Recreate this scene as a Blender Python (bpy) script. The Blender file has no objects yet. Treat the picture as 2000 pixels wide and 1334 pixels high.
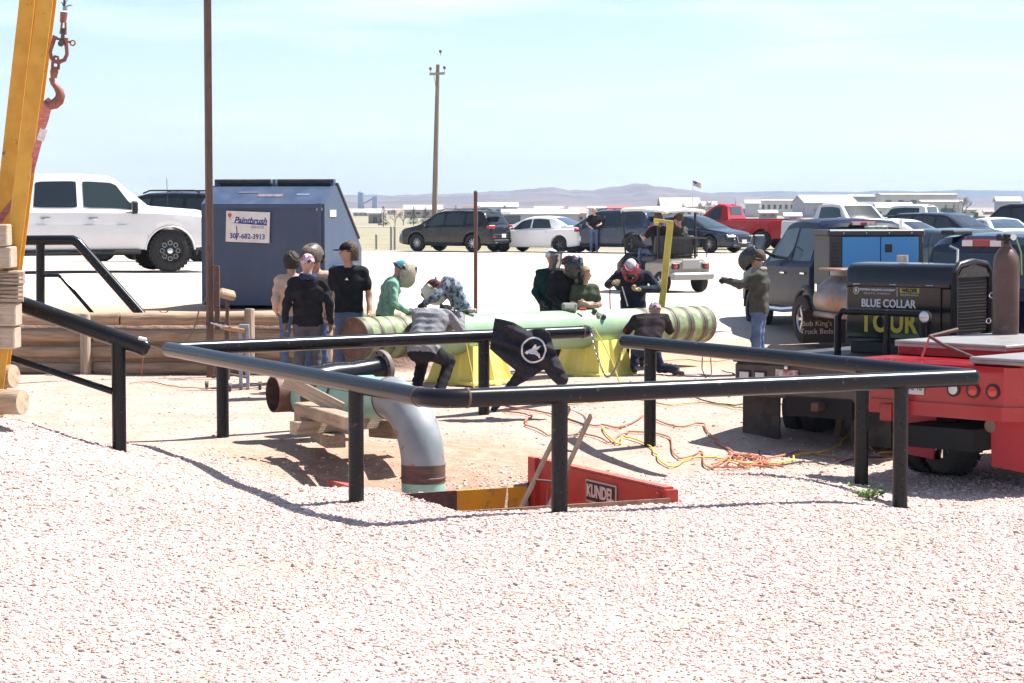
import bpy, bmesh, math, random
import numpy as np
from mathutils import Vector, Matrix, Euler

R = math.radians
random.seed(7)
rng = np.random.default_rng(7)
scn = bpy.context.scene
col = scn.collection

# ------------------------------------------------------------------ camera, sky, sun, exposure
CAM_Z, FPX, TILT = 2.7, 4450.0, math.atan(0.06)
cam = bpy.data.cameras.new('camera')
cam.sensor_width = 36.0
cam.lens = 36.0 * FPX / 2000.0
cam.clip_start, cam.clip_end = 0.5, 60000.0
cam_ob = bpy.data.objects.new('camera', cam)
cam_ob.location = (0, 0, CAM_Z)
cam_ob.rotation_euler = (R(90) - TILT, 0, 0)
col.objects.link(cam_ob)
scn.camera = cam_ob

SUN_EL, SUN_AZ = R(58), math.atan2(0.9, 0.44)      # azimuth from +Y towards +X
world = bpy.data.worlds.new('World')
scn.world = world
world.use_nodes = True
wn, wl = world.node_tree.nodes, world.node_tree.links
wn.clear()
w_out = wn.new('ShaderNodeOutputWorld')
w_bg = wn.new('ShaderNodeBackground')
w_sky = wn.new('ShaderNodeTexSky')
w_sky.sky_type = 'NISHITA'
w_sky.sun_disc = False
w_sky.sun_elevation = SUN_EL
w_sky.sun_rotation = SUN_AZ
w_sky.altitude = 1400
w_sky.air_density = 1.0
w_sky.dust_density = 1.3
w_sky.ozone_density = 1.0
# thin cirrus streaks over the whole sky
w_tc = wn.new('ShaderNodeTexCoord')
w_map = wn.new('ShaderNodeMapping')
w_map.inputs['Scale'].default_value = (1.6, 1.6, 16.0)
w_map.inputs['Rotation'].default_value = (0.05, 0.03, 0.4)
w_nz = wn.new('ShaderNodeTexNoise')
w_nz.inputs['Scale'].default_value = 3.2
w_nz.inputs['Detail'].default_value = 7.0
w_nz.inputs['Roughness'].default_value = 0.55
w_rmp = wn.new('ShaderNodeValToRGB')
w_rmp.color_ramp.elements[0].position = 0.47
w_rmp.color_ramp.elements[0].color = (0, 0, 0, 1)
w_rmp.color_ramp.elements[1].position = 0.72
w_rmp.color_ramp.elements[1].color = (0.55, 0.55, 0.55, 1)
w_mix = wn.new('ShaderNodeMix')
w_mix.data_type = 'RGBA'
w_mix.inputs[7].default_value = (8.0, 8.6, 9.2, 1)
wl.new(w_tc.outputs['Generated'], w_map.inputs['Vector'])
wl.new(w_map.outputs['Vector'], w_nz.inputs['Vector'])
wl.new(w_nz.outputs[0], w_rmp.inputs[0])
wl.new(w_rmp.outputs[0], w_mix.inputs[0])
wl.new(w_sky.outputs[0], w_mix.inputs[6])
wl.new(w_mix.outputs[2], w_bg.inputs['Color'])
w_bg.inputs['Strength'].default_value = 0.074
wl.new(w_bg.outputs[0], w_out.inputs['Surface'])

sun = bpy.data.lights.new('sun', 'SUN')
sun.energy = 5.0
sun.angle = R(0.5)
sun.color = (1.0, 0.955, 0.89)
sun_ob = bpy.data.objects.new('sun', sun)
S_DIR = Vector((math.sin(SUN_AZ) * math.cos(SUN_EL), math.cos(SUN_AZ) * math.cos(SUN_EL), math.sin(SUN_EL)))
sun_ob.rotation_euler = S_DIR.to_track_quat('Z', 'Y').to_euler()
sun_ob.location = (20, 10, 30)
col.objects.link(sun_ob)

scn.view_settings.view_transform = 'Standard'
scn.view_settings.look = 'None'
scn.view_settings.exposure = 1.2
scn.view_settings.gamma = 1.0
scn.view_settings.use_curve_mapping = False
scn.cycles.max_bounces = 5
scn.cycles.diffuse_bounces = 2
scn.cycles.glossy_bounces = 2
scn.cycles.transmission_bounces = 4
scn.cycles.volume_bounces = 0
scn.cycles.use_denoising = True
scn.cycles.caustics_reflective = False
scn.cycles.caustics_refractive = False

# ------------------------------------------------------------------ helpers
CT, ST = math.cos(TILT), math.sin(TILT)
def P(px, py, Y):
    """point at depth Y seen at photo pixel (2000 wide)"""
    u, v = (px - 1000) / FPX, -(py - 667) / FPX
    dx, dy, dz = u, CT + v * ST, -ST + v * CT
    t = Y / dy
    return Vector((dx * t, Y, CAM_Z + dz * t))
def XatY(px, Y):
    return (px - 1000) / FPX * Y * CT

def sstep(a, b, x):
    t = np.clip((x - a) / (b - a), 0, 1)
    return t * t * (3 - 2 * t)

TRENCH = [(-0.53, 19.72), (1.37, 20.65), (0.24, 22.92), (-1.33, 22.2)]
def in_poly(x, y, poly):
    inside = np.zeros(np.shape(x), bool)
    n = len(poly)
    for i in range(n):
        x0, y0 = poly[i]; x1, y1 = poly[(i + 1) % n]
        c = ((y0 > y) != (y1 > y)) & (x < (x1 - x0) * (y - y0) / (y1 - y0 + 1e-12) + x0)
        inside ^= c
    return inside
def lump(x, y):
    return (np.sin(x * 1.3 + 0.7 * y) * 0.5 + np.sin(x * 2.9 - y * 2.1 + 1.3) * 0.3 + np.sin(x * 0.6 + y * 3.7 + .4) * 0.25
            + np.sin(5.3 * x + 4.1 * y) * 0.12)
def zg(x, y, hole=True):
    x = np.asarray(x, float); y = np.asarray(y, float)
    z = 0.24 * sstep(25.5, 31.5, y)
    # gravel mound at the left, slight berm in front of the pit
    z = z + 0.72 * np.exp(-(((x + 5.5) / 1.75) ** 2) - ((y - 21.6) / 2.6) ** 2)
    z = z + 0.06 * np.exp(-((y - 19.0) / 0.9) ** 2 - ((x - .1) / 1.6) ** 2)
    # shallow dip around the pit, lower ground under the parked trucks
    z = z - 0.27 * np.exp(-((x - 1.6) / 1.9) ** 2 - ((y - 25.2) / 2.0) ** 2)
    z = z - 0.42 * np.exp(-((x + 1.25) / 1.05) ** 2 - ((y - 23.35) / 1.0) ** 2)
    z = z - 0.16 * sstep(2.6, 4.0, x) * sstep(19.5, 21.5, y) * (1 - sstep(24, 30, y))
    # ramp up to the lot behind the pipe; terrace behind the log wall
    ramp = 0.55 * sstep(34.5, 46, y)
    terr = 0.76 * sstep(33.25, 33.45, y) + 0.32 * sstep(37.5, 45, y) - 0.52 * sstep(49, 88, y)
    m = 1 - sstep(-2.4, -0.6, x)
    z = z + ramp * (1 - m) + terr * m
    z = z - 0.10 * sstep(90, 130, y) - 1.6 * sstep(110, 420, y)
    near = (1 - sstep(36, 60, y))
    z = z + 0.022 * lump(x, y) * near
    if hole:
        z = np.where(in_poly(x, y, TRENCH), -1.7, z)
    return z
def gz(x, y):
    return float(zg(x, y, False))

def Pg(px, Y):
    """ground point under photo column px at depth Y"""
    x = (px - 1000) / FPX * Y
    for _ in range(2):
        z = gz(x, Y)
        t = Y * CT + (CAM_Z - z) * ST
        x = (px - 1000) / FPX * t
    return Vector((x, Y, gz(x, Y)))

# ---- materials
MATS = {}
def mat(name, c, rough=0.6, metal=0.0, c2=None, nscale=6.0, detail=4.0, lo=0.4, hi=0.65, bump=0.0, bscale=40.0,
        spec=0.5, coat=0.0, trans=0.0, emit=None, estr=0.0, c3=None, n3=2.0, lo3=0.55, hi3=0.7, stretch=None, rnd=0.0, ior=1.45, alpha=1.0):
    if name in MATS:
        return MATS[name]
    m = bpy.data.materials.new(name)
    m.use_nodes = True
    nt = m.node_tree
    b = nt.nodes['Principled BSDF']
    def nz(scale, det, vec):
        t = nt.nodes.new('ShaderNodeTexNoise')
        t.inputs['Scale'].default_value = scale
        t.inputs['Detail'].default_value = det
        nt.links.new(vec, t.inputs['Vector'])
        return t
    tc = nt.nodes.new('ShaderNodeTexCoord')
    vec = tc.outputs['Object']
    if stretch:
        mp = nt.nodes.new('ShaderNodeMapping')
        mp.inputs['Scale'].default_value = stretch
        nt.links.new(vec, mp.inputs['Vector'])
        vec = mp.outputs['Vector']
    def ramp(src, a, bb):
        r = nt.nodes.new('ShaderNodeMapRange')
        r.inputs['From Min'].default_value = a
        r.inputs['From Max'].default_value = bb
        nt.links.new(src, r.inputs['Value'])
        return r.outputs[0]
    def mix(f, A, B):
        x = nt.nodes.new('ShaderNodeMix'); x.data_type = 'RGBA'
        nt.links.new(f, x.inputs[0])
        for s, i in ((A, 6), (B, 7)):
            if isinstance(s, tuple): x.inputs[i].default_value = (*s, 1)
            else: nt.links.new(s, x.inputs[i])
        return x.outputs[2]
    colr = tuple(c)
    if c2 is not None:
        n = nz(nscale, detail, vec)
        colr = mix(ramp(n.outputs[0], lo, hi), tuple(c), tuple(c2))
        rr = nt.nodes.new('ShaderNodeMapRange')
        rr.inputs['From Min'].default_value = 0.3; rr.inputs['From Max'].default_value = 0.7
        rr.inputs['To Min'].default_value = max(0.02, rough - 0.1); rr.inputs['To Max'].default_value = min(1, rough + 0.15)
        nt.links.new(n.outputs[0], rr.inputs['Value'])
        nt.links.new(rr.outputs[0], b.inputs['Roughness'])
    else:
        b.inputs['Roughness'].default_value = rough
    if c3 is not None:
        n3_ = nz(n3, 6.0, tc.outputs['Object'])
        colr = mix(ramp(n3_.outputs[0], lo3, hi3), colr, tuple(c3))
    if rnd > 0:
        oi = nt.nodes.new('ShaderNodeObjectInfo')
        hs = nt.nodes.new('ShaderNodeHueSaturation')
        mr = nt.nodes.new('ShaderNodeMapRange')
        mr.inputs['To Min'].default_value = 1 - rnd; mr.inputs['To Max'].default_value = 1 + rnd
        nt.links.new(oi.outputs['Random'], mr.inputs['Value'])
        nt.links.new(mr.outputs[0], hs.inputs['Value'])
        if isinstance(colr, tuple): hs.inputs['Color'].default_value = (*colr, 1)
        else: nt.links.new(colr, hs.inputs['Color'])
        colr = hs.outputs[0]
    if isinstance(colr, tuple): b.inputs['Base Color'].default_value = (*colr, 1)
    else: nt.links.new(colr, b.inputs['Base Color'])
    b.inputs['Metallic'].default_value = metal
    b.inputs['Specular IOR Level'].default_value = spec
    b.inputs['Coat Weight'].default_value = coat
    b.inputs['Coat Roughness'].default_value = 0.074
    b.inputs['Transmission Weight'].default_value = trans
    b.inputs['IOR'].default_value = ior
    b.inputs['Alpha'].default_value = alpha
    if emit:
        b.inputs['Emission Color'].default_value = (*emit, 1)
        b.inputs['Emission Strength'].default_value = estr
    if bump > 0:
        nb = nz(bscale, 5.0, vec)
        bp = nt.nodes.new('ShaderNodeBump')
        bp.inputs['Strength'].default_value = bump
        bp.inputs['Distance'].default_value = 0.02
        nt.links.new(nb.outputs[0], bp.inputs['Height'])
        nt.links.new(bp.outputs['Normal'], b.inputs['Normal'])
    MATS[name] = m
    return m

# ---- mesh builder
def frame_from(d, up=(0, 0, 1)):
    d = Vector(d).normalized()
    u = Vector(up)
    if abs(d.dot(u)) > 0.98: u = Vector((1, 0, 0)) if abs(d.x) < 0.9 else Vector((0, 1, 0))
    a = d.cross(u).normalized()
    return a, d.cross(a).normalized() * -1.0   # side, up

class MB:
    def __init__(self):
        self.v, self.f, self.m = [], [], []
        self.mi = 0
    def add(self, vs, fs):
        o = len(self.v)
        self.v += [tuple(p) for p in vs]
        self.f += [tuple(i + o for i in q) for q in fs]
        self.m += [self.mi] * len(fs)
        return self
    def box(self, c, s, rot=None, bev=0.0):
        c = Vector(c); hx, hy, hz = s[0] / 2, s[1] / 2, s[2] / 2
        Mx = rot.to_matrix() if isinstance(rot, Euler) else (Euler(rot).to_matrix() if isinstance(rot, tuple) else (rot if rot is not None else Matrix.Identity(3)))
        if bev <= 0:
            vs = [Vector((x, y, z)) for x in (-hx, hx) for y in (-hy, hy) for z in (-hz, hz)]
            fs = [(0, 1, 3, 2), (4, 6, 7, 5), (0, 4, 5, 1), (2, 3, 7, 6), (0, 2, 6, 4), (1, 5, 7, 3)]
        else:
            b = min(bev, hx * .49, hy * .49, hz * .49)
            vs, idx = [], {}
            for sx in (-1, 1):
                for sy in (-1, 1):
                    for sz in (-1, 1):
                        for ax in range(3):
                            p = [sx * (hx - b), sy * (hy - b), sz * (hz - b)]
                            p[ax] = (sx * hx, sy * hy, sz * hz)[ax]
                            idx[(sx, sy, sz, ax)] = len(vs); vs.append(Vector(p))
            fs = []
            for ax in range(3):
                o1, o2 = (ax + 1) % 3, (ax + 2) % 3
                for s_ in (-1, 1):
                    q = []
                    for a1, a2 in ((-1, -1), (1, -1), (1, 1), (-1, 1)):
                        k = [0, 0, 0]; k[ax] = s_; k[o1] = a1; k[o2] = a2
                        q.append(idx[(*k, ax)])
                    fs.append(tuple(q) if s_ > 0 else tuple(q[::-1]))
                for a1 in (-1, 1):
                    for a2 in (-1, 1):
                        ka = [0, 0, 0]; ka[ax] = -1; ka[o1] = a1; ka[o2] = a2
                        kb = list(ka); kb[ax] = 1
                        q = (idx[(*ka, o1)], idx[(*kb, o1)], idx[(*kb, o2)], idx[(*ka, o2)])
                        fs.append(q if a1 * a2 < 0 else q[::-1])
            for sx in (-1, 1):
                for sy in (-1, 1):
                    for sz in (-1, 1):
                        q = tuple(idx[(sx, sy, sz, a)] for a in range(3))
                        fs.append(q if sx * sy * sz > 0 else q[::-1])
        return self.add([c + Mx @ p for p in vs], fs)
    def cyl(self, p0, p1, r0, r1=None, n=16, cap=True):
        return self.tube([p0, p1], [r0, r0 if r1 is None else r1], n, cap)
    def tube(self, pts, r, n=10, cap=True, closed=False):
        pts = [Vector(p) for p in pts]
        k = len(pts)
        rs = list(r) if hasattr(r, '__len__') else [r] * k
        vs, fs = [], []
        prev = None
        for i, p in enumerate(pts):
            if closed: d = pts[(i + 1) % k] - pts[i - 1]
            else: d = pts[min(i + 1, k - 1)] - pts[max(i - 1, 0)]
            if d.length < 1e-9: d = Vector((0, 0, 1))
            d.normalize()
            if prev is None:
                a, b = frame_from(d)
            else:
                a = (prev - d * prev.dot(d))
                a = a.normalized() if a.length > 1e-6 else frame_from(d)[0]
                b = d.cross(a)
            prev = a
            b = d.cross(a)
            for j in range(n):
                t = 2 * math.pi * j / n
                vs.append(p + (a * math.cos(t) + b * math.sin(t)) * rs[i])
        segs = k if closed else k - 1
        for i in range(segs):
            for j in range(n):
                a0, a1 = i * n + j, i * n + (j + 1) % n
                b0, b1 = ((i + 1) % k) * n + j, ((i + 1) % k) * n + (j + 1) % n
                fs.append((a0, a1, b1, b0))
        if cap and not closed:
            fs.append(tuple(range(n))[::-1])
            fs.append(tuple((k - 1) * n + j for j in range(n)))
        return self.add(vs, fs)
    def lathe(self, c, axis, prof, n=24):
        """prof: list of (distance along axis, radius)"""
        c = Vector(c); d = Vector(axis).normalized(); a, b = frame_from(d); b = d.cross(a)
        vs, fs = [], []
        for (h, r) in prof:
            for j in range(n):
                t = 2 * math.pi * j / n
                vs.append(c + d * h + (a * math.cos(t) + b * math.sin(t)) * max(r, 1e-4))
        for i in range(len(prof) - 1):
            for j in range(n):
                fs.append((i * n + j, i * n + (j + 1) % n, (i + 1) * n + (j + 1) % n, (i + 1) * n + j))
        if prof[0][1] > 1e-3: fs.append(tuple(range(n))[::-1])
        if prof[-1][1] > 1e-3: fs.append(tuple((len(prof) - 1) * n + j for j in range(n)))
        return self.add(vs, fs)
    def prism(self, poly, vec):
        """planar polygon (3-D points) extruded along vec"""
        n = len(poly); poly = [Vector(p) for p in poly]; vec = Vector(vec)
        vs = poly + [p + vec for p in poly]
        fs = [tuple(range(n))[::-1], tuple(range(n, 2 * n))]
        fs += [(i, (i + 1) % n, n + (i + 1) % n, n + i) for i in range(n)]
        return self.add(vs, fs)
    def ball(self, c, r, nu=14, nv=9, rot=None):
        c = Vector(c); rx, ry, rz = r if hasattr(r, '__len__') else (r, r, r)
        Mx = rot if rot is not None else Matrix.Identity(3)
        vs = [c + Mx @ Vector((0, 0, rz))]
        for i in range(1, nv):
            ph = math.pi * i / nv
            for j in range(nu):
                th = 2 * math.pi * j / nu
                vs.append(c + Mx @ Vector((rx * math.sin(ph) * math.cos(th), ry * math.sin(ph) * math.sin(th), rz * math.cos(ph))))
        vs.append(c + Mx @ Vector((0, 0, -rz)))
        fs = [(0, 1 + j, 1 + (j + 1) % nu) for j in range(nu)]
        for i in range(nv - 2):
            for j in range(nu):
                a, b = 1 + i * nu + j, 1 + i * nu + (j + 1) % nu
                fs.append((a, a + nu, b + nu, b))
        l = len(vs) - 1
        fs += [(l, l - nu + (j + 1) % nu, l - nu + j) for j in range(nu)]
        return self.add(vs, fs)
    def grid(self, rows):
        """rows: list of equally long point lists"""
        n = len(rows[0]); vs = [p for r_ in rows for p in r_]
        fs = [(i * n + j, i * n + j + 1, (i + 1) * n + j + 1, (i + 1) * n + j) for i in range(len(rows) - 1) for j in range(n - 1)]
        return self.add(vs, fs)
    def mesh(self, name, mats, smooth=35):
        me = bpy.data.meshes.new(name)
        me.from_pydata(self.v, [], self.f)
        for m_ in (mats if isinstance(mats, (list, tuple)) else [mats]): me.materials.append(m_)
        if isinstance(mats, (list, tuple)) and len(mats) > 1:
            me.polygons.foreach_set('material_index', self.m)
        bm = bmesh.new(); bm.from_mesh(me)
        bmesh.ops.recalc_face_normals(bm, faces=bm.faces)
        bm.to_mesh(me); bm.free()
        if smooth:
            me.polygons.foreach_set('use_smooth', [True] * len(me.polygons))
            me.set_sharp_from_angle(angle=R(smooth))
        me.update()
        return me
    def build(self, name, mats, parent=None, smooth=35, **kw):
        return link(name, self.mesh(name, mats, smooth), parent, **kw)

def link(name, me, parent=None, label=None, cat=None, group=None, kind=None):
    o = bpy.data.objects.new(name, me)
    col.objects.link(o)
    if parent is not None:
        o.parent = parent
    tag(o, label, cat, group, kind)
    return o
def tag(o, label=None, cat=None, group=None, kind=None):
    if label: o['label'] = label
    if cat: o['category'] = cat
    if group: o['group'] = group
    if kind: o['kind'] = kind
    return o
def thing(name, label, cat, loc=(0, 0, 0), rz=0.0, group=None):
    o = link(name, None, None, label, cat, group)
    o.location = loc
    o.rotation_euler = (0, 0, rz)
    return o
def copy_tree(o, parent=None):
    c = o.copy(); col.objects.link(c); c.parent = parent
    for ch in list(o.children): copy_tree(ch, c)
    return c

def text_mesh(body, size, mat_, depth=0.002, shear=0.0, bold=0.0, sx=1.0, align='CENTER', space=1.0):
    cu = bpy.data.curves.new('lettering', 'FONT')
    cu.body = body; cu.size = size; cu.extrude = depth; cu.shear = shear; cu.offset = bold
    cu.align_x = align; cu.align_y = 'CENTER'; cu.space_character = space
    cu.resolution_u = 3
    ob = bpy.data.objects.new('lettering', cu)
    col.objects.link(ob)
    dg = bpy.context.evaluated_depsgraph_get()
    me = bpy.data.meshes.new_from_object(ob.evaluated_get(dg))
    bpy.data.objects.remove(ob)
    bpy.data.curves.remove(cu)
    if sx != 1.0:
        me.transform(Matrix.Diagonal((sx, 1, 1, 1)))
    me.materials.clear(); me.materials.append(mat_)
    me.name = 'lettering'
    return me
def lettering(body, size, mat_, parent, loc, ux, uy, name='lettering', **kw):
    """flat raised letters: ux reading direction, uy up, in the parent's space"""
    me = text_mesh(body, size, mat_, **kw)
    ux = Vector(ux).normalized(); uy = Vector(uy).normalized(); uz = ux.cross(uy)
    M4 = Matrix((ux, uy, uz)).transposed().to_4x4()
    M4.translation = Vector(loc)
    me.transform(M4)
    return link(name, me, parent)

# ---- implicit surfaces (numpy surface nets) for bodies, cloth and helmets
def surface_net(fn, lo, hi, h):
    lo = np.array(lo, float); hi = np.array(hi, float)
    n = np.maximum(np.ceil((hi - lo) / h).astype(int) + 1, 3)
    ax = [lo[i] + h * np.arange(n[i]) for i in range(3)]
    X, Y, Z = np.meshgrid(*ax, indexing='ij')
    D = fn(X, Y, Z)
    ins = D < 0
    c = np.zeros(n - 1, int)
    for dx in (0, 1):
        for dy in (0, 1):
            for dz in (0, 1):
                c += ins[dx:n[0] - 1 + dx, dy:n[1] - 1 + dy, dz:n[2] - 1 + dz]
    act = (c > 0) & (c < 8)
    ids = -np.ones(n - 1, int)
    cells = np.argwhere(act)
    ids[act] = np.arange(len(cells))
    acc = np.zeros((len(cells), 3)); cnt = np.zeros(len(cells))
    corners = [(a, b, d) for a in (0, 1) for b in (0, 1) for d in (0, 1)]
    for i, a in enumerate(corners):
        for b in corners[i + 1:]:
            if sum(abs(a[k] - b[k]) for k in range(3)) != 1: continue
            A = D[cells[:, 0] + a[0], cells[:, 1] + a[1], cells[:, 2] + a[2]]
            B = D[cells[:, 0] + b[0], cells[:, 1] + b[1], cells[:, 2] + b[2]]
            cr = (A < 0) != (B < 0)
            t = np.where(cr, A / np.where(A - B == 0, 1, A - B), 0)
            pa = np.array(a, float); pb = np.array(b, float)
            acc += np.where(cr[:, None], pa + (pb - pa) * t[:, None], 0)
            cnt += cr
    V = lo + h * (cells + acc / cnt[:, None])
    F = []
    for axi in range(3):
        o1, o2 = (axi + 1) % 3, (axi + 2) % 3
        sl0 = [slice(None)] * 3; sl1 = [slice(None)] * 3
        sl0[axi] = slice(0, n[axi] - 1); sl1[axi] = slice(1, n[axi])
        e = np.argwhere(ins[tuple(sl0)] != ins[tuple(sl1)])
        ok = (e[:, o1] > 0) & (e[:, o2] > 0) & (e[:, o1] < n[o1] - 1) & (e[:, o2] < n[o2] - 1)
        e = e[ok]
        if len(e) == 0: continue
        flip = ins[tuple(sl0)][e[:, 0], e[:, 1], e[:, 2]]
        def cid(s1, s2):
            q = e.copy(); q[:, o1] -= s1; q[:, o2] -= s2
            return ids[q[:, 0], q[:, 1], q[:, 2]]
        q = np.stack([cid(1, 1), cid(0, 1), cid(0, 0), cid(1, 0)], 1)
        q[~flip] = q[~flip][:, ::-1]
        F.append(q)
    return V, np.concatenate(F)
def rcone(X, Y, Z, a, b, ra, rb):
    a = np.array(a, float); b = np.array(b, float); d = b - a
    L = float(d @ d) + 1e-12
    t = np.clip(((X - a[0]) * d[0] + (Y - a[1]) * d[1] + (Z - a[2]) * d[2]) / L, 0, 1)
    return np.sqrt((X - a[0] - d[0] * t) ** 2 + (Y - a[1] - d[1] * t) ** 2 + (Z - a[2] - d[2] * t) ** 2) - (ra + (rb - ra) * t)
def ellip(X, Y, Z, c, r, M3=None):
    x, y, z = X - c[0], Y - c[1], Z - c[2]
    if M3 is not None:
        x, y, z = (M3[0][0] * x + M3[1][0] * y + M3[2][0] * z, M3[0][1] * x + M3[1][1] * y + M3[2][1] * z, M3[0][2] * x + M3[1][2] * y + M3[2][2] * z)
    k = np.sqrt((x / r[0]) ** 2 + (y / r[1]) ** 2 + (z / r[2]) ** 2)
    return (k - 1) * min(r)
def smin(a, b, k):
    h = np.clip(0.5 + 0.5 * (b - a) / k, 0, 1)
    return b * (1 - h) + a * h - k * h * (1 - h)
def np_mesh(name, V, F, mats, mi=None, smooth=True):
    me = bpy.data.meshes.new(name)
    me.vertices.add(len(V)); me.vertices.foreach_set('co', np.asarray(V, np.float32).ravel())
    F = np.asarray(F); k = F.shape[1]
    me.loops.add(F.size); me.loops.foreach_set('vertex_index', F.astype(np.int32).ravel())
    me.polygons.add(len(F)); me.polygons.foreach_set('loop_start', np.arange(0, F.size, k, dtype=np.int32))
    for m_ in (mats if isinstance(mats, (list, tuple)) else [mats]): me.materials.append(m_)
    if mi is not None: me.polygons.foreach_set('material_index', np.asarray(mi, np.int32))
    if smooth: me.polygons.foreach_set('use_smooth', np.ones(len(F), bool))
    me.update(calc_edges=True); me.validate()
    return me

# ------------------------------------------------------------------ ground sheet
def axis(parts):
    out = []
    for a, b, n in parts: out += list(np.linspace(a, b, n, endpoint=False))
    return np.array(out + [parts[-1][1]])
def geo(a, b, n):
    return list(np.geomspace(a, b, n))
gx = np.concatenate([-np.array(geo(10, 5200, 34))[::-1], np.linspace(-9.9, 11.9, 220), np.array(geo(12, 5200, 34))])
gy = np.concatenate([np.linspace(-25, 10.5, 12), np.linspace(11, 33.2, 225), [33.25, 33.3, 33.35, 33.4, 33.45], np.linspace(33.6, 50, 60), np.array(geo(50.6, 6000, 70))])
GX, GY = np.meshgrid(gx, gy, indexing='ij')
GZ = zg(GX, GY)
gv = np.stack([GX, GY, GZ], -1).reshape(-1, 3)
nx_, ny_ = len(gx), len(gy)
ii, jj = np.meshgrid(np.arange(nx_ - 1), np.arange(ny_ - 1), indexing='ij')
gf = np.stack([ii * ny_ + jj, (ii + 1) * ny_ + jj, (ii + 1) * ny_ + jj + 1, ii * ny_ + jj + 1], -1).reshape(-1, 4)

def ground_material():
    m = bpy.data.materials.new('ground_mixed'); m.use_nodes = True
    nt = m.node_tree; N, L = nt.nodes, nt.links
    b = N['Principled BSDF']
    geo_ = N.new('ShaderNodeNewGeometry'); sep = N.new('ShaderNodeSeparateXYZ')
    L.new(geo_.outputs['Position'], sep.inputs[0])
    def noise(s, d=5, vec=None):
        t = N.new('ShaderNodeTexNoise'); t.inputs['Scale'].default_value = s; t.inputs['Detail'].default_value = d
        L.new(vec or geo_.outputs['Position'], t.inputs['Vector']); return t.outputs[0]
    def rng_(src, a, bb, c=0.0, d=1.0):
        r = N.new('ShaderNodeMapRange'); r.inputs['From Min'].default_value = a; r.inputs['From Max'].default_value = bb
        r.inputs['To Min'].default_value = c; r.inputs['To Max'].default_value = d
        L.new(src, r.inputs['Value']); return r.outputs[0]
    def math_(op, a, bb):
        n = N.new('ShaderNodeMath'); n.operation = op
        for i, s in enumerate((a, bb)):
            if isinstance(s, (int, float)): n.inputs[i].default_value = s
            else: L.new(s, n.inputs[i])
        return n.outputs[0]
    def mix(f, A, B):
        x = N.new('ShaderNodeMix'); x.data_type = 'RGBA'
        L.new(f, x.inputs[0])
        for s, i in ((A, 6), (B, 7)):
            if isinstance(s, tuple): x.inputs[i].default_value = (*s, 1)
            else: L.new(s, x.inputs[i])
        return x.outputs[2]
    y = sep.outputs['Y']; x = sep.outputs['X']
    wob = math_('MULTIPLY', math_('SUBTRACT', noise(0.9, 6), 0.5), 3.0)
    yw = math_('ADD', y, wob)
    dirt = mix(rng_(noise(1.7, 8), 0.38, 0.62), (0.40, 0.288, 0.24), (0.47, 0.355, 0.30))
    dirt = mix(rng_(noise(14, 6), 0.5, 0.72), dirt, (0.35, 0.24, 0.18))
    grav = mix(rng_(noise(30, 3), 0.35, 0.65), (0.44, 0.34, 0.30), (0.51, 0.405, 0.36))
    grav = mix(rng_(noise(0.8, 5), 0.48, 0.66), grav, (0.40, 0.295, 0.235))
    c = mix(rng_(yw, 21.5, 25.5), grav, dirt)
    dist = N.new('ShaderNodeVectorMath'); dist.operation = 'DISTANCE'
    cmb = N.new('ShaderNodeCombineXYZ'); L.new(x, cmb.inputs[0]); L.new(y, cmb.inputs[1])
    L.new(cmb.outputs[0], dist.inputs[0]); dist.inputs[1].default_value = (-0.9, 24.3, 0)
    clay = mix(rng_(noise(6, 8), 0.4, 0.65), (0.33, 0.205, 0.145), (0.42, 0.29, 0.22))
    c = mix(rng_(math_('ADD', dist.outputs['Value'], math_('MULTIPLY', wob, 0.5)), 2.9, 1.5), c, clay)
    # orange clay band at the foot of the lot
    c = mix(rng_(yw, 33.5, 35.0), c, (0.44, 0.29, 0.20))
    lot = mix(rng_(noise(0.25, 8), 0.35, 0.65), (0.47, 0.40, 0.345), (0.57, 0.51, 0.455))
    lot = mix(rng_(noise(5, 8), 0.52, 0.75), lot, (0.46, 0.38, 0.31))
    c = mix(rng_(yw, 37, 40.5), c, lot)
    field = mix(rng_(noise(0.12, 8), 0.38, 0.62), (0.27, 0.235, 0.17), (0.22, 0.215, 0.135))
    field = mix(rng_(noise(0.9, 8), 0.5, 0.7), field, (0.33, 0.29, 0.215))
    c = mix(rng_(math_('ADD', y, math_('MULTIPLY', wob, 1.2)), 92, 95.5), c, field)
    far = mix(rng_(noise(0.008, 6), 0.4, 0.62), (0.27, 0.21, 0.16), (0.33, 0.27, 0.21))
    c = mix(rng_(y, 500, 1200), c, far)
    L.new(c, b.inputs['Base Color'])
    b.inputs['Roughness'].default_value = 0.95
    b.inputs['Specular IOR Level'].default_value = 0.15
    bp = N.new('ShaderNodeBump'); bp.inputs['Strength'].default_value = 0.55; bp.inputs['Distance'].default_value = 0.03
    L.new(noise(22, 8), bp.inputs['Height']); L.new(bp.outputs['Normal'], b.inputs['Normal'])
    return m
ground = link('ground', np_mesh('ground', gv, gf, ground_material()), kind='structure')
tag(ground, 'pinkish gravel and tan dirt yard running out to dry grass')

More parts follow.
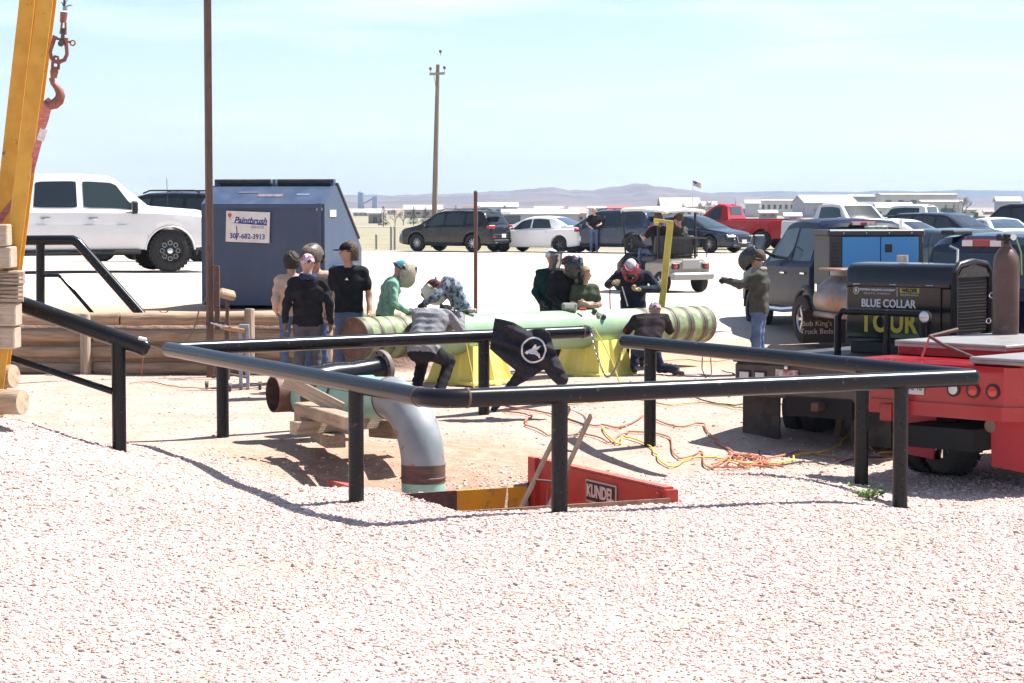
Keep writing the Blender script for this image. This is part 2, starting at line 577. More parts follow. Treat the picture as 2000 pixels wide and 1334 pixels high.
# ------------------------------------------------------------------ gravel (loose stones, uncountable)
def make_gravel():
    pts = []
    def scatter(n, x0, x1, y0, y1, fn):
        x = rng.uniform(x0, x1, n); y = rng.uniform(y0, y1, n)
        k = rng.uniform(0, 1, n) < fn(x, y)
        x, y = x[k], y[k]
        k = ~in_poly(x, y, [(-0.45, 19.70), (1.45, 20.6), (0.26, 23.0), (-1.40, 22.2)])
        x, y = x[k], y[k]
        pts.append(np.stack([x, y, zg(x, y, False)], -1))
    def wn_(x, y, s):
        return 0.5 + 0.5 * np.sin(x * 1.9 * s + 3 * np.sin(y * 0.9 * s)) * np.cos(y * 2.3 * s + 2 * np.sin(x * 1.1 * s))
    def dens(x, y):
        d = 1 - 0.5 * sstep(0.62, 0.95, wn_(x, y, .7)) - 0.3 * sstep(0.6, 0.9, wn_(x + 5, y, 1.7)) - .38 * np.exp(-((x + 4.0) / 1.5) ** 2 - ((y - 17.3) / 1.6) ** 2) - .3 * np.exp(-((x - 3.2) / 2.2) ** 2 - ((y - 18.8) / .8) ** 2)
        # gravel thins out to bare dirt around the pit, stays on the banks
        bare = sstep(22.2, 25.4, y + 0.9 * (wn_(x, y, 1.0) - .5) - 1.6 * sstep(1.5, 3.5, x))
        return np.maximum(d, .45) * (1 - 0.965 * bare)
    vis = lambda x, y: (np.abs(x) < 0.25 * y + 0.8)
    scatter(235000, -6.2, 6.2, 11.3, 20.5, lambda x, y: dens(x, y) * vis(x, y))
    scatter(95000, -6.6, 7.5, 20.5, 28.0, lambda x, y: dens(x, y) * vis(x, y) * 0.9)
    scatter(9000, -6.6, 3.0, 26.0, 33.0, lambda x, y: 0.25 * vis(x, y))
    p = np.concatenate(pts)
    p[:, 2] += rng.uniform(-0.004, 0.0055, len(p))
    me = bpy.data.meshes.new('gravel')
    me.vertices.add(len(p)); me.vertices.foreach_set('co', p.astype(np.float32).ravel())
    sc = (0.5 + rng.gamma(1.6, 0.34, len(p))).clip(0.4, 3.2)
    a = me.attributes.new('ssize', 'FLOAT', 'POINT'); a.data.foreach_set('value', sc.astype(np.float32))
    o = link('gravel', me, kind='stuff')
    tag(o, 'loose pinkish white crushed rock covering the foreground yard')
    rocks = bpy.data.collections.new('gravel_rocks')
    gm = mat('gravel_stone', (0.60, 0.465, 0.43), 0.9, c2=(0.52, 0.395, 0.36), nscale=30, rnd=0.28, spec=0.2)
    gm2 = mat('gravel_stone_dark', (0.44, 0.32, 0.28), 0.9, c2=(0.52, 0.39, 0.34), nscale=30, rnd=0.35, spec=0.2)
    for k in range(8):
        bm = bmesh.new(); bmesh.ops.create_icosphere(bm, subdivisions=1, radius=0.0113)
        r_ = np.random.default_rng(100 + k)
        sx = r_.uniform(0.75, 1.45); sy = r_.uniform(0.7, 1.1); sz = r_.uniform(0.38, 0.68)
        for v in bm.verts:
            j = r_.uniform(0.72, 1.22)
            v.co = Vector((v.co.x * sx * j, v.co.y * sy * j, v.co.z * sz * j))
        rm = bpy.data.meshes.new('rock'); bm.to_mesh(rm); bm.free()
        rm.materials.append(gm2 if k in (3,) else gm)
        rocks.objects.link(bpy.data.objects.new('rock', rm))
    ng = bpy.data.node_groups.new('gravel_scatter', 'GeometryNodeTree')
    ng.interface.new_socket('Geometry', in_out='INPUT', socket_type='NodeSocketGeometry')
    ng.interface.new_socket('Geometry', in_out='OUTPUT', socket_type='NodeSocketGeometry')
    N, L = ng.nodes, ng.links
    gi, go = N.new('NodeGroupInput'), N.new('NodeGroupOutput')
    iop = N.new('GeometryNodeInstanceOnPoints')
    ci = N.new('GeometryNodeCollectionInfo'); ci.inputs['Collection'].default_value = rocks
    ci.inputs['Separate Children'].default_value = True; ci.inputs['Reset Children'].default_value = True
    rv = N.new('FunctionNodeRandomValue'); rv.data_type = 'FLOAT_VECTOR'
    rv.inputs[0].default_value = (-0.42, -0.42, 0); rv.inputs[1].default_value = (0.42, 0.42, 6.283)
    at = N.new('GeometryNodeInputNamedAttribute'); at.data_type = 'FLOAT'; at.inputs['Name'].default_value = 'ssize'
    m2p = N.new('GeometryNodeMeshToPoints')
    L.new(gi.outputs[0], m2p.inputs[0]); L.new(m2p.outputs[0], iop.inputs['Points'])
    L.new(ci.outputs[0], iop.inputs['Instance']); iop.inputs['Pick Instance'].default_value = True
    L.new(rv.outputs[0], iop.inputs['Rotation']); L.new(at.outputs[0], iop.inputs['Scale'])
    L.new(iop.outputs[0], go.inputs[0])
    md = o.modifiers.new('scatter', 'NODES'); md.node_group = ng
make_gravel()

# ------------------------------------------------------------------ hills
def skyline(px, pts):
    xs, ys = zip(*pts); return np.interp(px, xs, ys)
def hills(name, label, pts, Yc, depth, mt, seed, rough_):
    r_ = np.random.default_rng(seed)
    xs = np.concatenate([np.linspace(-4800, -1300, 60), np.linspace(-1290, 1290, 520), np.linspace(1300, 4800, 60)]); vs = np.linspace(0, 1, 14)
    ph = r_.uniform(0, 6, 8)
    rows = []
    for v in vs:
        Yv = Yc - depth * (1 - v) + depth * 0.0
        px = 1000 + xs / Yc * FPX
        top = CAM_Z + (400 - skyline(px, pts)) / FPX * Yc + .5 * rough_ * (np.sin(px * .11 + seed) * .35 + np.sin(px * .27 + 2 * seed) * .25 + np.sin(px * .53) * .15)
        wob = sum(np.sin(xs * 0.004 * (k + 1) * 1.7 + ph[k] + v * (3 + k)) / (k + 1.5) for k in range(8))
        z = -4 + (top + 4) * (v ** 1.35) + wob * rough_ * math.sin(math.pi * v)
        rows.append(np.stack([xs, np.full_like(xs, Yv) + wob * 12 * math.sin(math.pi * v), z], -1))
    back = rows[-1].copy(); back[:, 1] += 300; back[:, 2] = -4
    rows.append(back)
    A = np.array(rows); n0, n1 = A.shape[:2]
    i, j = np.meshgrid(np.arange(n0 - 1), np.arange(n1 - 1), indexing='ij')
    F = np.stack([i * n1 + j, i * n1 + j + 1, (i + 1) * n1 + j + 1, (i + 1) * n1 + j], -1).reshape(-1, 4)
    o = link(name, np_mesh(name, A.reshape(-1, 3), F, mt), kind='structure')
    tag(o, label)
SKY_F = [(-2500, 380), (-900, 384), (0, 388), (400, 389), (600, 386), (760, 383), (830, 379), (900, 378), (960, 374), (1010, 372), (1050, 367), (1085, 366), (1110, 371), (1150, 372),
         (1190, 366), (1215, 363), (1232, 359), (1262, 359), (1280, 364), (1330, 369), (1375, 376), (1440, 380), (1560, 384), (1800, 386), (2100, 384), (3200, 380), (5000, 376)]
SKY_B = [(-2500, 376), (-600, 382), (250, 386), (400, 385), (620, 383), (720, 380), (800, 384), (1300, 384), (1400, 376), (1470, 375), (1510, 373), (1560, 374), (1680, 375), (1720, 372), (1800, 374), (1870, 371), (2000, 373), (2600, 372), (5000, 370)]
hill_m = mat('hill_sage', (0.13, 0.105, 0.10), 1.0, c2=(0.19, 0.155, 0.14), nscale=0.006, c3=(0.09, 0.08, 0.08), n3=0.02, spec=0.1)
hills('hills', 'low mauve buttes along the horizon behind the town', SKY_F, 3600, 1300, hill_m, 3, 3.0)
hills('hills', 'distant blue grey ridge on the skyline', SKY_B, 5000, 600, mat('hill_far', (0.08, 0.085, 0.09), 1.0, c2=(0.12, 0.115, 0.11), nscale=0.004, spec=0.1), 9, 2.0)
# country road across the field
mb = MB()
rws = []
for t in np.linspace(-520, 620, 60):
    y0 = 330 + 0.05 * t
    rws.append([(t, y0, gz(t, y0) + .05), (t, y0 + 20, gz(t, y0 + 20) + .05)])
mb.grid(rws).build('road', mat('road_pale', (0.42, 0.38, 0.35), 0.9, c2=(0.36, 0.32, 0.29), nscale=.2), kind='structure', label='pale country road crossing the dry field')

# ------------------------------------------------------------------ far town
def building(label, px0, px1, ytop, yb, Y, wall, roof, gable=0.35, deep=None, doors=(), wins=0, name='town_building', roof_over=0.4, cat='building'):
    s = FPX / Y
    w = (px1 - px0) / s
    zb_ = CAM_Z - (yb - 400) / s; zt_ = CAM_Z - (ytop - 400) / s
    zb_ = min(zb_, gz((px0 + px1 - 2000) / 2 / s, Y))
    h = zt_ - zb_; x0 = (px0 - 1000) / s; deep = deep or w * 0.6
    hw = h * (1 - gable)
    t = thing(name, label, cat, (x0 + w / 2, Y + deep / 2, zb_))
    wm = mat('wall_%.2f_%.2f_%.2f' % wall, wall, 0.8, c2=tuple(c * .9 for c in wall), nscale=.3)
    rm = mat('roof_%.2f_%.2f_%.2f' % roof, roof, 0.6, c2=tuple(c * .85 for c in roof), nscale=.3)
    wl_ = MB().box((0, 0, hw / 2), (w, deep, hw)).build('wall', wm, t)
    o = roof_over
    if gable > 0.02:
        MB().prism([(-w / 2 - o, -deep / 2 - o, hw - .05), (w / 2 + o, -deep / 2 - o, hw - .05), (w / 2 + o, 0, h), (-w / 2 - o, 0, h)], (0, 0, .25)).prism(
            [(-w / 2 - o, 0, h), (w / 2 + o, 0, h), (w / 2 + o, deep / 2 + o, hw - .05), (-w / 2 - o, deep / 2 + o, hw - .05)], (0, 0, .25)).build('roof', rm, t)
        for sx in (-w / 2, w / 2 - .2):
            MB().prism([(sx, -deep / 2, hw), (sx, deep / 2, hw), (sx, 0, h)], (.2, 0, 0)).build('gable', wm, t)
    else:
        MB().box((0, 0, hw + .15), (w + .6, deep + .6, .3)).build('roof', rm, t)
    dm = mat('far_door', (0.10, 0.10, 0.11), 0.5)
    for (f, ww, hh) in doors:
        MB().box((-w / 2 + f * w, -deep / 2 - .05, hh * hw / 2), (ww * w, .12, hh * hw)).build('door', dm, t)
    for k in range(wins):
        MB().box((-w / 2 + (k + .5) / wins * w, -deep / 2 - .05, hw * .6), (w / wins * .45, .12, hw * .3)).build('window', dm, t)
    return t
WH, BG, TN, GY_, BR, RD, PK = (.56, .55, .55), (.55, .48, .40), (.45, .33, .24), (.33, .34, .37), (.22, .14, .11), (.42, .10, .08), (.58, .42, .36)
building('white metal shed with grey end bay behind the white sedan', 983, 1128, 411, 430, 420, (.56, .55, .55), (.6, .58, .57), .3, doors=((.12, .22, .9),))
building('low white roofed shop left of the bare trees', 720, 746, 410, 426, 440, (.30, .26, .27), WH, .3, doors=((.5, .3, .7),))
building('long white roofed warehouse behind the utility pole', 790, 862, 402, 414, 620, PK, WH, .35, wins=4)
building('brown house with rust roof near the steel post', 905, 935, 404, 416, 640, (.40, .28, .24), BR, .4, wins=2)
building('long pale blue metal roof beyond the steel post', 935, 1010, 397, 412, 700, (.55, .58, .62), (.60, .66, .72), .3, wins=5)
building('dark brown shed beside the tan house', 1098, 1114, 409, 423, 440, BR, (.2, .13, .1), .2, doors=((.5, .4, .8),))
building('tan clapboard house with pale gable', 1114, 1142, 406, 425, 430, (.60, .45, .36), (.5, .42, .38), .4, wins=2)
building('row of white trailers left of the golf cart roof', 1046, 1098, 405, 415, 560, WH, (.66, .64, .62), .15, wins=5)
building('red tent roof pavilion left of the golf cart', 1190, 1232, 404, 421, 480, (.66, .60, .58), (.50, .12, .10), .6, deep=9, wins=2)
building('white box shop between the bald man and golf cart', 1150, 1192, 405, 421, 500, WH, (.62, .6, .6), .1, doors=((.3, .2, .7), (.7, .2, .7)))
building('grey roofed house with deep eaves above the golf cart', 1293, 1368, 387, 408, 600, (.50, .40, .33), (.36, .33, .30), .55, wins=3, deep=18)
building('white two storey house behind the bare trees', 1338, 1398, 395, 412, 560, (.72, .70, .68), (.5, .46, .44), .3, wins=4)
building('dark barn with grey roof right of the flag', 1440, 1484, 387, 403, 700, (.28, .25, .27), (.36, .34, .37), .6, wins=1)
building('white carport in front of the dark barn', 1456, 1482, 392, 402, 660, WH, WH, .2)
building('long cream warehouse beyond the silver pickup', 1484, 1574, 391, 404, 760, (.66, .62, .56), (.6, .58, .56), .05, wins=8)
building('lilac walled metal shop with white roof', 1572, 1672, 382, 405, 640, (.42, .40, .46), WH, .35, doors=((.7, .2, .6),), deep=30)
building('grey metal hall with beige annex', 1660, 1722, 381, 396, 800, (.40, .40, .43), (.45, .45, .48), .1, wins=2)
building('big beige industrial hall with roof vents', 1722, 1868, 379, 402, 780, (.58, .55, .48), (.52, .50, .46), .05, wins=6, doors=((.33, .08, .7),))
building('low white office row in front of the industrial hall', 1712, 1780, 397, 411, 520, (.66, .64, .60), WH, .3, wins=6)
building('grey house with dark roof right of the lilac shop', 1652, 1706, 396, 413, 540, (.46, .45, .50), (.24, .24, .28), .4, wins=3)
building('pale shop with open bay near the black van', 1800, 1880, 392, 404, 660, (.55, .52, .48), (.5, .48, .46), .1, doors=((.6, .3, .6),))
building('blue grey shed at the right end of the town', 1946, 1992, 386, 408, 600, (.36, .40, .47), WH, .2, doors=((.5, .3, .7),))
rt = random.Random(5)
tones = [('pinkish', (.62, .54, .50), (.70, .68, .66)), ('brown', (.46, .35, .30), (.40, .32, .29)), ('white', (.66, .64, .62), (.62, .60, .60)), ('brick red', (.42, .26, .22), (.5, .44, .42)), ('beige', (.58, .50, .44), (.38, .30, .28))]
spots_ = [(705, 'right beside the dumpster edge'), (765, 'left of the utility pole'), (868, 'just right of the utility pole'), (948, 'above the black crossover roof'), (1012, 'right of the slim rusty post'), (1060, 'above the white sedan roof'), (1135, 'left of the bald person'),
          (1178, 'right of the bald person'), (1250, 'left above the golf cart roof'), (1280, 'directly above the golf cart roof'), (1382, 'above the red pickup cab'), (1425, 'left of the dark barn'), (1462, 'above the red pickup bed'), (1500, 'left of the silver pickup cab'), (1548, 'above the silver pickup roof'),
          (1630, 'above the dark blue welding truck'), (1700, 'above the blue engine welder'), (1760, 'in front of the industrial hall'), (1890, 'above the navy suv'), (1930, 'left of the blue grey shed')]
for k, (px_, wh) in enumerate(spots_):
    Yk_ = rt.uniform(520, 860); wpx = rt.uniform(16, 34); tn, tw, tr2 = tones[(k * 2 + k // 5) % 5]
    yb_ = 400 + (CAM_Z - gz((px_ - 1000) / FPX * Yk_, Yk_)) / Yk_ * FPX
    building('small %s %s in the far town %s' % (tn, ('house', 'shed')[k % 2], wh), px_ - wpx / 2, px_ + wpx / 2, yb_ - rt.uniform(9, 14) * 650 / Yk_, yb_, Yk_, tw, tr2, rt.choice((.1, .35, .45)), wins=rt.randint(1, 3))['group'] = 'small far houses'
# coal loadout far off
lo_ = thing('silo', 'hazy blue coal loadout silo with sloping conveyor on the plain', 'silo', (P(705, 395, 2300).x, 2300, -2))
bl = mat('far_silo', (.20, .24, .30), .7)
s_ = 2300 / FPX
MB().lathe((0, 0, 0), (0, 0, 1), [(0, 3.2), (17, 3.2), (18.5, 1.2)], 14).build('tower', bl, lo_)
MB().box((27 * s_, 0, 6.5), (5, 6, 13)).build('transfer_house', bl, lo_)
MB().prism([(1, -1, 4.5), (26 * s_, -1, 11), (26 * s_, -1, 12.6), (1, -1, 6.1)], (0, 2.5, 0)).build('conveyor', bl, lo_)
# flag
fl = thing('flagpole', 'tall flagpole flying a small american flag over the town', 'flagpole', (P(1353, 400, 520).x, 520, gz(0, 520)))
MB().cyl((0, 0, 0), (0, 0, 9.6), .1, .05, 8).build('pole', mat('pole_white', (.7, .7, .7), .4), fl)
rw = []
for i in range(9):
    rw.append([(i * .24, .22 * math.sin(i * .9), 9.2 - i * .1 - k * .2) for k in range(7)])
fm = MB(); fm.grid(rw)
fm.m = [(1 if (i < 4 and k < 3) else (0 if k % 2 == 0 else 2)) for i in range(8) for k in range(6)]
fm.build('flag', [mat('flag_red', (.5, .06, .08), .8), mat('flag_blue', (.05, .07, .22), .8), mat('flag_white', (.75, .75, .75), .8)], fl)

# far trees
leaf_dark = mat('leaf_dark', (0.065, 0.09, 0.05), .9, c2=(0.11, 0.12, 0.07), nscale=.6, spec=.1)
twig_m = mat('twig', (0.26, 0.21, 0.18), .95, spec=.1)
def conifer(label, px, yt, Y):
    s = FPX / Y; x = (px - 1000) / s; zb_ = gz(x, Y); h = CAM_Z - (yt - 400) / s - zb_
    t = thing('conifer_tree', label, 'tree', (x, Y, zb_), group='evergreens near the town')
    MB().cyl((0, 0, 0), (0, 0, h * .9), h * .03, h * .008, 7).build('trunk', twig_m, t)
    m = MB()
    for k in range(420):
        f = random.random() ** 1.2
        z = h * (.08 + .92 * f); rr = h * .30 * (1 - f) ** .75 * (0.35 + .75 * random.random()); a = random.random() * 6.283
        c = Vector((rr * math.cos(a), rr * math.sin(a), z)); l = h * .07 * (1.1 - f * .5)
        d = Vector((math.cos(a), math.sin(a), random.uniform(-.5, .3))) * l; sd = Vector((-math.sin(a), math.cos(a), random.uniform(-.4, .4))) * l * .55
        m.add([c - d * .3 - sd, c - d * .3 + sd, c + d], [(0, 1, 2)])
    m.build('crown', leaf_dark, t, smooth=0)
def bare_tree(label, px, yt, Y, wide=.5):
    s = FPX / Y; x = (px - 1000) / s; zb_ = gz(x, Y); h = CAM_Z - (yt - 400) / s - zb_
    t = thing('bare_tree', label, 'tree', (x, Y, zb_), group='leafless trees near the town')
    MB().cyl((0, 0, 0), (0, 0, h * .4), h * .03, h * .02, 6).build('trunk', twig_m, t)
    m = MB()
    def br(p, d, l, r, n):
        q = p + d * l
        m.cyl(p, q, r, r * .55, 4, cap=False)
        if n > 0:
            for _ in range(4):
                nd = (d + Vector((random.gauss(0, wide), random.gauss(0, wide), random.gauss(.1, .25)))).normalized()
                br(p + d * l * random.uniform(.5, 1), nd, l * random.uniform(.55, .8), max(r * .55, h * .004), n - 1)
    for k in range(4):
        br(Vector((0, 0, h * (.15 + .07 * k))), Vector((random.gauss(0, wide), random.gauss(0, wide), .9)).normalized(), h * .30, h * .016, 3)
    m.build('crown', twig_m, t, smooth=0)
for k, (px, yt, Y, lb) in enumerate([(749, 403, 360, 'broad dark evergreen left of the bare trees'), (808, 403, 400, 'slim evergreen left of the utility pole'), (831, 404, 420, 'small evergreen beside the utility pole'),
                       (986, 397, 560, 'dark evergreen clump above the white shed'), (890, 401, 620, 'tiny evergreen above the black crossover roof'), (1432, 399, 640, 'small evergreen behind the red pickup'),
                       (1846, 399, 420, 'squat evergreen near the industrial hall'), (1862, 400, 430, 'round evergreen right of the squat one')]):
    conifer(lb, px, yt, Y)
for k, (px, yt, Y, lb) in enumerate([(772, 404, 380, 'bushy leafless tree between the two evergreens'), (788, 407, 390, 'small leafless tree left of the slim evergreen'), (1385, 388, 520, 'wide leafless tree beside the white two storey house'), (1368, 392, 540, 'leafless tree in front of the grey roofed house'),
                       (1408, 394, 530, 'thin leafless tree behind the red cab'), (1878, 378, 560, 'tall leafless tree right of the industrial hall'), (1590, 398, 560, 'leafless shrub tree left of the lilac shop'), (1330, 400, 560, 'short leafless tree above the golf cart canopy')]):
    bare_tree(lb, px, yt, Y)
# field fence posts by the black crossover
fm_ = mat('fence_steel', (.30, .30, .31), .5)
for k, px in enumerate((764, 771, 700 + 35)):
    q = Pg(px, 96 + k)
    o = MB().cyl((0, 0, -.2), (0, 0, .95 if k < 2 else .6), .05, .05, 8).ball((0, 0, .95 if k < 2 else .6), .055, 8, 5).build('fence_post', fm_, label=['slim fence post left of the black crossover', 'second fence post closest to the black crossover', 'short fence post near the dumpster edge'][k], cat='post', group='field fence posts')
    o.location = q
# far yard equipment
for k, (px, w, lb, c) in enumerate([(1842, 26, 'green tanks and machines left of the far yard', (.07, .16, .10)), (1880, 22, 'green field machine in the middle of the far yard', (.09, .20, .13)), (1912, 24, 'dark green truck at the right of the far yard', (.06, .12, .09)), (1772, 40, 'rust brown fence boards in front of the office row', (.25, .15, .11))]):
    q = Pg(px, 470); s = FPX / 470
    t = thing('yard_machine' if k < 3 else 'board_fence', lb, 'machine' if k < 3 else 'fence', q)
    mm = mat('yard_%d' % k, c, .6, c2=tuple(v * 1.6 for v in c), nscale=.8)
    W = w / s
    if k < 3:
        MB().box((0, 0, .9), (W * .9, 1.6, .8), bev=.1).build('body', mm, t)
        MB().box((-W * .25, 0, 1.7), (W * .3, 1.5, .9), bev=.1).build('cab', mm, t)
        for sx in (-.3, .3): MB().cyl((W * sx, -.85, .45), (W * sx, .85, .45), .45, n=12).build('wheel', fm_, t)
    else:
        for i in range(10): MB().box((-W / 2 + (i + .5) * W / 10, 0, .7), (W / 10 * .85, .08, 1.4)).build('board', mm, t)
# utility pole
up = thing('utility_pole', 'leaning wooden utility pole with crossarm and insulators', 'utility pole', Pg(847, 104))
wood_pole = mat('pole_wood', (.30, .24, .19), .9, c2=(.22, .17, .13), nscale=5, stretch=(3, 3, .2))
zt = (up.location.z, CAM_Z + (400 - 128) / FPX * 104)
H_ = zt[1] - zt[0]
lean = 9 / FPX * 104
MB().tube([(0, 0, -.3), (lean * .5, 0, H_ * .5), (lean, 0, H_)], [.135, .115, .085], 12).build('pole', wood_pole, up)
zc = CAM_Z + (400 - 146) / FPX * 104 - zt[0]
MB().box((lean - .03, -.12, zc), (.70, .10, .11), rot=(0, -.05, 0)).build('crossarm', mat('pole_arm', (.33, .29, .26), .9), up)
ins = mat('insulator', (.10, .06, .06), .25)
for (dx, dz) in ((-.33, .0), (.30, .05), (.12, .78)):
    b = Vector((lean + dx, -.12, zc + dz))
    MB().lathe(b, (0, 0, 1), [(.04, .012), (.16, .012), (.16, .05), (.2, .075), (.23, .05), (.25, .08), (.28, .05), (.3, .03)], 10).build('insulator', ins, up)
MB().tube([(lean - .2, -.1, zc), (lean - .12, -.1, zc - .4), (lean - .1, -.08, zc - .6)], .012, 5).build('ground_wire', ins, up)

# ------------------------------------------------------------------ shared materials
blk = mat('black_paint_pipe', (0.010, 0.011, 0.014), 0.24, c3=(0.10, 0.06, 0.045), n3=16, lo3=0.66, hi3=0.74, spec=.28)
blkr = mat('black_paint_worn', (0.010, 0.011, 0.013), 0.34, c2=(0.025, 0.025, 0.028), nscale=30, lo=.55, hi=.75, c3=(0.17, 0.09, 0.06), n3=20, lo3=0.66, hi3=0.78, spec=.3)
rust = mat('rust_steel', (0.11, 0.055, 0.04), 0.75, c2=(0.17, 0.095, 0.065), nscale=9, c3=(0.06, 0.035, 0.03), n3=4)
rustd = mat('rust_dark', (0.085, 0.05, 0.042), 0.7, c2=(0.14, 0.085, 0.07), nscale=14)
steel = mat('bare_steel', (0.45, 0.45, 0.46), 0.32, metal=.9, c2=(0.3, 0.29, 0.28), nscale=20)
timber = mat('weathered_timber', (0.36, 0.27, 0.20), 0.9, c2=(0.24, 0.175, 0.13), nscale=5, stretch=(.5, 9, 9), c3=(0.45, 0.36, 0.28), n3=2.5, bump=.5, bscale=10)
timber_l = mat('pale_timber', (0.46, 0.37, 0.28), 0.9, c2=(0.33, 0.25, 0.18), nscale=5, stretch=(.5, 9, 9), c3=(0.52, 0.45, 0.36), n3=3, bump=.4, bscale=10)
logm = mat('log_wood', (0.40, 0.28, 0.185), 0.92, c2=(0.27, 0.18, 0.12), nscale=5, stretch=(.5, 6, 6), c3=(0.42, 0.33, 0.24), n3=1.6, bump=.6, bscale=8)
logv = mat('log_wood_upright', (0.42, 0.34, 0.26), 0.92, c2=(0.28, 0.2, 0.14), nscale=4, stretch=(7, 7, .35), bump=.6, bscale=8)
log_end = mat('log_end_grain', (0.52, 0.40, 0.28), 0.9, c2=(0.42, 0.31, 0.21), nscale=9, c3=(.3, .22, .15), n3=18)

def Pz(px, py, z):
    """photo pixel ray to the level z"""
    u, v = (px - 1000) / FPX, -(py - 667) / FPX
    d = Vector((u, CT + v * ST, -ST + v * CT))
    t = (z - CAM_Z) / d.z
    return Vector((0, 0, CAM_Z)) + d * t
def on_seg(a, b, px):
    """point of segment a-b that is seen in photo column px"""
    k = (px - 1000) / FPX
    f = lambda p: p.x - k * (p.y * CT + (CAM_Z - p.z) * ST)
    fa, fb = f(a), f(b)
    return a + (b - a) * (fa / (fa - fb))
def arc(c, a, b, n):
    """quarter arc round c from c+a to c+b (a, b perpendicular, same length)"""
    return [c + a * math.cos(math.pi / 2 * i / n) + b * math.sin(math.pi / 2 * i / n) for i in range(n + 1)]

# ------------------------------------------------------------------ pipe guard rail round the pit
RZ, RR, PR = 1.07, 0.082, 0.071
A_, B_, C_, E_, D_ = (Pz(*q, RZ) for q in ((330, 682), (848, 780), (1898, 737), (1150, 648), (1222, 667)))
gr = thing('pipe_guardrail', 'black steel pipe guard rail enclosing the trench pit', 'railing', (0, 0, 0))
def rail(p, q, r=RR, par=gr, m=blk, n=22):
    return MB().cyl(p, q, r, n=n).build('rail', m, par)
dAB = (A_ - B_).normalized(); dBC = (C_ - B_).normalized(); dAE = (E_ - A_).normalized(); dCD = (D_ - C_).normalized()
eb = 0.30
rail(A_, B_ + dAB * eb); rail(B_ + dBC * eb, C_)
# rounded elbow at the near corner with weld seams
p0, p1 = B_ + dAB * eb, B_ + dBC * eb
mb = MB(); bz = []
for i in range(9):
    t = i / 8
    bz.append(p0 * (1 - t) ** 2 + B_ * 2 * t * (1 - t) + p1 * t ** 2)
mb.tube(bz, RR, 22).build('elbow', blk, gr)
for q, d in ((p0, dAB), (p1, dBC)):
    MB().lathe(q, d, [(-.012, RR), (-.006, RR + .006), (.006, RR + .006), (.012, RR)], 22).build('weld_seam', rustd, gr)
rail(A_ + dAE * .02, E_ - dAE * .12)
back = (dAB * 0.22)
mb = MB(); q0 = E_ - dAE * .12; q1 = E_ + back * .5
bz = [q0 * (1 - t) ** 2 + E_ * 2 * t * (1 - t) + q1 * t ** 2 for t in [i / 6 for i in range(7)]]
mb.tube(bz, RR, 22).build('elbow', blk, gr)
MB().lathe(q0, dAE, [(-.012, RR), (-.006, RR + .006), (.006, RR + .006), (.012, RR)], 22).build('weld_seam', rustd, gr)
rail(C_ , D_)
MB().ball(D_, RR, 18, 10).build('end_cap', blk, gr)
for q in (A_, C_): MB().ball(q, RR * 1.01, 18, 10).build('corner_cap', blk, gr)
eye = E_ + Vector((-.0, -RR - .0, 0)) + dAE * .05
MB().tube([eye + Vector((0.028 * math.cos(t), -.012, 0.028 * math.sin(t))) for t in [i * math.pi / 5 for i in range(10)]], .008, 6, closed=True).build('chain_eye', steel, gr)
for a, b, px in ((B_, A_, 695), (B_, C_, 1093), (B_, C_, 1760), (D_, C_, 1270), (D_, C_, 1684), (A_, E_, 434), (A_, E_, 945)):
    q = on_seg(a, b, px)
    g = gz(q.x, q.y)
    MB().cyl((q.x, q.y, g - .4), (q.x, q.y, RZ - RR * .35), PR, n=20).build('post', blkr, gr)

# ------------------------------------------------------------------ chain across the gap
ch = thing('chain', 'galvanised steel chain hanging between the two rail ends', 'chain', (0, 0, 0))
ca, cb = eye + Vector((0, -.02, -.02)), D_ + Vector((-.02, -.06, .0))
lm = MB()
lm.tube([(0.021 * math.cos(t) + (.012 if math.cos(t) > 0 else -.012), .012 * math.sin(t), 0) for t in [i * math.pi / 6 for i in range(12)]], .0055, 5, closed=True)
lme = lm.mesh('chain_link', mat('chain_steel', (.16, .16, .165), .4, metal=.7))
N_ = 40
prevp = None
for i in range(N_):
    t = (i + .5) / N_
    def cp(t):
        p = ca.lerp(cb, t); p.z -= .42 * 4 * t * (1 - t) * (1 + .35 * (0.5 - abs(t - .45))); return p
    d = cp(min(1, t + .01)) - cp(max(0, t - .01))
    o = link('chain_link', lme, ch)
    qx = d.normalized(); s1, s2 = frame_from(qx)
    if i % 2: s1, s2 = s2, -s1
    Mx = Matrix((qx, s1, qx.cross(s1))).transposed().to_4x4(); Mx.translation = cp(t)
    o.matrix_local = Mx

# ------------------------------------------------------------------ stair railings at the left
r2 = thing('stair_railing', 'black pipe stair handrail above the log wall near the white pickup', 'railing', (0, 0, 0))
Yr = 34.2
k0, k1, k2 = P(-60, 470, Yr), P(142, 469, Yr), P(283, 610, Yr - .25)
k2.z -= .1
mb = MB(); mb.tube([k0, P(120, 469, Yr), k1, P(152, 474, Yr), P(166, 490, Yr), k2], .075, 16).build('rail', blk, r2)
MB().cyl(P(79, 472, Yr), P(79, 640, Yr), .066, n=16).build('post', blkr, r2)
MB().tube([P(79, 538, Yr), P(114, 538, Yr), P(121, 543, Yr), P(182, 613, Yr - .2)], .028, 10).build('mid_rail', blk, r2)
r3 = thing('stair_railing', 'sloping black handrail with capped end beside the timber stack', 'railing', (0, 0, 0))
Yf = 22.6
u0, u1 = P(-80, 551, Yf + .1), P(280, 679, Yf)
MB().cyl(u0, u1, .083, n=22).build('rail', blk, r3)
dd = (u1 - u0).normalized()
MB().lathe(u1 - dd * .03, dd, [(0, .084), (.02, .088), (.05, .088), (.075, .075), (.09, .04), (.093, 0)], 20).build('end_cap', blk, r3)
pf = P(231, 664, Yf); MB().cyl((pf.x, pf.y, gz(pf.x, pf.y) - .4), pf, .071, n=20).build('post', blk, r3)
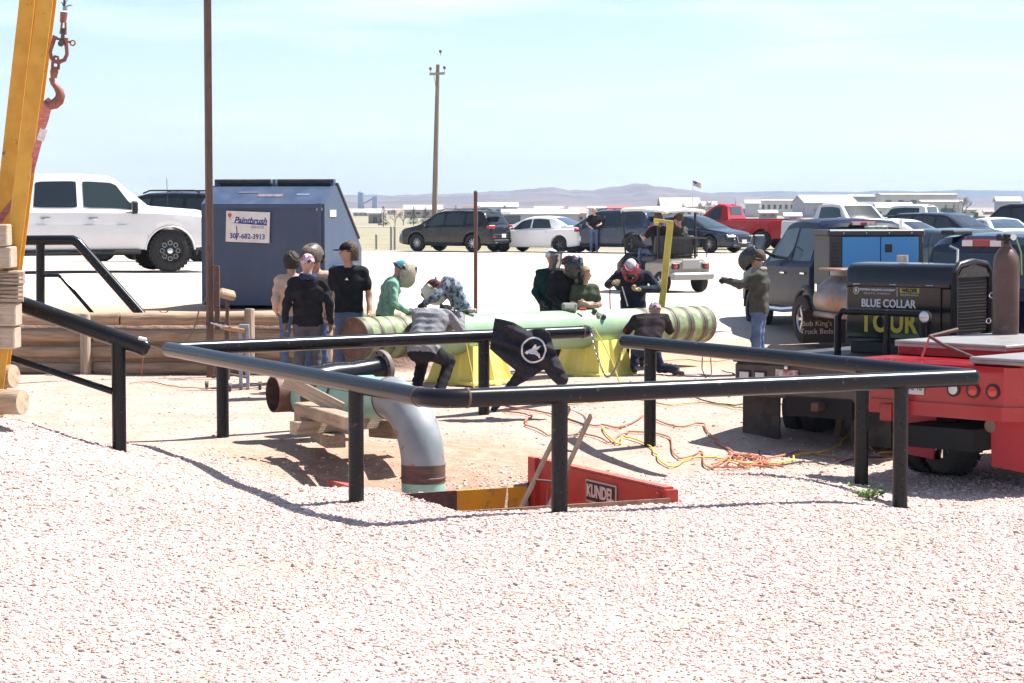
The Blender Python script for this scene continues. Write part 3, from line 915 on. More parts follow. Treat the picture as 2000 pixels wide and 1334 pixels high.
MB().cyl(P(-60, 672, Yf), P(224, 766, Yf), .034, n=12).build('lower_rail', blk, r3)
cl = MB(); cq = P(278, 663, Yf - .02); cl.box(cq, (.085, .06, .045), rot=(0, .25, 0), bev=.008).build('junction_box', mat('box_white', (.7, .7, .68), .5), label='small white junction box clipped to the sloping handrail end', cat='box')

# ------------------------------------------------------------------ timber stack and logs at the left edge
Yt = 21.7
rows_ = [(437, 481, 19), (481, 524, 27), (528, 556, 43), (556, 590, 41), (590, 637, 37), (637, 681, 35)]
names_ = ['top pale timber of the stack beside the yellow beam', 'second timber from the top of the stack', 'split weathered timber in the middle of the stack', 'cracked timber below the split one in the stack', 'second lowest square timber of the stack', 'lowest square timber of the stack at the photo edge']
for k, ((ya, yb, xr), lb) in enumerate(zip(rows_, names_)):
    a, b = P(xr, ya, Yt), P(xr, yb, Yt)
    hgt = a.z - b.z
    o = MB()
    o.box((-1.0, .0, 0), (2.0, .26, hgt * .97), bev=.012)
    if k in (2, 3):     # split ends
        for j in range(4): o.box((-.12 - .05 * j, -.135, hgt * (.3 - .2 * j)), (.34 + .1 * j, .03, hgt * .13), rot=(0, random.uniform(-.06, .06), 0))
    ob = o.build('timber', [timber_l if k in (0, 1, 4, 5) else timber], smooth=20, label=lb, cat='timber', group='stacked square timbers')
    ob.location = (a.x, Yt, (a.z + b.z) / 2); ob.rotation_euler = (0, 0, R(random.uniform(-2, 2)))
base_z = P(35, 681, Yt).z
g0 = gz(-5.6, Yt)
n_ = 4
for k in range(n_):
    hh = (base_z - g0) / n_
    ob = MB().box((0, 0, 0), (.3, .9, hh * .98), bev=.012).build('timber', timber, smooth=20, label=['lowest','second','third','topmost'][k] + ' rough timber block propping up the stack at the edge', cat='timber', group='prop timbers')
    ob.location = (-5.9, Yt + .1, g0 + (k + .5) * hh)
for (px, py, r_, lb, Yl, dx) in ((27, 735, .115, 'upper round log with sawn end below the timber stack', 22.0, 0), (44, 786, .118, 'lower round log with pale sawn end on the gravel mound', 21.3, 0)):
    c = P(px, py, Yl)
    lg = thing('log', lb, 'log', (c.x, c.y, c.z)); dr = Vector((-.93, .36, -.02 if r_ < .116 else -.0)).normalized()
    MB().lathe((0, 0, 0), dr, [(0, r_ * .97), (.02, r_), (1.0, r_ * 1.03), (2.4, r_ * 1.06)], 20).build('trunk', logm, lg)
    MB().lathe((0, 0, 0), -dr, [(-.002, r_ * .96), (.004, r_ * .94), (.006, 0)], 20).build('sawn_end', log_end, lg)

# ------------------------------------------------------------------ yellow lifting frame
yel = mat('yellow_paint', (0.66, 0.36, 0.05), 0.5, c2=(0.58, 0.30, 0.04), nscale=6, c3=(0.22, 0.12, 0.06), n3=16, lo3=.66, hi3=.74)
yf = thing('gantry_crane', 'tall yellow steel beam legs of a gantry crane at the photo edge', 'crane', (0, 0, 0))
def ibeam(p, q, w, d, name):
    ax = (q - p).normalized(); sx = Vector((1, 0, 0)); sx = (sx - ax * sx.dot(ax)).normalized(); sy = ax.cross(sx)
    L = (q - p).length; Mx = Matrix((sx, sy, ax)).transposed(); c = (p + q) / 2
    m = MB(); tf = .014
    m.box(c + sy * (-d / 2), (w, tf, L), rot=Mx).box(c + sy * (d / 2), (w, tf, L), rot=Mx).box(c, (.012, d - tf, L), rot=Mx)
    m.build(name, yel, yf, smooth=0)
Mz = lambda px, py, Y: P(px, py, Y)
ibeam(Mz(-18, 860, 21.95), Mz(134, -330, 21.95), .15, .16, 'front_leg')
ibeam(Mz(-40, 860, 22.5), Mz(94, -330, 22.35), .15, .17, 'rear_leg')
MB().box(P(118, -330, 22.1), (.55, .6, .14), bev=.01).build('head_plate', yel, yf)
# hook gear
hk = thing('crane_hook', 'rusty red crane hook and shackle hanging from a wire rope socket', 'crane hook', (0, 0, 0))
Yh = 21.4
rr_ = mat('hook_red', (0.30, 0.10, 0.075), .55, c2=(.22, .08, .06), nscale=12, c3=(.10, .06, .05), n3=25)
dk = mat('hook_dark', (.06, .05, .05), .5, c2=(.12, .09, .08), nscale=20)
H = lambda x, y, dy=0: P(x, y, Yh + dy)
MB().tube([H(128, -320), H(127, -20), H(125, 20)], .012, 8).build('wire_rope', dk, hk)
m = MB()
for k in range(9):
    e = H(126 + random.uniform(-16, 18), random.uniform(-4, 12), random.uniform(-.05, .05))
    m.tube([H(125, 18), H(125, 12).lerp(e, .5), e], .003, 4)
m.build('frayed_strands', dk, hk)
MB().tube([H(127, 12), H(127, 20)], [.02, .024], 10).build('rope_clip', steel, hk)
m = MB(); m.tube([H(125, 24), H(123, 44)], [.035, .03], 10); m.tube([H(121, 44), H(118, 66)], .011, 7); m.tube([H(128, 44), H(128, 68)], .011, 7); m.build('wedge_socket', rr_, hk)
m = MB(); m.tube([H(123, 55), H(122, 84)], [.016, .02], 10); m.build('link_plate', dk, hk)
MB().tube([H(119, 85, -.05), H(119, 85, .05)], .03, 12).build('socket_pin', dk, hk)
m = MB(); m.tube([H(108, 70), H(105, 78), H(101, 92), H(98, 102), H(100, 113), H(107, 120), H(116, 121), H(126, 117), H(131, 106), H(130, 93), H(128, 80), H(129, 74)], [.024, .02, .018, .018, .019, .021, .021, .02, .018, .018, .02, .024], 10).build('shackle_bow', rr_, hk)
m = MB(); m.tube([H(106, 74, .0), H(136, 82)], .012, 8); m.tube([H(142 + 5 * math.cos(t), 84 + 5 * math.sin(t)) for t in [i * .785 for i in range(8)]], .008, 6, closed=True); m.build('shackle_pin', rr_, hk)
m = MB(); m.tube([H(102, 135), H(103, 118), H(107, 110), H(113, 111), H(115, 120), H(114, 136)], .014, 8).build('swivel_eye', rr_, hk)
MB().tube([H(107, 130), H(106, 140), H(105, 152)], [.03, .04, .03], 12).build('swivel_body', rr_, hk)
m = MB(); m.tube([H(101, 152), H(103, 162), H(110, 170), H(116, 178), H(118, 187), H(115, 196), H(107, 203), H(98, 206), H(91, 203), H(88, 196)], [.028, .024, .03, .04, .046, .05, .05, .042, .028, .014], 12).build('hook', rr_, hk)
sl = thing('lifting_sling', 'faded red lifting sling running from the hook behind the beams', 'sling', (0, 0, 0))
slm = mat('sling_red', (.38, .12, .12), .9, c2=(.48, .22, .2), nscale=10, stretch=(1, 1, 6))
def strap(pts, w, par, m_, name, th=.02):
    mb = MB(); n = len(pts); pr = []
    for i, p in enumerate(pts):
        d = (pts[min(i + 1, n - 1)] - pts[max(0, i - 1)]).normalized()
        s = d.cross(Vector((0, 1, 0))).normalized() * (w[i] if hasattr(w, '__len__') else w) / 2
        pr.append((p, s))
    mb.grid([[p - s + Vector((0, -th / 2, 0)), p + Vector((0, -th, 0)), p + s + Vector((0, -th / 2, 0)), p + s + Vector((0, th / 2, 0)), p + Vector((0, th, 0)), p - s + Vector((0, th / 2, 0)), p - s + Vector((0, -th / 2, 0))] for p, s in pr])
    return mb.build(name, m_, par)
strap([H(100, 195), H(92, 205), H(84, 235, .2), H(80, 260, .3), H(62, 330, .55), H(30, 390, .75), H(6, 420, .8), H(-60, 520, .9)], [.07, .10, .085, .06, .06, .06, .065, .065], sl, slm, 'webbing')
strap([H(96, 208), H(90, 232, .18), H(83, 252, .26)], .05, sl, slm, 'loop')
o_ = MB(); o_.box(H(83, 262, .26), (.075, .03, .13), rot=(0, .32, 0), bev=.006).build('tag', mat('tag_white', (.78, .76, .76), .7, c2=(.6, .58, .6), nscale=30), sl)

# ------------------------------------------------------------------ log retaining wall
lw = thing('log_wall', 'low retaining wall of stacked weathered logs in front of the dumpster', 'retaining wall', (0, 0, 0))
YW = 33.15
for c_ in range(4):
    zc_ = gz(-5, 32.9) + .09 + .24 * c_
    xs_ = [-9.5, -6.1 + .4 * (c_ % 2), -3.3 - .5 * (c_ % 2), -1.75 + .15 * (c_ % 2)]
    for i in range(3):
        r_ = .100 + random.uniform(-.010, .006)
        x0, x1 = xs_[i] + .01, xs_[i + 1] - .01
        pts = [(x0 + (x1 - x0) * t / 8, YW + .012 * math.sin(t * 1.7 + c_ + i * 2), zc_ + .008 * math.sin(t * 2.3 + c_ * 3)) for t in range(9)]
        MB().tube(pts, [r_ * (1 + .03 * math.sin(t * 1.1 + i)) for t in range(9)], 18).build('log', logm, lw)
for px, yt_, Yp in ((166, 613, 32.93), (487, 603, 32.93), (640, 606, 32.93), (-30, 612, 32.93)):
    a = P(px, yt_, Yp); g = gz(a.x, Yp)
    MB().lathe((a.x, a.y, g - .2), (0, 0, 1), [(0, .078), (a.z - g + .18, .075), (a.z - g + .2, .066)], 14).build('post', logv, lw)
MB().tube([P(320 + 9 * math.cos(t), 604 + 7 * math.sin(t), 33.3) for t in [i * .5 for i in range(7)]], .008, 5).build('steel_ring', rustd, label='small rusty ring lying on the log wall', cat='ring')

# ------------------------------------------------------------------ rusty posts
pm = mat('post_rust', (0.115, 0.062, 0.05), .65, c2=(.16, .09, .07), nscale=7, stretch=(5, 5, .5), c3=(.08, .05, .045), n3=6)
bp_ = thing('steel_post', 'tall square rusty steel post in front of the dumpster', 'post', (0, 0, 0))
Yb = 32.6
x_ = P(410, 600, Yb).x; g = gz(x_, Yb)
MB().box((x_, Yb, (g - .3 + 6.6) / 2), (.088, .088, 6.9), rot=(0, 0, R(28)), bev=.006).build('tube', pm, bp_)
MB().box(P(424, 582, Yb - .08), (.075, .06, .90), bev=.005).build('angle_bracket', rustd, bp_)
MB().box(P(421, 520, Yb - .08), (.10, .07, .02)).build('bracket_cap', rustd, bp_)
MB().box(P(422, 632, Yb - .1), (.28, .05, .06)).build('cross_plate', rustd, bp_)
o = MB().cyl(P(929, 604, 36.2) + Vector((0, 0, -.7)), P(929, 376, 36.2), .031, n=14).ball(P(929, 376, 36.2), .034, 12, 6).build('steel_post', pm, label='slim rusty pipe post standing behind the green pipe', cat='post')
ls = thing('pipe_stand', 'rusty jack stand with square wooden head by the tall post', 'stand', (0, 0, 0))
Yj = 32.3
MB().box(P(444, 575, Yj), (.23, .2, .10), rot=(.35, .25, .3), bev=.04).build('head', mat('stand_head', (.36, .26, .17), .8, c2=(.25, .17, .11), nscale=8), ls)
MB().cyl(P(444, 580, Yj), P(444, 650, Yj), .028, n=10).build('stem', rustd, ls)
MB().cyl(P(444, 625, Yj), P(444, 760, Yj), .04, n=10).build('column', rustd, ls)
for a in range(3):
    t = a * 2.1 + .4; c = P(444, 730, Yj); gg = gz(c.x, c.y)
    MB().cyl((c.x, c.y, c.z), (c.x + .3 * math.cos(t), c.y + .3 * math.sin(t), gg + .02), .018, n=8).build('leg', rustd, ls)
# rolling rack with prongs
gm_ = mat('grey_blue_paint', (.30, .33, .40), .45, c2=(.25, .28, .35), nscale=8)
rk = thing('rolling_rack', 'grey steel rack on casters with chrome prongs beside the log wall', 'rack', (0, 0, 0))
Yk = 30.6
for px in (470, 484): MB().box((P(px, 700, Yk).x, Yk, (P(470, 640, Yk).z + P(470, 765, Yk).z) / 2), (.045, .06, P(470, 640, Yk).z - P(470, 765, Yk).z), bev=.004).build('upright', gm_, rk)
MB().box(P(477, 637, Yk), (.13, .09, .05), bev=.004).build('top_cap', gm_, rk)
zb_ = P(470, 768, Yk).z
MB().box((P(455, 768, Yk).x, Yk, zb_), (.72, .07, .06), bev=.006).build('base_beam', gm_, rk)
MB().box((P(477, 768, Yk).x, Yk + .1, zb_), (.07, .75, .055), bev=.006).build('base_beam', gm_, rk)
for k in range(5):
    a = P(470 - 9 * k, 645 - 1.6 * k, Yk - .02 + .02 * k)
    MB().cyl(a, a + Vector((-.15, -.05, .06)), .009, n=8).build('prong', steel, rk)
MB().cyl(P(478, 646, Yk - .05), P(437, 640, Yk - .05), .03, n=12).build('spool', mat('copper_wire', (.35, .2, .1), .5), rk)
for px in (404, 455, 508):
    c = P(px, 768, Yk); gg = gz(c.x, Yk); y_ = Yk - (.32 if px == 455 else 0)
    w = MB().cyl((c.x - .018, y_, gg + .045), (c.x + .018, y_, gg + .045), .045, n=14).build('caster', mat('caster_rubber', (.06, .06, .065), .6), rk)
    MB().box((c.x, y_, gg + .085), (.05, .05, .05)).build('fork', steel, w)

# ------------------------------------------------------------------ dumpster
dblue = mat('dumpster_blue', (.044, .070, .125), .45, c2=(.058, .09, .155), nscale=3, c3=(.16, .12, .10), n3=7, lo3=.70, hi3=.78, stretch=(1, 1, .4), bump=.12, bscale=3)
dp = thing('dumpster', 'dark blue steel dumpster with sloped lid and white company sign', 'dumpster', (0, 0, 0), 0)
DY = 36.9
q = Pg(514, DY); dp.location = (q.x, q.y, gz(q.x, DY)); dp.rotation_euler = (0, 0, R(-13))
W2 = 1.05
prof = [(0, .06), (0, 1.70), (.55, 2.0), (.67, 2.0), (1.85, 1.12), (2.05, .95), (2.05, .06)]
MB().prism([(-W2, y, z) for y, z in prof], (2 * W2, 0, 0)).build('body', dblue, dp, smooth=0)
lidm = mat('lid_black', (.02, .022, .028), .55, c2=(.04, .045, .055), nscale=8)
d1 = Vector((0, 1.18, -.88)).normalized(); nn = Vector((0, .88, 1.18)).normalized()
for sx in (-1, 1):
    c = Vector((sx * .54, 1.27, 1.555)) + nn * .03
    Mx = Matrix((Vector((1, 0, 0)), d1, Vector((1, 0, 0)).cross(d1))).transposed()
    MB().box(c, (1.06, 1.52, .05), rot=Mx, bev=.01).build('lid', lidm, dp)
    MB().cyl((sx * .54 - .48, .60, 2.065), (sx * .54 + .48, .60, 2.065), .045, n=10).build('hinge_bar', lidm, dp)
for x in (-1.0, 0.0, 1.0): MB().box((x, .62, 2.04), (.05, .12, .13)).build('hinge_bracket', dblue, dp)
for x in (-.97, .97): MB().box((x, -.012, .9), (.07, .03, 1.62)).build('edge_rib', dblue, dp, smooth=0)
MB().box((0, -.012, 1.66), (1.86, .03, .06)).build('top_rib', dblue, dp, smooth=0)
for sx in (-1, 1): MB().box((sx * (W2 + .07), .95, .62), (.13, 1.1, .18), bev=.01).build('fork_pocket', dblue, dp, smooth=0)
for sx in (-1, 1): MB().box((sx * .7, .85, .0), (.12, 1.6, .13)).build('skid', rustd, dp, smooth=0)
for (x, f_, w_, h_, c) in ((.05, .45, .42, .05, (.30, .17, .11)), (-.35, .62, .35, .035, (.10, .09, .09)), (.6, .5, .22, .04, (.16, .2, .3))):
    y_, z_ = .55 * f_, 1.70 + .30 * f_
    MB().box((x, y_ - .002, z_ + .004), (w_, .0 + h_ * 1.5, .006), rot=(math.atan2(.30, .55), 0, 0)).build('paint_wear', mat('wear_%.2f' % c[0], c, .8, c2=(.10, .13, .22), nscale=14), dp)
sg = MB().box((-.24, -.035, 1.33), (.745, .02, .50), rot=(0, R(2), 0), bev=.003).build('sign', mat('sign_white', (.74, .74, .74), .5, c2=(.66, .64, .6), nscale=7, c3=(.35, .25, .18), n3=12, lo3=.72, hi3=.8), dp)
sb = mat('sign_blue', (.03, .06, .28), .5)
rot2 = Matrix.Rotation(R(2), 3, 'Y'); ux = rot2 @ Vector((1, 0, 0)); uz = rot2 @ Vector((0, 0, 1))
sc_ = Vector((-.24, -.048, 1.33))
lettering('Paintbrush', .145, sb, sg, sc_ + ux * .045 + uz * .10, ux, uz, shear=.3, bold=.004, sx=.90)
lettering('SERVICES', .055, mat('sign_grey', (.25, .27, .33), .5), sg, sc_ + ux * .17 + uz * .0, ux, uz, sx=1.0)
lettering('307-682-3913', .115, sb, sg, sc_ + ux * .0 - uz * .155, ux, uz, bold=.002, sx=.93)
MB().prism([sc_ + ux * a + uz * b for a, b in ((-.26, .055), (.33, .035), (.33, .055), (-.1, .068))], (0, -.002, 0)).build('underline', sb, sg)
m = MB()
for k in range(6): m.ball(sc_ + ux * (-.31 + .02 * math.cos(k * 1.05)) + uz * (.18 + .02 * math.sin(k * 1.05)), (.014, .003, .014), 8, 5)
m.build('flower', mat('sign_red', (.5, .05, .06), .5), sg)
MB().tube([sc_ + ux * -.31 + uz * .16, sc_ + ux * -.30 + uz * .11], .004, 5).build('flower_stem', mat('sign_green', (.05, .2, .07), .5), sg)
MB().tube([sc_ + ux * -.19 + uz * .01, sc_ + ux * -.18 + uz * -.08, sc_ + ux * -.19 + uz * -.22], .007, 5).build('crack', mat('sign_tear', (.05, .04, .04), .8), sg)
stk = MB().box((W2 + .006, .42, 1.55), (.01, .34, .11)).build('sticker', mat('sticker_white', (.72, .72, .7), .5, c2=(.5, .5, .5), nscale=25), dp)
MB().box((W2 - .08, -.02, 1.62), (.10, .01, .05)).build('sticker', mat('sticker_tan', (.5, .46, .38), .5), dp)

# ------------------------------------------------------------------ trench shield in the pit
redp = mat('shield_red', (0.46, 0.05, 0.035), .5, c2=(.40, .045, .03), nscale=5, c3=(.22, .09, .06), n3=9, lo3=.64, hi3=.75)
redf = mat('shield_red_faded', (0.50, 0.12, 0.09), .6, c2=(.42, .09, .07), nscale=9)
ts = thing('trench_shield', 'red trench shield with rusty end plates sunk in the gravel pit', 'trench shield', (0, 0, 0))
KN, KF = Vector((1.40, 20.5, 0)), Vector((.207, 23.0, 0))
kd = (KF - KN).normalized(); kr = Vector((kd.y, -kd.x, 0))          # kr points right of the panel
zt_ = .12
def slab(p, q, z0, z1, th, m_, name, off=0.0):
    d = (q - p).normalized(); r_ = Vector((d.y, -d.x, 0))
    a, b = p + r_ * off, q + r_ * off
    poly = [Vector((v.x, v.y, 0)) for v in (a, b, b + r_ * th, a + r_ * th)]
    return MB().prism([v + Vector((0, 0, z0)) for v in poly], (0, 0, z1 - z0)).build(name, m_, ts, smooth=0)
slab(KN, KF, -1.6, zt_, .12, redp, 'side_panel')
slab(KN + kd * .06, KF, zt_ + .002, zt_ + .022, .09, redf, 'top_rail', .015)
slab(KF - kd * .16, KF, -1.6, zt_ + .035, .05, redp, 'corner_post', -.052)
MB().box(KN + kd * .12 + kr * -.01 + Vector((0, 0, .05)), (.05, .05, .07)).build('lug', redp, ts)
LF, LN = Vector((-1.93, 23.62, 0)), Vector((-.50, 20.6, 0))
slab(LN, LF, -1.6, -.155, .10, redf, 'side_panel')
br_, orr = rustd, mat('orange_plate', (.80, .42, .02), .5, c2=(.72, .36, .03), nscale=4, c3=(.30, .24, .10), n3=7, lo3=.56, hi3=.68)
FL, FR = Vector((-1.32, 22.20, 0)), Vector((.14, 22.92, 0))
fm0 = FL.lerp(FR, .52)
slab(FL, fm0, -1.6, -.14, .03, br_, 'end_plate')
slab(fm0, FR, -1.6, -.14, .03, orr, 'end_plate')
NL, NR = Vector((-.50, 19.58, 0)), Vector((1.42, 20.47, 0))
slab(NL, NR, -1.6, .055, .025, mat('plate_edge', (.30, .18, .12), .7, c2=(.2, .12, .09), nscale=12), 'end_plate')
slab(LN + Vector((.1, .0, 0)), Vector((.95, 21.15, 0)), -.35, -.22, .12, redf, 'spreader')
kp = KF.lerp(KN, .40)
pl_c = KN.lerp(KF, .45) - kr * .012 + Vector((0, 0, -.05))
ux = (-kd); uz = Vector((0, 0, 1))
plq = MB().box(pl_c, (.62, .02, .215), rot=Matrix((ux, ux.cross(uz) * -1, uz)).transposed(), bev=.02).build('name_plate', mat('plate_rim', (.55, .42, .36), .5), ts)
MB().box(pl_c - kr * .004, (.59, .02, .185), rot=Matrix((ux, ux.cross(uz) * -1, uz)).transposed(), bev=.015).build('plate_face', mat('plate_black', (.02, .02, .022), .5), plq)
lettering('KUNDEL', .165, mat('plate_letter', (.72, .58, .5), .5), plq, pl_c - kr * .016, ux, uz, bold=.006, sx=.86)
# ladder
ld = thing('steel_ladder', 'rusty steel ladder leaning out of the trench', 'ladder', (0, 0, 0))
la, lb_ = P(1012, 1003, 20.9), P(1112, 796, 21.9); ra, rb_ = P(1066, 1003, 21.0), P(1154, 812, 22.0)
ext = lambda a, b, t: a + (b - a) * t
for a, b in ((la, lb_), (ra, rb_)):
    d = (b - a).normalized(); s, u = frame_from(d)
    Mx = Matrix((s, u, d)).transposed(); p0_, p1_ = ext(a, b, -.45), b
    MB().box((p0_ + p1_) / 2, (.026, .055, (p1_ - p0_).length), rot=Mx, bev=.003).build('rail', mat('ladder_rust', (.085, .05, .038), .8, c2=(.12, .075, .055), nscale=10), ld)
for t in (-.3, .0, .31, .62, .9): MB().cyl(ext(la, lb_, t), ext(ra, rb_, t), .011, n=8).build('rung', rustd, ld)

# ------------------------------------------------------------------ bent pipe over the pit
teal = mat('teal_coating', (.26, .50, .44), .45, c2=(.22, .44, .39), nscale=6, c3=(.35, .42, .36), n3=10, lo3=.62, hi3=.75)
elbm = mat('primer_grey', (.20, .225, .245), .42, c2=(.26, .285, .31), nscale=3, c3=(.25, .12, .075), n3=7, lo3=.61, hi3=.68, bump=.15, bscale=12)
pa = thing('bent_pipe', 'grey and teal steel pipe elbow bending down into the pit', 'pipe', (0, 0, 0))
V0 = Vector((-.916, 23.4, 0)); HL = Vector((-2.78, 26.4, .50)); hz = .66
hd = (Vector((V0.x, V0.y, hz)) - Vector((HL.x, HL.y, hz))).normalized()
RC, rp = .69, .226
c_ = Vector((V0.x, V0.y, hz)) - hd * RC
hs = c_.copy()
ctr = c_ + Vector((0, 0, -RC))
pts = [ctr + Vector((0, 0, 1)) * RC * math.cos(t) + hd * RC * math.sin(t) for t in [math.pi / 2 * i / 14 for i in range(15)]]
MB().tube(pts, rp, 32, cap=False).build('elbow', elbm, pa)
vb = Vector((V0.x, V0.y, hz - RC))
MB().tube([vb + Vector((0, 0, .06)), vb + Vector((0, 0, -.13))], rp + .003, 32, cap=False).build('rust_band', mat('rust_band', (.13, .07, .05), .7, c2=(.07, .05, .045), nscale=5, stretch=(1, 1, 8)), pa)
MB().lathe(vb + Vector((0, 0, -.08)), (0, 0, 1), [(-.015, rp + .003), (-.006, rp + .011), (.006, rp + .011), (.015, rp + .003)], 32).build('weld_seam', rustd, pa)
MB().tube([vb + Vector((0, 0, -.12)), vb + Vector((0, 0, -1.5))], rp, 32, cap=False).build('riser', teal, pa)
ax = (HL - hs).normalized(); Lh = (HL - hs).length
def seg(t0, t1, r_, m_, name, n=32):
    return MB().tube([hs + ax * t0, hs + ax * t1], r_, n, cap=False).build(name, m_, pa)
MB().lathe(hs, ax, [(-.02, rp), (-.006, rp + .008), (.006, rp + .008), (.02, rp)], 32).build('weld_seam', rust, pa)
seg(0.0, 1.35, rp - .001, teal, 'teal_run')
MB().tube([hs + ax * 1.0, hs + ax * 1.06], rp + .003, 32, cap=False).build('shadow_ring', mat('ring_dark', (.03, .04, .05), .5), pa)  # shadow across the teal pipe, painted as a dark ring
seg(1.35, 1.75, rp - .03, blkr, 'black_run')
seg(1.75, 2.1, rp - .035, teal, 'teal_run')
MB().lathe(hs + ax * 2.1, ax, [(-.3, rp - .06), (0, rp - .05), (.005, rp - .036)], 32).build('open_end', rustd, pa)
ru = thing('pipe_spool', 'short rusty open pipe end lying left of the cribbing', 'pipe', (0, 0, 0))
S0 = P(533, 770, 25.7); sx_ = Vector((.87, .49, .0)).normalized(); rs_ = .208
MB().tube([S0, S0 + sx_ * .50, S0 + sx_ * .502], [rs_, rs_, rs_ - .04], 36, cap=False).tube([S0 + sx_ * .0, S0 - sx_ * .001], [rs_, rs_ - .014], 36, cap=False).build('bare_end', mat('pipe_rust_end', (.17, .085, .058), .6, c2=(.10, .055, .04), nscale=3, c3=(.22, .13, .1), n3=7), ru)
MB().tube([S0 + sx_ * .006, S0 + sx_ * .49], rs_ - .013, 36, cap=False).build('bore', rustd, ru)
MB().lathe(S0 + sx_ * .24, sx_, [(-.014, rs_), (-.005, rs_ + .008), (.005, rs_ + .008), (.014, rs_)], 36).build('weld_seam', rust, ru)
MB().tube([S0 + sx_ * .50, S0 + sx_ * 1.25], rs_ - .035, 32).build('coated_run', teal, ru)
for t_ in (.62, .70, .80): MB().tube([S0 + sx_ * t_, S0 + sx_ * (t_ + .025)], rs_ - .033, 32, cap=False).build('pale_band', mat('band_pale', (.55, .58, .5), .5), ru)
fb = thing('flanged_reducer', 'black flanged pipe reducer lying behind the teal pipe', 'pipe fitting', (0, 0, 0))
f0, f1 = P(600, 748, 26.3), P(742, 719, 27.0); fx = (f1 - f0).normalized()
MB().lathe(f0, fx, [(0, .13), (.02, .19), (.35, .19), (.62, .15), ((f1 - f0).length - .06, .135), ((f1 - f0).length, .15)], 26).build('body', blk, fb)
m = MB(); m.lathe(f1, fx, [(0, .15), (.0, .215), (.055, .215), (.055, .12), (.03, .11)], 30); fl_ = m.build('flange', mat('flange_grey', (.12, .10, .10), .6, c2=(.2, .15, .14), nscale=12), fb)
s1, s2 = frame_from(fx)
for k in range(8):
    t = k * math.pi / 4 + .2; c = f1 + (s1 * math.cos(t) + s2 * math.sin(t)) * .182
    MB().cyl(c - fx * .003, c + fx * .06, .017, n=8).build('bolt_hole', mat('hole_dark', (.01, .01, .01), .9), fl_)
f2 = P(742, 719, 27.0); MB().box((f2.x - .55, f2.y + .1, (f2.z - .2 + gz(f2.x, f2.y)) / 2), (.3, .3, f2.z - .2 - gz(f2.x, f2.y)), bev=.01).build('timber', timber, label='timber block hidden under the black pipe reducer', cat='timber')

def beam(a, b, w, h, m_, lb, roll=0.0):
    d = (b - a); L = d.length; d.normalize()
    s = d.cross(Vector((0, 0, 1))).normalized(); u = s.cross(d)
    if roll: s, u = s * math.cos(roll) + u * math.sin(roll), u * math.cos(roll) - s * math.sin(roll)
    ob = MB().box((0, 0, 0), (L, w, h), bev=.008).build('timber', m_, smooth=20, label=lb, cat='timber', group='cribbing under the bent pipe')
    Mx = Matrix((d, s * -1, u)).transposed().to_4x4(); Mx.translation = (a + b) / 2
    ob.matrix_world = Mx
    return ob
beam(P(556, 742, 24.4), P(668, 800, 24.05), .03, .15, timber_l, 'flat board leaning diagonally against the teal pipe', roll=.15)
beam(P(590, 797, 24.5), P(690, 826, 23.5), .20, .135, timber, 'thick brown timber directly under the teal pipe')
beam(P(572, 836, 24.1), P(800, 818, 25.0), .14, .14, timber_l, 'long pale timber crossing at the bottom of the cribbing')
beam(P(580, 818, 25.0), P(660, 812, 25.3), .14, .13, timber, 'short timber behind the cribbing below the rusty pipe end')
beam(P(655, 862, 24.0), P(625, 846, 25.4), .22, .14, timber, 'square footing timber at the base of the cribbing')
beam(P(800, 840, 24.3), P(735, 835, 25.0), .2, .2, rustd if False else timber, 'dark timber in the shade beside the pipe elbow')

# ------------------------------------------------------------------ long green pipe on yellow stands
green = mat('green_coating', (.24, .38, .24), .42, c2=(.27, .41, .26), nscale=2.2, c3=(.31, .42, .25), n3=5)
gband = mat('green_dirty', (.26, .36, .17), .55, c2=(.17, .20, .11), nscale=7, c3=(.10, .08, .06), n3=9)
bare = mat('ground_bare_metal', (.085, .082, .065), .55, metal=.2, c2=(.15, .145, .11), nscale=6, c3=(.06, .045, .038), n3=9)
gp = thing('green_pipe', 'long green coated steel pipe with bare welded bands on stands', 'pipe', (0, 0, 0))
GL, GR_ = P(690, 661, 29.7), P(1372, 633, 35.0)
gxx = (GR_ - GL).normalized(); GLn = (GR_ - GL).length; gr_ = .277
def gt(px): return (on_seg(GL, GR_, px) - GL).length * (1 if px > 690 else -1)
def gseg(pa_, pb_, m_, name, r_=gr_, n=44):
    a, b = GL + gxx * gt(pa_), GL + gxx * gt(pb_)
    return MB().tube([a, b], r_, n, cap=False).build(name, m_, gp)
gseg(800, 1240, green, 'coated_run'); gseg(691, 800, gband, 'coated_run'); gseg(1240, 1371, gband, 'coated_run')
for a, b in ((691, 703), (717, 726), (742, 747), (765, 779), (789, 803), (1238, 1252), (1262, 1269), (1290, 1301), (1317, 1330), (1345, 1356), (1364, 1371)):
    gseg(a, b, bare, 'bare_band', gr_ + .002)
for px in (721, 772, 796, 1245, 1296, 1323, 1350):
    c = GL + gxx * gt(px)
    MB().lathe(c, gxx, [(-.010, gr_ + .001), (-.004, gr_ + .008), (.004, gr_ + .008), (.010, gr_ + .001)], 44).build('weld_seam', rustd, gp)
for c, d in ((GL, -gxx), (GR_, gxx)):
    MB().lathe(c, d, [(-1.2, gr_ - .022), (-.01, gr_ - .022), (.006, gr_ - .015), (.006, gr_ - .003), (0, gr_ + .002)], 44).build('open_end', rust, gp)

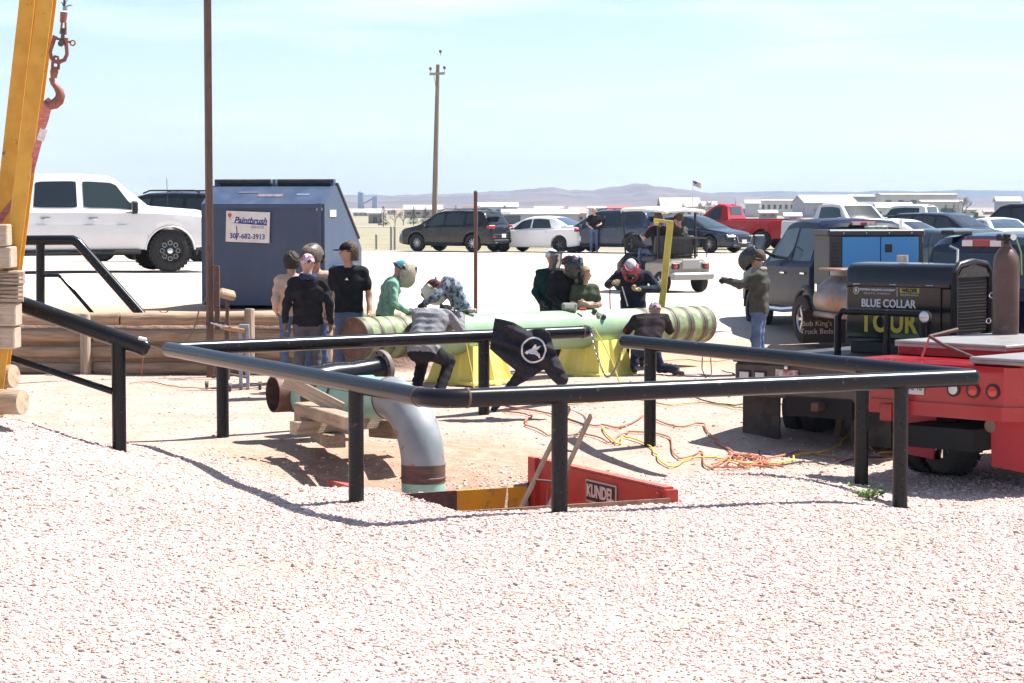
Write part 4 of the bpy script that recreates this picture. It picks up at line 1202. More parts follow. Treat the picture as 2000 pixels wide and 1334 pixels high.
yst = mat('yellow_plastic', (.84, .74, .19), .5, c2=(.78, .68, .14), nscale=3)
def stand(px, lb):
    c = GL + gxx * gt(px); g = gz(c.x, c.y)
    t = thing('pipe_support', lb, 'pipe support', (c.x, c.y, g), math.atan2(gxx.y, gxx.x), 'yellow pipe supports')
    zt = c.z - gr_ * .55 - g
    rows = []
    nA = 144
    for f in np.linspace(0, 1, 9):
        hw, hd_ = .40 - .13 * f, .46 - .14 * f; row = []
        for j in range(nA + 1):
            a = 2 * math.pi * j / nA
            cx, sx = math.cos(a), math.sin(a); k = max(abs(cx), abs(sx)) ** .85
            rib = 1 + .13 * (float(sstep(-.35, .35, math.sin(a * 8 + .4))) - .5) * (1 - .3 * f)
            y_ = hd_ * sx / k * rib
            z_ = zt * f
            if f > .8: z_ -= (f - .8) / .2 * (gr_ * .42 - min(gr_ * .42, gr_ * (1 - math.sqrt(max(0, 1 - min(1, (y_ / gr_) ** 2)))))) 
            row.append((hw * cx / k * rib, y_, z_))
        rows.append(row)
    ctr_ = [(0, 0, zt - gr_ * .46)] * (nA + 1)
    rows.append(ctr_)
    MB().grid(rows).build('body', yst, t, smooth=50)
    MB().box((0, 0, .03), (.84, .96, .06), bev=.02).build('foot', yst, t)
    return t
stand(918, 'yellow fluted pipe support behind the hanging black hoodie'); stand(1160, 'yellow fluted pipe support under the hanging chain')

# tools on the pipe
tl = thing('grinder', 'small green and white battery tool resting on the green pipe', 'tool', tuple(GL + gxx * gt(905) + Vector((0, 0, gr_))))
MB().box((0, 0, .03), (.18, .09, .06), bev=.015).build('body', mat('tool_green', (.02, .07, .05), .5), tl)
MB().box((.12, 0, .045), (.12, .1, .05), bev=.01).build('battery', mat('tool_white', (.6, .55, .55), .5, c2=(.4, .06, .06), nscale=20), tl)
tl = thing('tool_box', 'grey battery pack with red clip on the pipe beside the watchers', 'tool', tuple(GL + gxx * gt(1112) + Vector((0, -.05, gr_ - .01))))
MB().box((0, 0, .06), (.22, .16, .12), bev=.02).build('body', mat('tool_grey', (.20, .20, .18), .6, c2=(.3, .3, .27), nscale=14), tl)
MB().box((.0, -.085, .07), (.14, .01, .05), bev=.004).build('label_plate', mat('tool_lbl', (.55, .55, .5), .6), tl)
MB().box((.19, -.02, .03), (.1, .05, .04), bev=.01).build('clip', mat('tool_red', (.45, .06, .06), .5), tl)
bl_ = GL + gxx * gt(1145)
s1, s2 = frame_from(gxx)
st = thing('pipe_clamp', 'black connectors on a yellow strap wrapped round the green pipe', 'clamp', (0, 0, 0))
for k in range(3):
    a_ = .55 + .2 * k
    c = bl_ + (Vector((0, 0, 1)) * math.cos(a_) + Vector((gxx.y, -gxx.x, 0)) * math.sin(a_)) * (gr_ + .03) + gxx * (.05 * k)
    MB().box(c, (.06, .07, .07), rot=(.5, .3, .4), bev=.012).build('connector', [mat('conn_blk', (.03, .035, .04), .4), mat('conn_wht', (.6, .6, .6), .4)][k % 2], st)
yc = mat('cord_yellow', (.55, .46, .10), .6)
MB().tube([bl_ + Vector((.05, -.30, .02)), P(1160, 640, 31.9), P(1178, 670, 31.8), P(1195, 705, 31.7), P(1212, 752, 31.5)], .011, 6).build('strap', yc, st)
o = MB().tube([P(907, 612, 30.6), P(907, 650, 30.55), P(914, 690, 30.5), P(922, 730, 30.4), P(926, 762, 30.3), P(940, 775, 30.3)], .011, 6).build('extension_cord', yc, label='yellow cord dropping from the tool over the left yellow support', cat='cord')

# ------------------------------------------------------------------ hoodie hung on the rail
def make_hoodie():
    Yc = 28.05
    hoodm = mat('hoodie_black', (.026, .026, .033), .95, c2=(.038, .038, .046), nscale=25, bump=.3, bscale=60, spec=.2)
    t = P(1030, 680, Yc)
    def L(px, py, dy=0.0):
        q = P(px, py, Yc + dy) - Vector((t.x, t.y, t.z)); return (q.x, q.y, q.z)
    out = [(966, 621), (985, 624), (1003, 629), (1030, 645), (1062, 640), (1074, 650), (1086, 690), (1099, 715), (1111, 740), (1107, 750), (1090, 753), (1073, 738), (1062, 722), (1042, 735), (1014, 752), (992, 770), (977, 795), (966, 806), (957, 800), (974, 770), (998, 738), (1007, 724), (984, 706), (956, 681), (960, 658)]
    poly = [(L(*q)[0], L(*q)[2]) for q in out]
    def pdist(X, Z):
        d = np.full(X.shape, 9.0)
        for i in range(len(poly)):
            (x0, z0), (x1, z1) = poly[i], poly[(i + 1) % len(poly)]
            ex, ez = x1 - x0, z1 - z0
            t_ = np.clip(((X - x0) * ex + (Z - z0) * ez) / (ex * ex + ez * ez), 0, 1)
            d = np.minimum(d, np.hypot(X - x0 - ex * t_, Z - z0 - ez * t_))
        return np.where(in_poly(X, Z, poly), -d, d)
    def fn(X, Y, Z):
        d = pdist(X[:, 0, :], Z[:, 0, :])[:, None, :]
        th = .012 + .050 * np.sqrt(np.clip(-d / .09, 0, 1))
        return np.where(d < 0, np.maximum(np.abs(Y) - th, d * .5), np.hypot(d, np.maximum(0, np.abs(Y) - .012)) + 1e-4)
    V, F = surface_net(fn, (-.62, -.10, -.95), (.72, .10, .55), .0115)
    V[:, 1] += .030 * np.sin(V[:, 0] * 16 + V[:, 2] * 24 + 2 * np.sin(V[:, 2] * 9)) + .012 * np.sin(V[:, 0] * 41 - V[:, 2] * 13 + 1) + .008 * np.sin(V[:, 2] * 63 + V[:, 0] * 20)
    o = link('hoodie', np_mesh('hoodie', V, F, hoodm), None, 'black hoodie with white round emblem draped over the guard rail', 'hoodie')
    o.location = t
    wm_ = mat('print_white', (.75, .75, .75), .8)
    # emblem on its front
    cx, cz = L(1042, 683)[0], L(1042, 683)[2]
    def front(x, z):
        k = (np.abs(V[:, 0] - x) < .02) & (np.abs(V[:, 2] - z) < .02)
        return float(V[k, 1].min()) if k.any() else -.06
    yf_ = min(front(cx + a, cz + b) for a in (-.1, 0, .1) for b in (-.1, 0, .1)) - .004
    e1 = Vector((.97, 0, -.24)).normalized(); e2 = Vector((.24, 0, .97)).normalized()
    c0 = Vector((cx, 0, cz))
    def wrap(p):
        q = c0 + e1 * p[0] + e2 * p[1]; q.y = front(q.x, q.z) - .006; return q
    m = MB(); rows = []
    for r_ in (.135, .156): rows.append([wrap(((r_ * (1.0 + .02 * math.sin(k * .9))) * math.cos(k * math.pi / 24), r_ * 1.05 * math.sin(k * math.pi / 24))) for k in range(49)])
    m.grid(rows).build('emblem_ring', wm_, o)
    parts = [[(-.08, -.035), (-.05, .0), (.0, .02), (.05, -.005), (.085, -.045), (.06, -.06), (.02, -.045), (-.03, -.055)],
             [(-.06, -.01), (-.01, .015), (.03, .05), (.075, .075), (.06, .03), (.03, .0)],
             [(-.10, -.06), (-.075, -.02), (-.04, -.03), (-.06, -.07)], [(.05, -.04), (.08, -.02), (.105, -.075), (.085, -.08)], [(-.03, .0), (-.005, .07), (.015, .075), (.03, .03)]]
    m = MB()
    for pl in parts:
        vs = [wrap(p) for p in pl]; m.add(vs + [v + Vector((0, .003, 0)) for v in vs], [tuple(range(len(vs)))])
    m.build('emblem_figure', wm_, o)
make_hoodie()

# ------------------------------------------------------------------ cords on the ground
def cord(pts, r_, m_, lb, name='extension_cord', wig=.03, lift=.012, cat='cord', n=14):
    P3 = []
    for i, (px, Y) in enumerate(pts):
        P3.append(Pg(px, Y))
    out = []
    for i in range(len(P3) - 1):
        p0, p1, p2, p3 = P3[max(i - 1, 0)], P3[i], P3[i + 1], P3[min(i + 2, len(P3) - 1)]
        for k in range(n):
            t = k / n
            q = .5 * ((2 * p1) + (p2 - p0) * t + (2 * p0 - 5 * p1 + 4 * p2 - p3) * t * t + (3 * p1 - p0 - 3 * p2 + p3) * t ** 3)
            q.x += wig * math.sin(i * 3.1 + t * 5 + len(lb)); q.y += wig * math.cos(i * 2.3 + t * 4)
            q.z = gz(q.x, q.y) + lift + r_ * .6 + .01 * abs(math.sin(i * 1.7 + 3 * t))
            out.append(q)
    return MB().tube(out, r_, 6).build(name, m_, label=lb, cat=cat)
def YofPix(py, z=-.1): return FPX * (CAM_Z - z) / (py - 400)
co = mat('cord_orange', (.50, .18, .10), .6); cb_ = mat('cord_black', (.03, .03, .032), .5); cyw = mat('cord_yellow2', (.72, .52, .06), .55)
G = lambda *q: [(px, YofPix(py, z)) for px, py, z in q]
cord(G((985, 803, .1), (1040, 806, .1), (1085, 812, .1), (1140, 820, .1), (1180, 828, .05), (1215, 838, 0), (1262, 842, -.1), (1320, 852, -.1), (1370, 851, -.1), (1400, 866, -.1), (1440, 880, -.1), (1500, 888, -.1), (1560, 876, -.1), (1640, 884, -.1), (1720, 888, -.1), (1830, 885, -.15)), .011, co, 'long orange extension cord from the hoodie to the red truck')
cord(G((985, 808, .1), (1035, 812, .1), (1030, 822, .1), (1075, 830, .1), (1150, 836, .05), (1190, 850, 0), (1230, 858, -.1), (1300, 870, -.15), (1330, 890, -.15), (1365, 883, -.15), (1390, 905, -.15), (1420, 890, -.15), (1460, 898, -.15)), .010, co, 'second orange cord ending in the coil by the post')
cc = []
for k in range(26):
    a = k * .95; cc.append((1440 + 48 * math.cos(a) * (1 - .01 * k) + 2 * k, YofPix(896 + 13 * math.sin(a * 1.07), -.12)))
cord(cc, .010, co, 'tangled heap of orange cord between the posts', wig=.06, lift=.02, n=8)
cord(G((1180, 838, .0), (1200, 850, 0), (1225, 862, -.1), (1260, 868, -.1), (1285, 885, -.15), (1305, 900, -.15), (1350, 890, -.15), (1400, 890, -.15), (1470, 905, -.15), (1530, 903, -.15), (1560, 890, -.15), (1600, 886, -.15), (1640, 878, -.15), (1658, 868, -.15), (1672, 880, -.15)), .010, cyw, 'yellow extension cord winding across the gravel to the posts')
cord(G((1700, 884, -.15), (1705, 873, -.15), (1730, 870, -.15), (1760, 876, -.15), (1755, 886, -.15), (1715, 888, -.15)), .011, cyw, 'loop of yellow cord behind the two close posts')
cord(G((1480, 880, -.12), (1500, 905, -.12), (1570, 898, -.12), (1620, 905, -.15), (1670, 893, -.15), (1760, 894, -.15), (1820, 880, -.15), (1850, 870, -.15)), .010, cb_, 'black cable trailing from the red truck through the cords')
cord(G((1330, 780, .12), (1370, 790, .12), (1430, 800, .1), (1500, 796, .1), (1560, 802, .1), (1640, 800, .0)), .009, cb_, 'black welding lead lying behind the guard rail', name='welding_lead')
cord(G((1010, 795, .1), (1080, 800, .1), (1150, 798, .1), (1230, 793, .1), (1300, 800, .1), (1370, 797, .1), (1440, 803, .1), (1500, 808, .1)), .010, mat('cord_olive', (.42, .38, .10), .6), 'olive yellow lead running under the guard rail', name='welding_lead')
cord(G((1300, 770, .12), (1340, 778, .12), (1400, 768, .12), (1440, 780, .12), (1470, 760, .15), (1430, 745, .15), (1410, 740, .15)), .008, cb_, 'loose black lead beside the kneeling welder', name='welding_lead')
cord(G((1290, 716, .2), (1340, 712, .2), (1400, 714, .2), (1460, 706, .2), (1500, 704, .2)), .008, co, 'thin orange cord behind the kneeling welder')
MB().tube([P(1372, 690, 30.5), P(1371, 720, 30.4), P(1378, 738, 30.3), P(1390, 730, 30.3), P(1388, 700, 30.4), P(1392, 690, 30.5)], .008, 6).build('welding_lead', cb_, label='looped black lead hanging at the black flatbed corner', cat='cord')
cord(G((250, 758, .2), (300, 756, .2), (350, 766, .18), (400, 768, .18), (440, 772, .15), (500, 771, .15), (560, 776, .1)), .008, co, 'red orange cord running past the rolling rack', wig=.015)
o = MB().tube([P(285, 668, 32.9), P(281, 690, 32.9), P(278, 715, 32.9), P(276, 740, 32.85), P(284, 755, 32.8)], .008, 6).build('extension_cord', co, label='orange cord dangling from the handrail junction box', cat='cord')
o = MB().tube([P(284, 672, 32.95), P(315, 684, 32.9), P(350, 682, 32.85), P(372, 655, 32.8), P(384, 628, 32.7), P(388, 608, 32.65), P(404, 580, 32.55)], .010, 6).build('power_cable', mat('cable_olive', (.16, .15, .11), .6), label='grey cable looping from the handrail end up the tall post', cat='cable')

# ------------------------------------------------------------------ weed by the post
wq = Pg(1696, 21.55)
wd = thing('weed', 'small green weed growing between the two close posts', 'plant', wq)
lf = mat('weed_leaf', (.08, .19, .03), .7, c2=(.13, .25, .05), nscale=8)
for k in range(14):
    a = random.random() * 6.283; L_ = random.uniform(.13, .22); up_ = random.uniform(.25, .8)
    tip = Vector((math.cos(a) * L_, math.sin(a) * L_ * .8, L_ * up_))
    m = MB(); m.tube([(0, 0, -.01), tip * .55 + Vector((0, 0, .02)), tip], .003, 4)
    m.build('stem', lf, wd)
    m = MB()
    for j in range(9):
        t = random.uniform(.35, 1.05); c = tip * t + Vector((random.gauss(0, .012), random.gauss(0, .012), random.gauss(.005, .012)))
        d = Vector((random.gauss(0, 1), random.gauss(0, 1), random.gauss(.2, .5))).normalized() * random.uniform(.028, .045); s = d.cross(Vector((random.gauss(0, .3), random.gauss(0, .3), 1))).normalized() * .016
        m.add([c - d * .4, c + s, c + d, c - s], [(0, 1, 2, 3)])
    m.build('leaf_spray', lf, wd, smooth=0)
# yellow jack post behind the pipe
yj = thing('yellow_jack', 'slim yellow steel post with flat head standing behind the green pipe', 'jack post', (0, 0, 0))
yjm = mat('jack_yellow', (.66, .53, .10), .5, c2=(.56, .45, .08), nscale=6)
a, b = P(1309, 436, 35.4), P(1281, 640, 35.2)
b.z = gz(b.x, b.y)
dj = (a - b).normalized(); s1 = Vector((0, -1, 0)).cross(dj).normalized()
MB().box((a + b) / 2, (.10, .08, (a - b).length), rot=Matrix((s1 * -1, dj.cross(s1 * -1), dj)).transposed(), bev=.006).build('tube', yjm, yj)
MB().box(P(1296, 432, 35.35), (.30, .16, .05), rot=(0, .12, 0), bev=.005).build('head_plate', yjm, yj)
MB().box(P(1282, 437, 35.3), (.07, .1, .05), rot=(0, .12, 0), bev=.005).build('head_lip', yjm, yj)

# ------------------------------------------------------------------ vehicles
glass_dk = mat('car_glass', (.018, .022, .026), .06, spec=.8, coat=.3)
glass_lt = mat('car_glass_clear', (.035, .052, .054), .06, spec=.6)
rubber = mat('tyre_rubber', (.022, .022, .023), .85, c2=(.06, .055, .05), nscale=20, lo=.5, hi=.8)
alloy = mat('alloy', (.50, .50, .52), .3, metal=.85)
alloy_dk = mat('alloy_dark', (.08, .08, .085), .35, metal=.6)
chrome = mat('chrome', (.75, .75, .76), .12, metal=1.0)
trimb = mat('trim_black', (.018, .018, .02), .5)
tail_r = mat('tail_lens', (.42, .015, .02), .15, coat=.6)
lamp_w = mat('lamp_clear', (.62, .64, .66), .1, metal=.3, coat=.6)
plate_m = mat('licence_plate', (.62, .64, .66), .5)
under_m = mat('underbody', (.015, .015, .016), .9)

def paint(name, c, dusty=.0):
    d = tuple(c[i] * (1 - .25) + (.34, .29, .24)[i] * .25 for i in range(3))
    return mat('paint_' + name, c, .22, c2=tuple(v * .94 for v in c), nscale=1.2, coat=.35, spec=.4, c3=d if dusty else None, n3=1.4, lo3=.58, hi3=1.1)

def ip(pts, x):
    xs = [p[0] for p in pts]; ys = [p[1] for p in pts]
    return float(np.interp(x, xs, ys))

_wheel_cache = {}
def wheel_meshes(r, w, style, ym):
    key = (round(r, 3), w, style)
    if key in _wheel_cache: return _wheel_cache[key]
    t = MB(); ri = r * (.60 if style != 'offroad' else .62)
    # axis along +y (outside face at -y side local = outward -> we use +y outward)
    t.lathe((0, 0, 0), (0, 1, 0), [(-w / 2, ri), (-w / 2, r * .86), (-w * .38, r * .985), (-w * .2, r), (w * .2, r), (w * .38, r * .985), (w / 2, r * .86), (w / 2, ri), (w * .30, ri * .97)], 32)
    if style == 'offroad':
        for k in range(28):
            a = 2 * math.pi * k / 28
            for sy in (-1, 1):
                t.box((math.cos(a) * r * .99, sy * w * .33, math.sin(a) * r * .99), (.035, w * .26, .06), rot=Euler((0, -a, 0)))
    rm = MB()
    m_out = {'alloy': alloy, 'dark': alloy_dk, 'chrome': chrome, 'offroad': alloy_dk, 'steel': alloy}[style]
    rm.lathe((0, 0, 0), (0, 1, 0), [(-w * .4, ri * .9), (w * .32, ri * .93), (w * .40, ri * .99), (w * .42, ri * .93), (w * .30, ri * .86), (-w * .05, ri * .80), (-w * .05, 0)], 28)
    sp = MB()
    ns = {'alloy': 10, 'dark': 5, 'chrome': 8, 'offroad': 8, 'steel': 6}[style]
    for k in range(ns):
        a = 2 * math.pi * k / ns
        d = Vector((math.cos(a), 0, math.sin(a)))
        if style == 'offroad':
            sp.lathe(d * ri * .62 + Vector((0, w * .2, 0)), (0, 1, 0), [(0, ri * .10), (.0, ri * .20), (w * .12, ri * .20), (w * .12, ri * .13), (.02, ri * .1)], 10)
            sp.box(d * ri * .78 + Vector((0, w * .22, 0)), (ri * .3, w * .08, .03), rot=Euler((0, -a, 0)))
        else:
            sp.box(d * ri * .5 + Vector((0, w * .26, 0)), (ri * .92, w * .16, ri * (.14 if ns > 6 else .24)), rot=Euler((0, -a, 0)), bev=.01)
    sp.lathe((0, w * .2, 0), (0, 1, 0), [(0, ri * .26), (w * .14, ri * .22), (w * .17, ri * .10), (w * .18, 0)], 14)
    inner = trimb if style in ('alloy', 'dark') else m_out
    out = (t.mesh('tyre', rubber), rm.mesh('rim', [inner]), sp.mesh('spokes', [m_out if style != 'offroad' else chrome]))
    _wheel_cache[key] = out
    return out
def add_wheel(par, x, y, r, w, style, side, steer=0.0):
    tm, rm, sm = wheel_meshes(r, w, style, None)
    o = link('wheel', rm, par); o.location = (x, y, r)
    o.rotation_euler = (0, 0, (0 if side > 0 else math.pi) + steer)
    link('tyre', tm, o); link('spokes', sm, o)
    return o

class Car:
    """local frame: +x forward, +y left, z up, origin at ground centre.  top: roof/hood profile (x,z) rear->front, belt: shoulder line"""
    def __init__(s, top, belt, plan, wheels, r, zsill, tumble=.30, crown=.03, arch=1.16, n=110):
        s.top, s.belt, s.plan, s.r, s.zsill, s.tumble, s.crown = top, belt, plan, r, zsill, tumble, crown
        s.x0, s.x1 = top[0][0], top[-1][0]
        s.wheels = wheels; s.arch = arch * r
        xs = set(np.linspace(s.x0, s.x1, n))
        for p in top: xs.add(p[0])
        for wx in wheels:
            for a in np.linspace(0, math.pi, 15): xs.add(float(np.clip(wx + s.arch * math.cos(a), s.x0, s.x1)))
            xs.add(wx - s.arch * 1.004); xs.add(wx + s.arch * 1.004)
        s.xs = sorted(x for x in xs if s.x0 - 1e-6 <= x <= s.x1 + 1e-6)
    def zb(s, x):
        z = s.zsill + .10 * max(0, (abs(x - (s.x0 + s.x1) / 2) / ((s.x1 - s.x0) / 2)) ** 6)
        for wx in s.wheels:
            d = abs(x - wx)
            if d < s.arch: z = max(z, s.r * .98 + math.sqrt(max(0, s.arch ** 2 - d * d)))
        return z
    def sec(s, x):
        w = ip(s.plan, x); zs = ip(s.belt, x); zt = max(ip(s.top, x), zs + .004); zb = min(s.zb(x), zs - .06); h = zt - zs
        wr = w - .075 - s.tumble * h
        zm = zb + (zs - zb) * .5
        return [(0, zb), (w - .14, zb), (w - .03, zb + .015), (w - .004, zb + .05), (w, max(zm, zb + .06)), (w - .012, zs - .035), (w - .05, zs), (w - .075, zs + h * .05),
                (wr, zs + h * .84), (wr - .035, zs + h * .95), (wr - .11, zt), (wr * .5, zt + s.crown * .7 * min(1, h * 3 + .3)), (0, zt + s.crown * min(1, h * 3 + .3))]
    def body(s, par, m, name='body'):
        rows = []
        for x in s.xs:
            q = s.sec(x)
            rows.append([(x, y, z) for y, z in q] + [(x, -y, z) for y, z in q[::-1][1:]])
        mb = MB(); mb.grid(rows)
        k = len(rows[0])
        mb.add(rows[0], [tuple(range(k))]); mb.add(rows[-1], [tuple(range(k))[::-1]])
        o = mb.build(name, m, par, smooth=40)
        s.nsec = k
        return o
    def side_pt(s, x, f, off=.006, side=1, lo=False):
        q = s.sec(x)
        (y0, z0), (y1, z1) = (q[7], q[8]) if not lo else (q[3], q[6])
        if lo:
            z = q[3][1] + (q[6][1] - q[3][1]) * f
            y = float(np.interp(z, [p[1] for p in q[3:7]], [p[0] for p in q[3:7]]))
            return Vector((x, side * (y + off), z))
        return Vector((x, side * (y0 + (y1 - y0) * f + off), z0 + (z1 - z0) * f + off * s.tumble))
    def side_window(s, par, xa, xb, fa=.05, fb=.97, m=None, n=10, slant_a=0, slant_b=0, sides=(1, -1), name='side_window'):
        for sd in sides:
            rows = []
            for i in range(n + 1):
                t = i / n
                row = []
                for f in (fa, (fa + fb) / 2, fb):
                    g = (f - fa) / (fb - fa)
                    x = (xa + slant_a * g) * (1 - t) + (xb + slant_b * g) * t
                    e = .03 * (abs(2 * t - 1) ** 8)
                    ff = f + (e if f == fa else (-e if f == fb else 0))
                    row.append(s.side_pt(x, ff, .006, sd))
                rows.append(row)
            MB().grid(rows).build(name, m or glass_dk, par, smooth=60)
    def screen(s, par, xa, xb, fw=.93, m=None, name='windscreen', n=10, lift=.008):
        rows = []
        for i in range(n + 1):
            x = xa + (xb - xa) * i / n
            q = s.sec(x); wr = q[10][0] * fw
            nx_ = Vector((-(ip(s.top, x + .02) - ip(s.top, x - .02)), 0, .04)).normalized() * lift
            rows.append([Vector((x, y, float(np.interp(abs(y), [q[12][0], q[11][0], q[10][0]], [q[12][1], q[11][1], q[10][1]])))) + nx_ for y in np.linspace(-wr, wr, 9)])
        MB().grid(rows).build(name, m or glass_dk, par, smooth=60)
    def line(s, par, pts, side, m=None, w=.008, name='door_seam'):
        """pts: (x, f) on lower side"""
        P_ = [s.side_pt(x, f, .002, side, True) for x, f in pts]
        MB().tube(P_, w / 2, 5).build(name, m or trimb, par)
    def arches(s, par, m, th=.028):
        for wx in s.wheels:
            for sd in (1, -1):
                P_ = []
                for a in np.linspace(.06, math.pi - .06, 16):
                    x = wx + s.arch * 1.02 * math.cos(a); z = s.r * .98 + s.arch * 1.02 * math.sin(a)
                    P_.append((x, sd * (ip(s.plan, min(max(x, s.x0), s.x1)) - .012), z))
                MB().tube(P_, th, 6).build('wheel_arch', m, par)
    def handles(s, par, xs, f, m):
        for x in xs:
            for sd in (1, -1):
                p = s.side_pt(x, f, .016, sd, True)
                MB().box(p, (.19, .03, .035), bev=.012).build('door_handle', m, par)
    def mirrors(s, par, x, f, m, size=(.10, .17, .14)):
        for sd in (1, -1):
            p = s.side_pt(x, f, .0, sd) + Vector((0, sd * (size[1] * .5 + .03), .03))
            q = MB().box(p, size, bev=.035).build('door_mirror', m, par)
            MB().box(p + Vector((-size[0] * .5 - .004, 0, 0)), (.008, size[1] * .8, size[2] * .75)).build('mirror_glass', chrome, q)
    def fit_wheels(s, par, w, style, inset=.0, steer=0):
        for i, wx in enumerate(s.wheels):
            for sd in (1, -1):
                add_wheel(par, wx, sd * (ip(s.plan, wx) - w / 2 - .01 - inset), s.r, w, style, sd, steer if i == len(s.wheels) - 1 else 0)
    def lamps(s, par, x, y, z, size, m, name, sides=(1, -1), rot=None):
        for sd in sides:
            MB().box((x, sd * y, z), size, rot=Euler((0, 0, sd * rot)) if rot else None, bev=min(size) * .35).build(name, m, par)

def place(t, px, Y, heading_deg, z=None):
    """heading measured from +X towards +Y"""
    q = Pg(px, Y)
    t.location = (q.x, q.y, q.z if z is None else z); t.rotation_euler = (0, 0, R(heading_deg))

def mkcar(name, label, cat, px, Y, hd, pt, kind, style='alloy', glass=None, dims=None, group=None, rails=False, cladding=False, plate=True, windows=True):
    t = thing(name, label, cat, group=group); place(t, px, Y, hd)
    if kind == 'suv':
        L, W, Hh, r, wb = dims or (4.62, 1.86, 1.68, .36, 2.70)
        x0, x1 = -L / 2, L / 2; wf, wr = wb / 2 - .05, -wb / 2 - .05
        top = [(x0, .80), (x0 + .05, 1.02), (x0 + .16, 1.08), (x0 + .46, Hh - .12), (x0 + .62, Hh - .03), (-.6, Hh), (.15, Hh - .02), (.45, Hh - .09), (1.18, 1.13), (1.35, 1.06), (x1 - .35, .94), (x1 - .1, .84), (x1, .66)]
        belt = [(x0, .78), (x0 + .1, 1.0), (x0 + .6, 1.06), (0, 1.02), (1.1, .98), (1.4, .96), (x1 - .3, .86), (x1 - .08, .76), (x1, .62)]
        c = Car(top, belt, [(x0, W * .40), (x0 + .08, W * .46), (x0 + .4, W * .493), (0, W * .5), (x1 - .8, W * .495), (x1 - .3, W * .46), (x1, W * .36)], (wr, wf), r, .24)
        c.body(t, pt)
        c.screen(t, .50, 1.14, m=glass or glass_lt); c.screen(t, x0 + .19, x0 + .46, m=glass_dk, name='rear_window')
        c.side_window(t, .02, .92, m=glass or glass_lt, slant_b=-.42); c.side_window(t, -.95, -.06, m=glass_dk); c.side_window(t, x0 + .62, -1.05, fa=.12, m=glass_dk, slant_a=.05)
        c.line(t, [(-.02, .02), (-.02, 1)], 1); c.line(t, [(-.02, .02), (-.02, 1)], -1)
        for sd in (1, -1): c.line(t, [(1.0, .1), (1.02, .98)], sd); c.line(t, [(-.75, .35), (-1.0, .98)], sd)
        c.handles(t, (.18, -.8), .82, pt); c.mirrors(t, .85, .12, pt)
        for sd in (1, -1):
            MB().tube([c.side_pt(x, f, .01, sd, True) for x, f in ((wr + .45, .06), (0, .06), (wf - .45, .06))], .045, 8).build('rocker_trim', trimb, t)
        if rails:
            for sd in (1, -1): MB().tube([(-1.35, sd * .58, Hh + .0), (-1.2, sd * .58, Hh + .05), (.1, sd * .58, Hh + .05), (.3, sd * .58, Hh - .02)], .022, 8).build('roof_rail', trimb, t)
        c.lamps(t, x0 + .10, W * .40, 1.02, (.20, .34, .14), tail_r, 'tail_light', rot=-.35)
        MB().box((x0 + .03, 0, .62), (.12, W * .86, .22), bev=.05).build('rear_bumper', pt, t)
        MB().box((x0 + .0, 0, .44), (.12, W * .8, .14), bev=.04).build('bumper_skirt', trimb, t)
        c.lamps(t, x0 - .03, W * .30, .40, (.06, .12, .06), chrome, 'exhaust_tip'); c.lamps(t, x0 - .02, W * .38, .62, (.04, .14, .05), tail_r, 'reflector')
        MB().box((x0 + .14, 0, Hh - .10), (.28, W * .62, .035), bev=.012).build('spoiler', pt, t)
        c.lamps(t, x1 - .13, W * .34, .74, (.2, .3, .10), lamp_w, 'headlight', rot=.4)
        MB().box((x1 - .02, 0, .60), (.08, W * .5, .16), bev=.03).build('grille', trimb, t)
        if plate: MB().box((x0 - .04, 0, .66), (.012, .31, .155)).build('licence_plate', plate_m, t)
    elif kind == 'sedan':
        L, W, Hh, r, wb = dims or (4.56, 1.78, 1.44, .325, 2.70)
        x0, x1 = -L / 2, L / 2; wf, wr = wb / 2 - .02, -wb / 2 - .02
        top = [(x0, .78), (x0 + .06, .98), (x0 + .18, 1.02), (x0 + .58, 1.05), (x0 + .95, 1.24), (x0 + 1.35, 1.40), (-.35, Hh), (.1, Hh - .02), (.35, Hh - .08), (1.20, .99), (1.32, .95), (x1 - .4, .84), (x1 - .1, .74), (x1, .58)]
        belt = [(x0, .76), (x0 + .12, .95), (x0 + .6, .96), (0, .92), (1.1, .88), (1.4, .86), (x1 - .3, .76), (x1, .55)]
        c = Car(top, belt, [(x0, W * .38), (x0 + .1, W * .45), (x0 + .5, W * .49), (0, W * .5), (x1 - .8, W * .495), (x1 - .3, W * .45), (x1, W * .34)], (wr, wf), r, .20, tumble=.36)
        c.body(t, pt)
        c.screen(t, .40, 1.16, m=glass or glass_lt); c.screen(t, x0 + .62, x0 + 1.28, m=mat('glass_sky', (.05, .08, .12), .04, spec=1, coat=.6), name='rear_window')
        c.side_window(t, .0, .90, m=glass or glass_lt, slant_b=-.40); c.side_window(t, -.98, -.07, m=glass or glass_lt, slant_a=.18)
        for sd in (1, -1): c.line(t, [(-.03, .02), (-.03, 1)], sd); c.line(t, [(1.0, .1), (1.02, .98)], sd); c.line(t, [(-.80, .3), (-1.02, .98)], sd)
        for sd in (1, -1): MB().tube([c.side_pt(x, .02, .008, sd) for x in np.linspace(-1.05, .95, 8)], .012, 6).build('window_trim', chrome, t)
        c.handles(t, (.15, -.75), .80, pt); c.mirrors(t, .85, .12, pt, (.09, .16, .11))
        c.lamps(t, x0 + .11, W * .36, .90, (.16, .44, .13), tail_r, 'tail_light', rot=-.3)
        MB().box((x0 + .04, 0, .56), (.14, W * .84, .24), bev=.06).build('rear_bumper', pt, t)
        MB().box((x0 + .0, 0, .36), (.12, W * .76, .14), bev=.04).build('bumper_skirt', trimb, t)
        c.lamps(t, x1 - .15, W * .35, .66, (.2, .34, .09), lamp_w, 'headlight', rot=.42)
        MB().prism([(x1 - .02, -.48, .66), (x1 - .02, .48, .66), (x1 - .02, .36, .42), (x1 - .02, -.36, .42)], (.04, 0, 0)).build('grille', trimb, t)
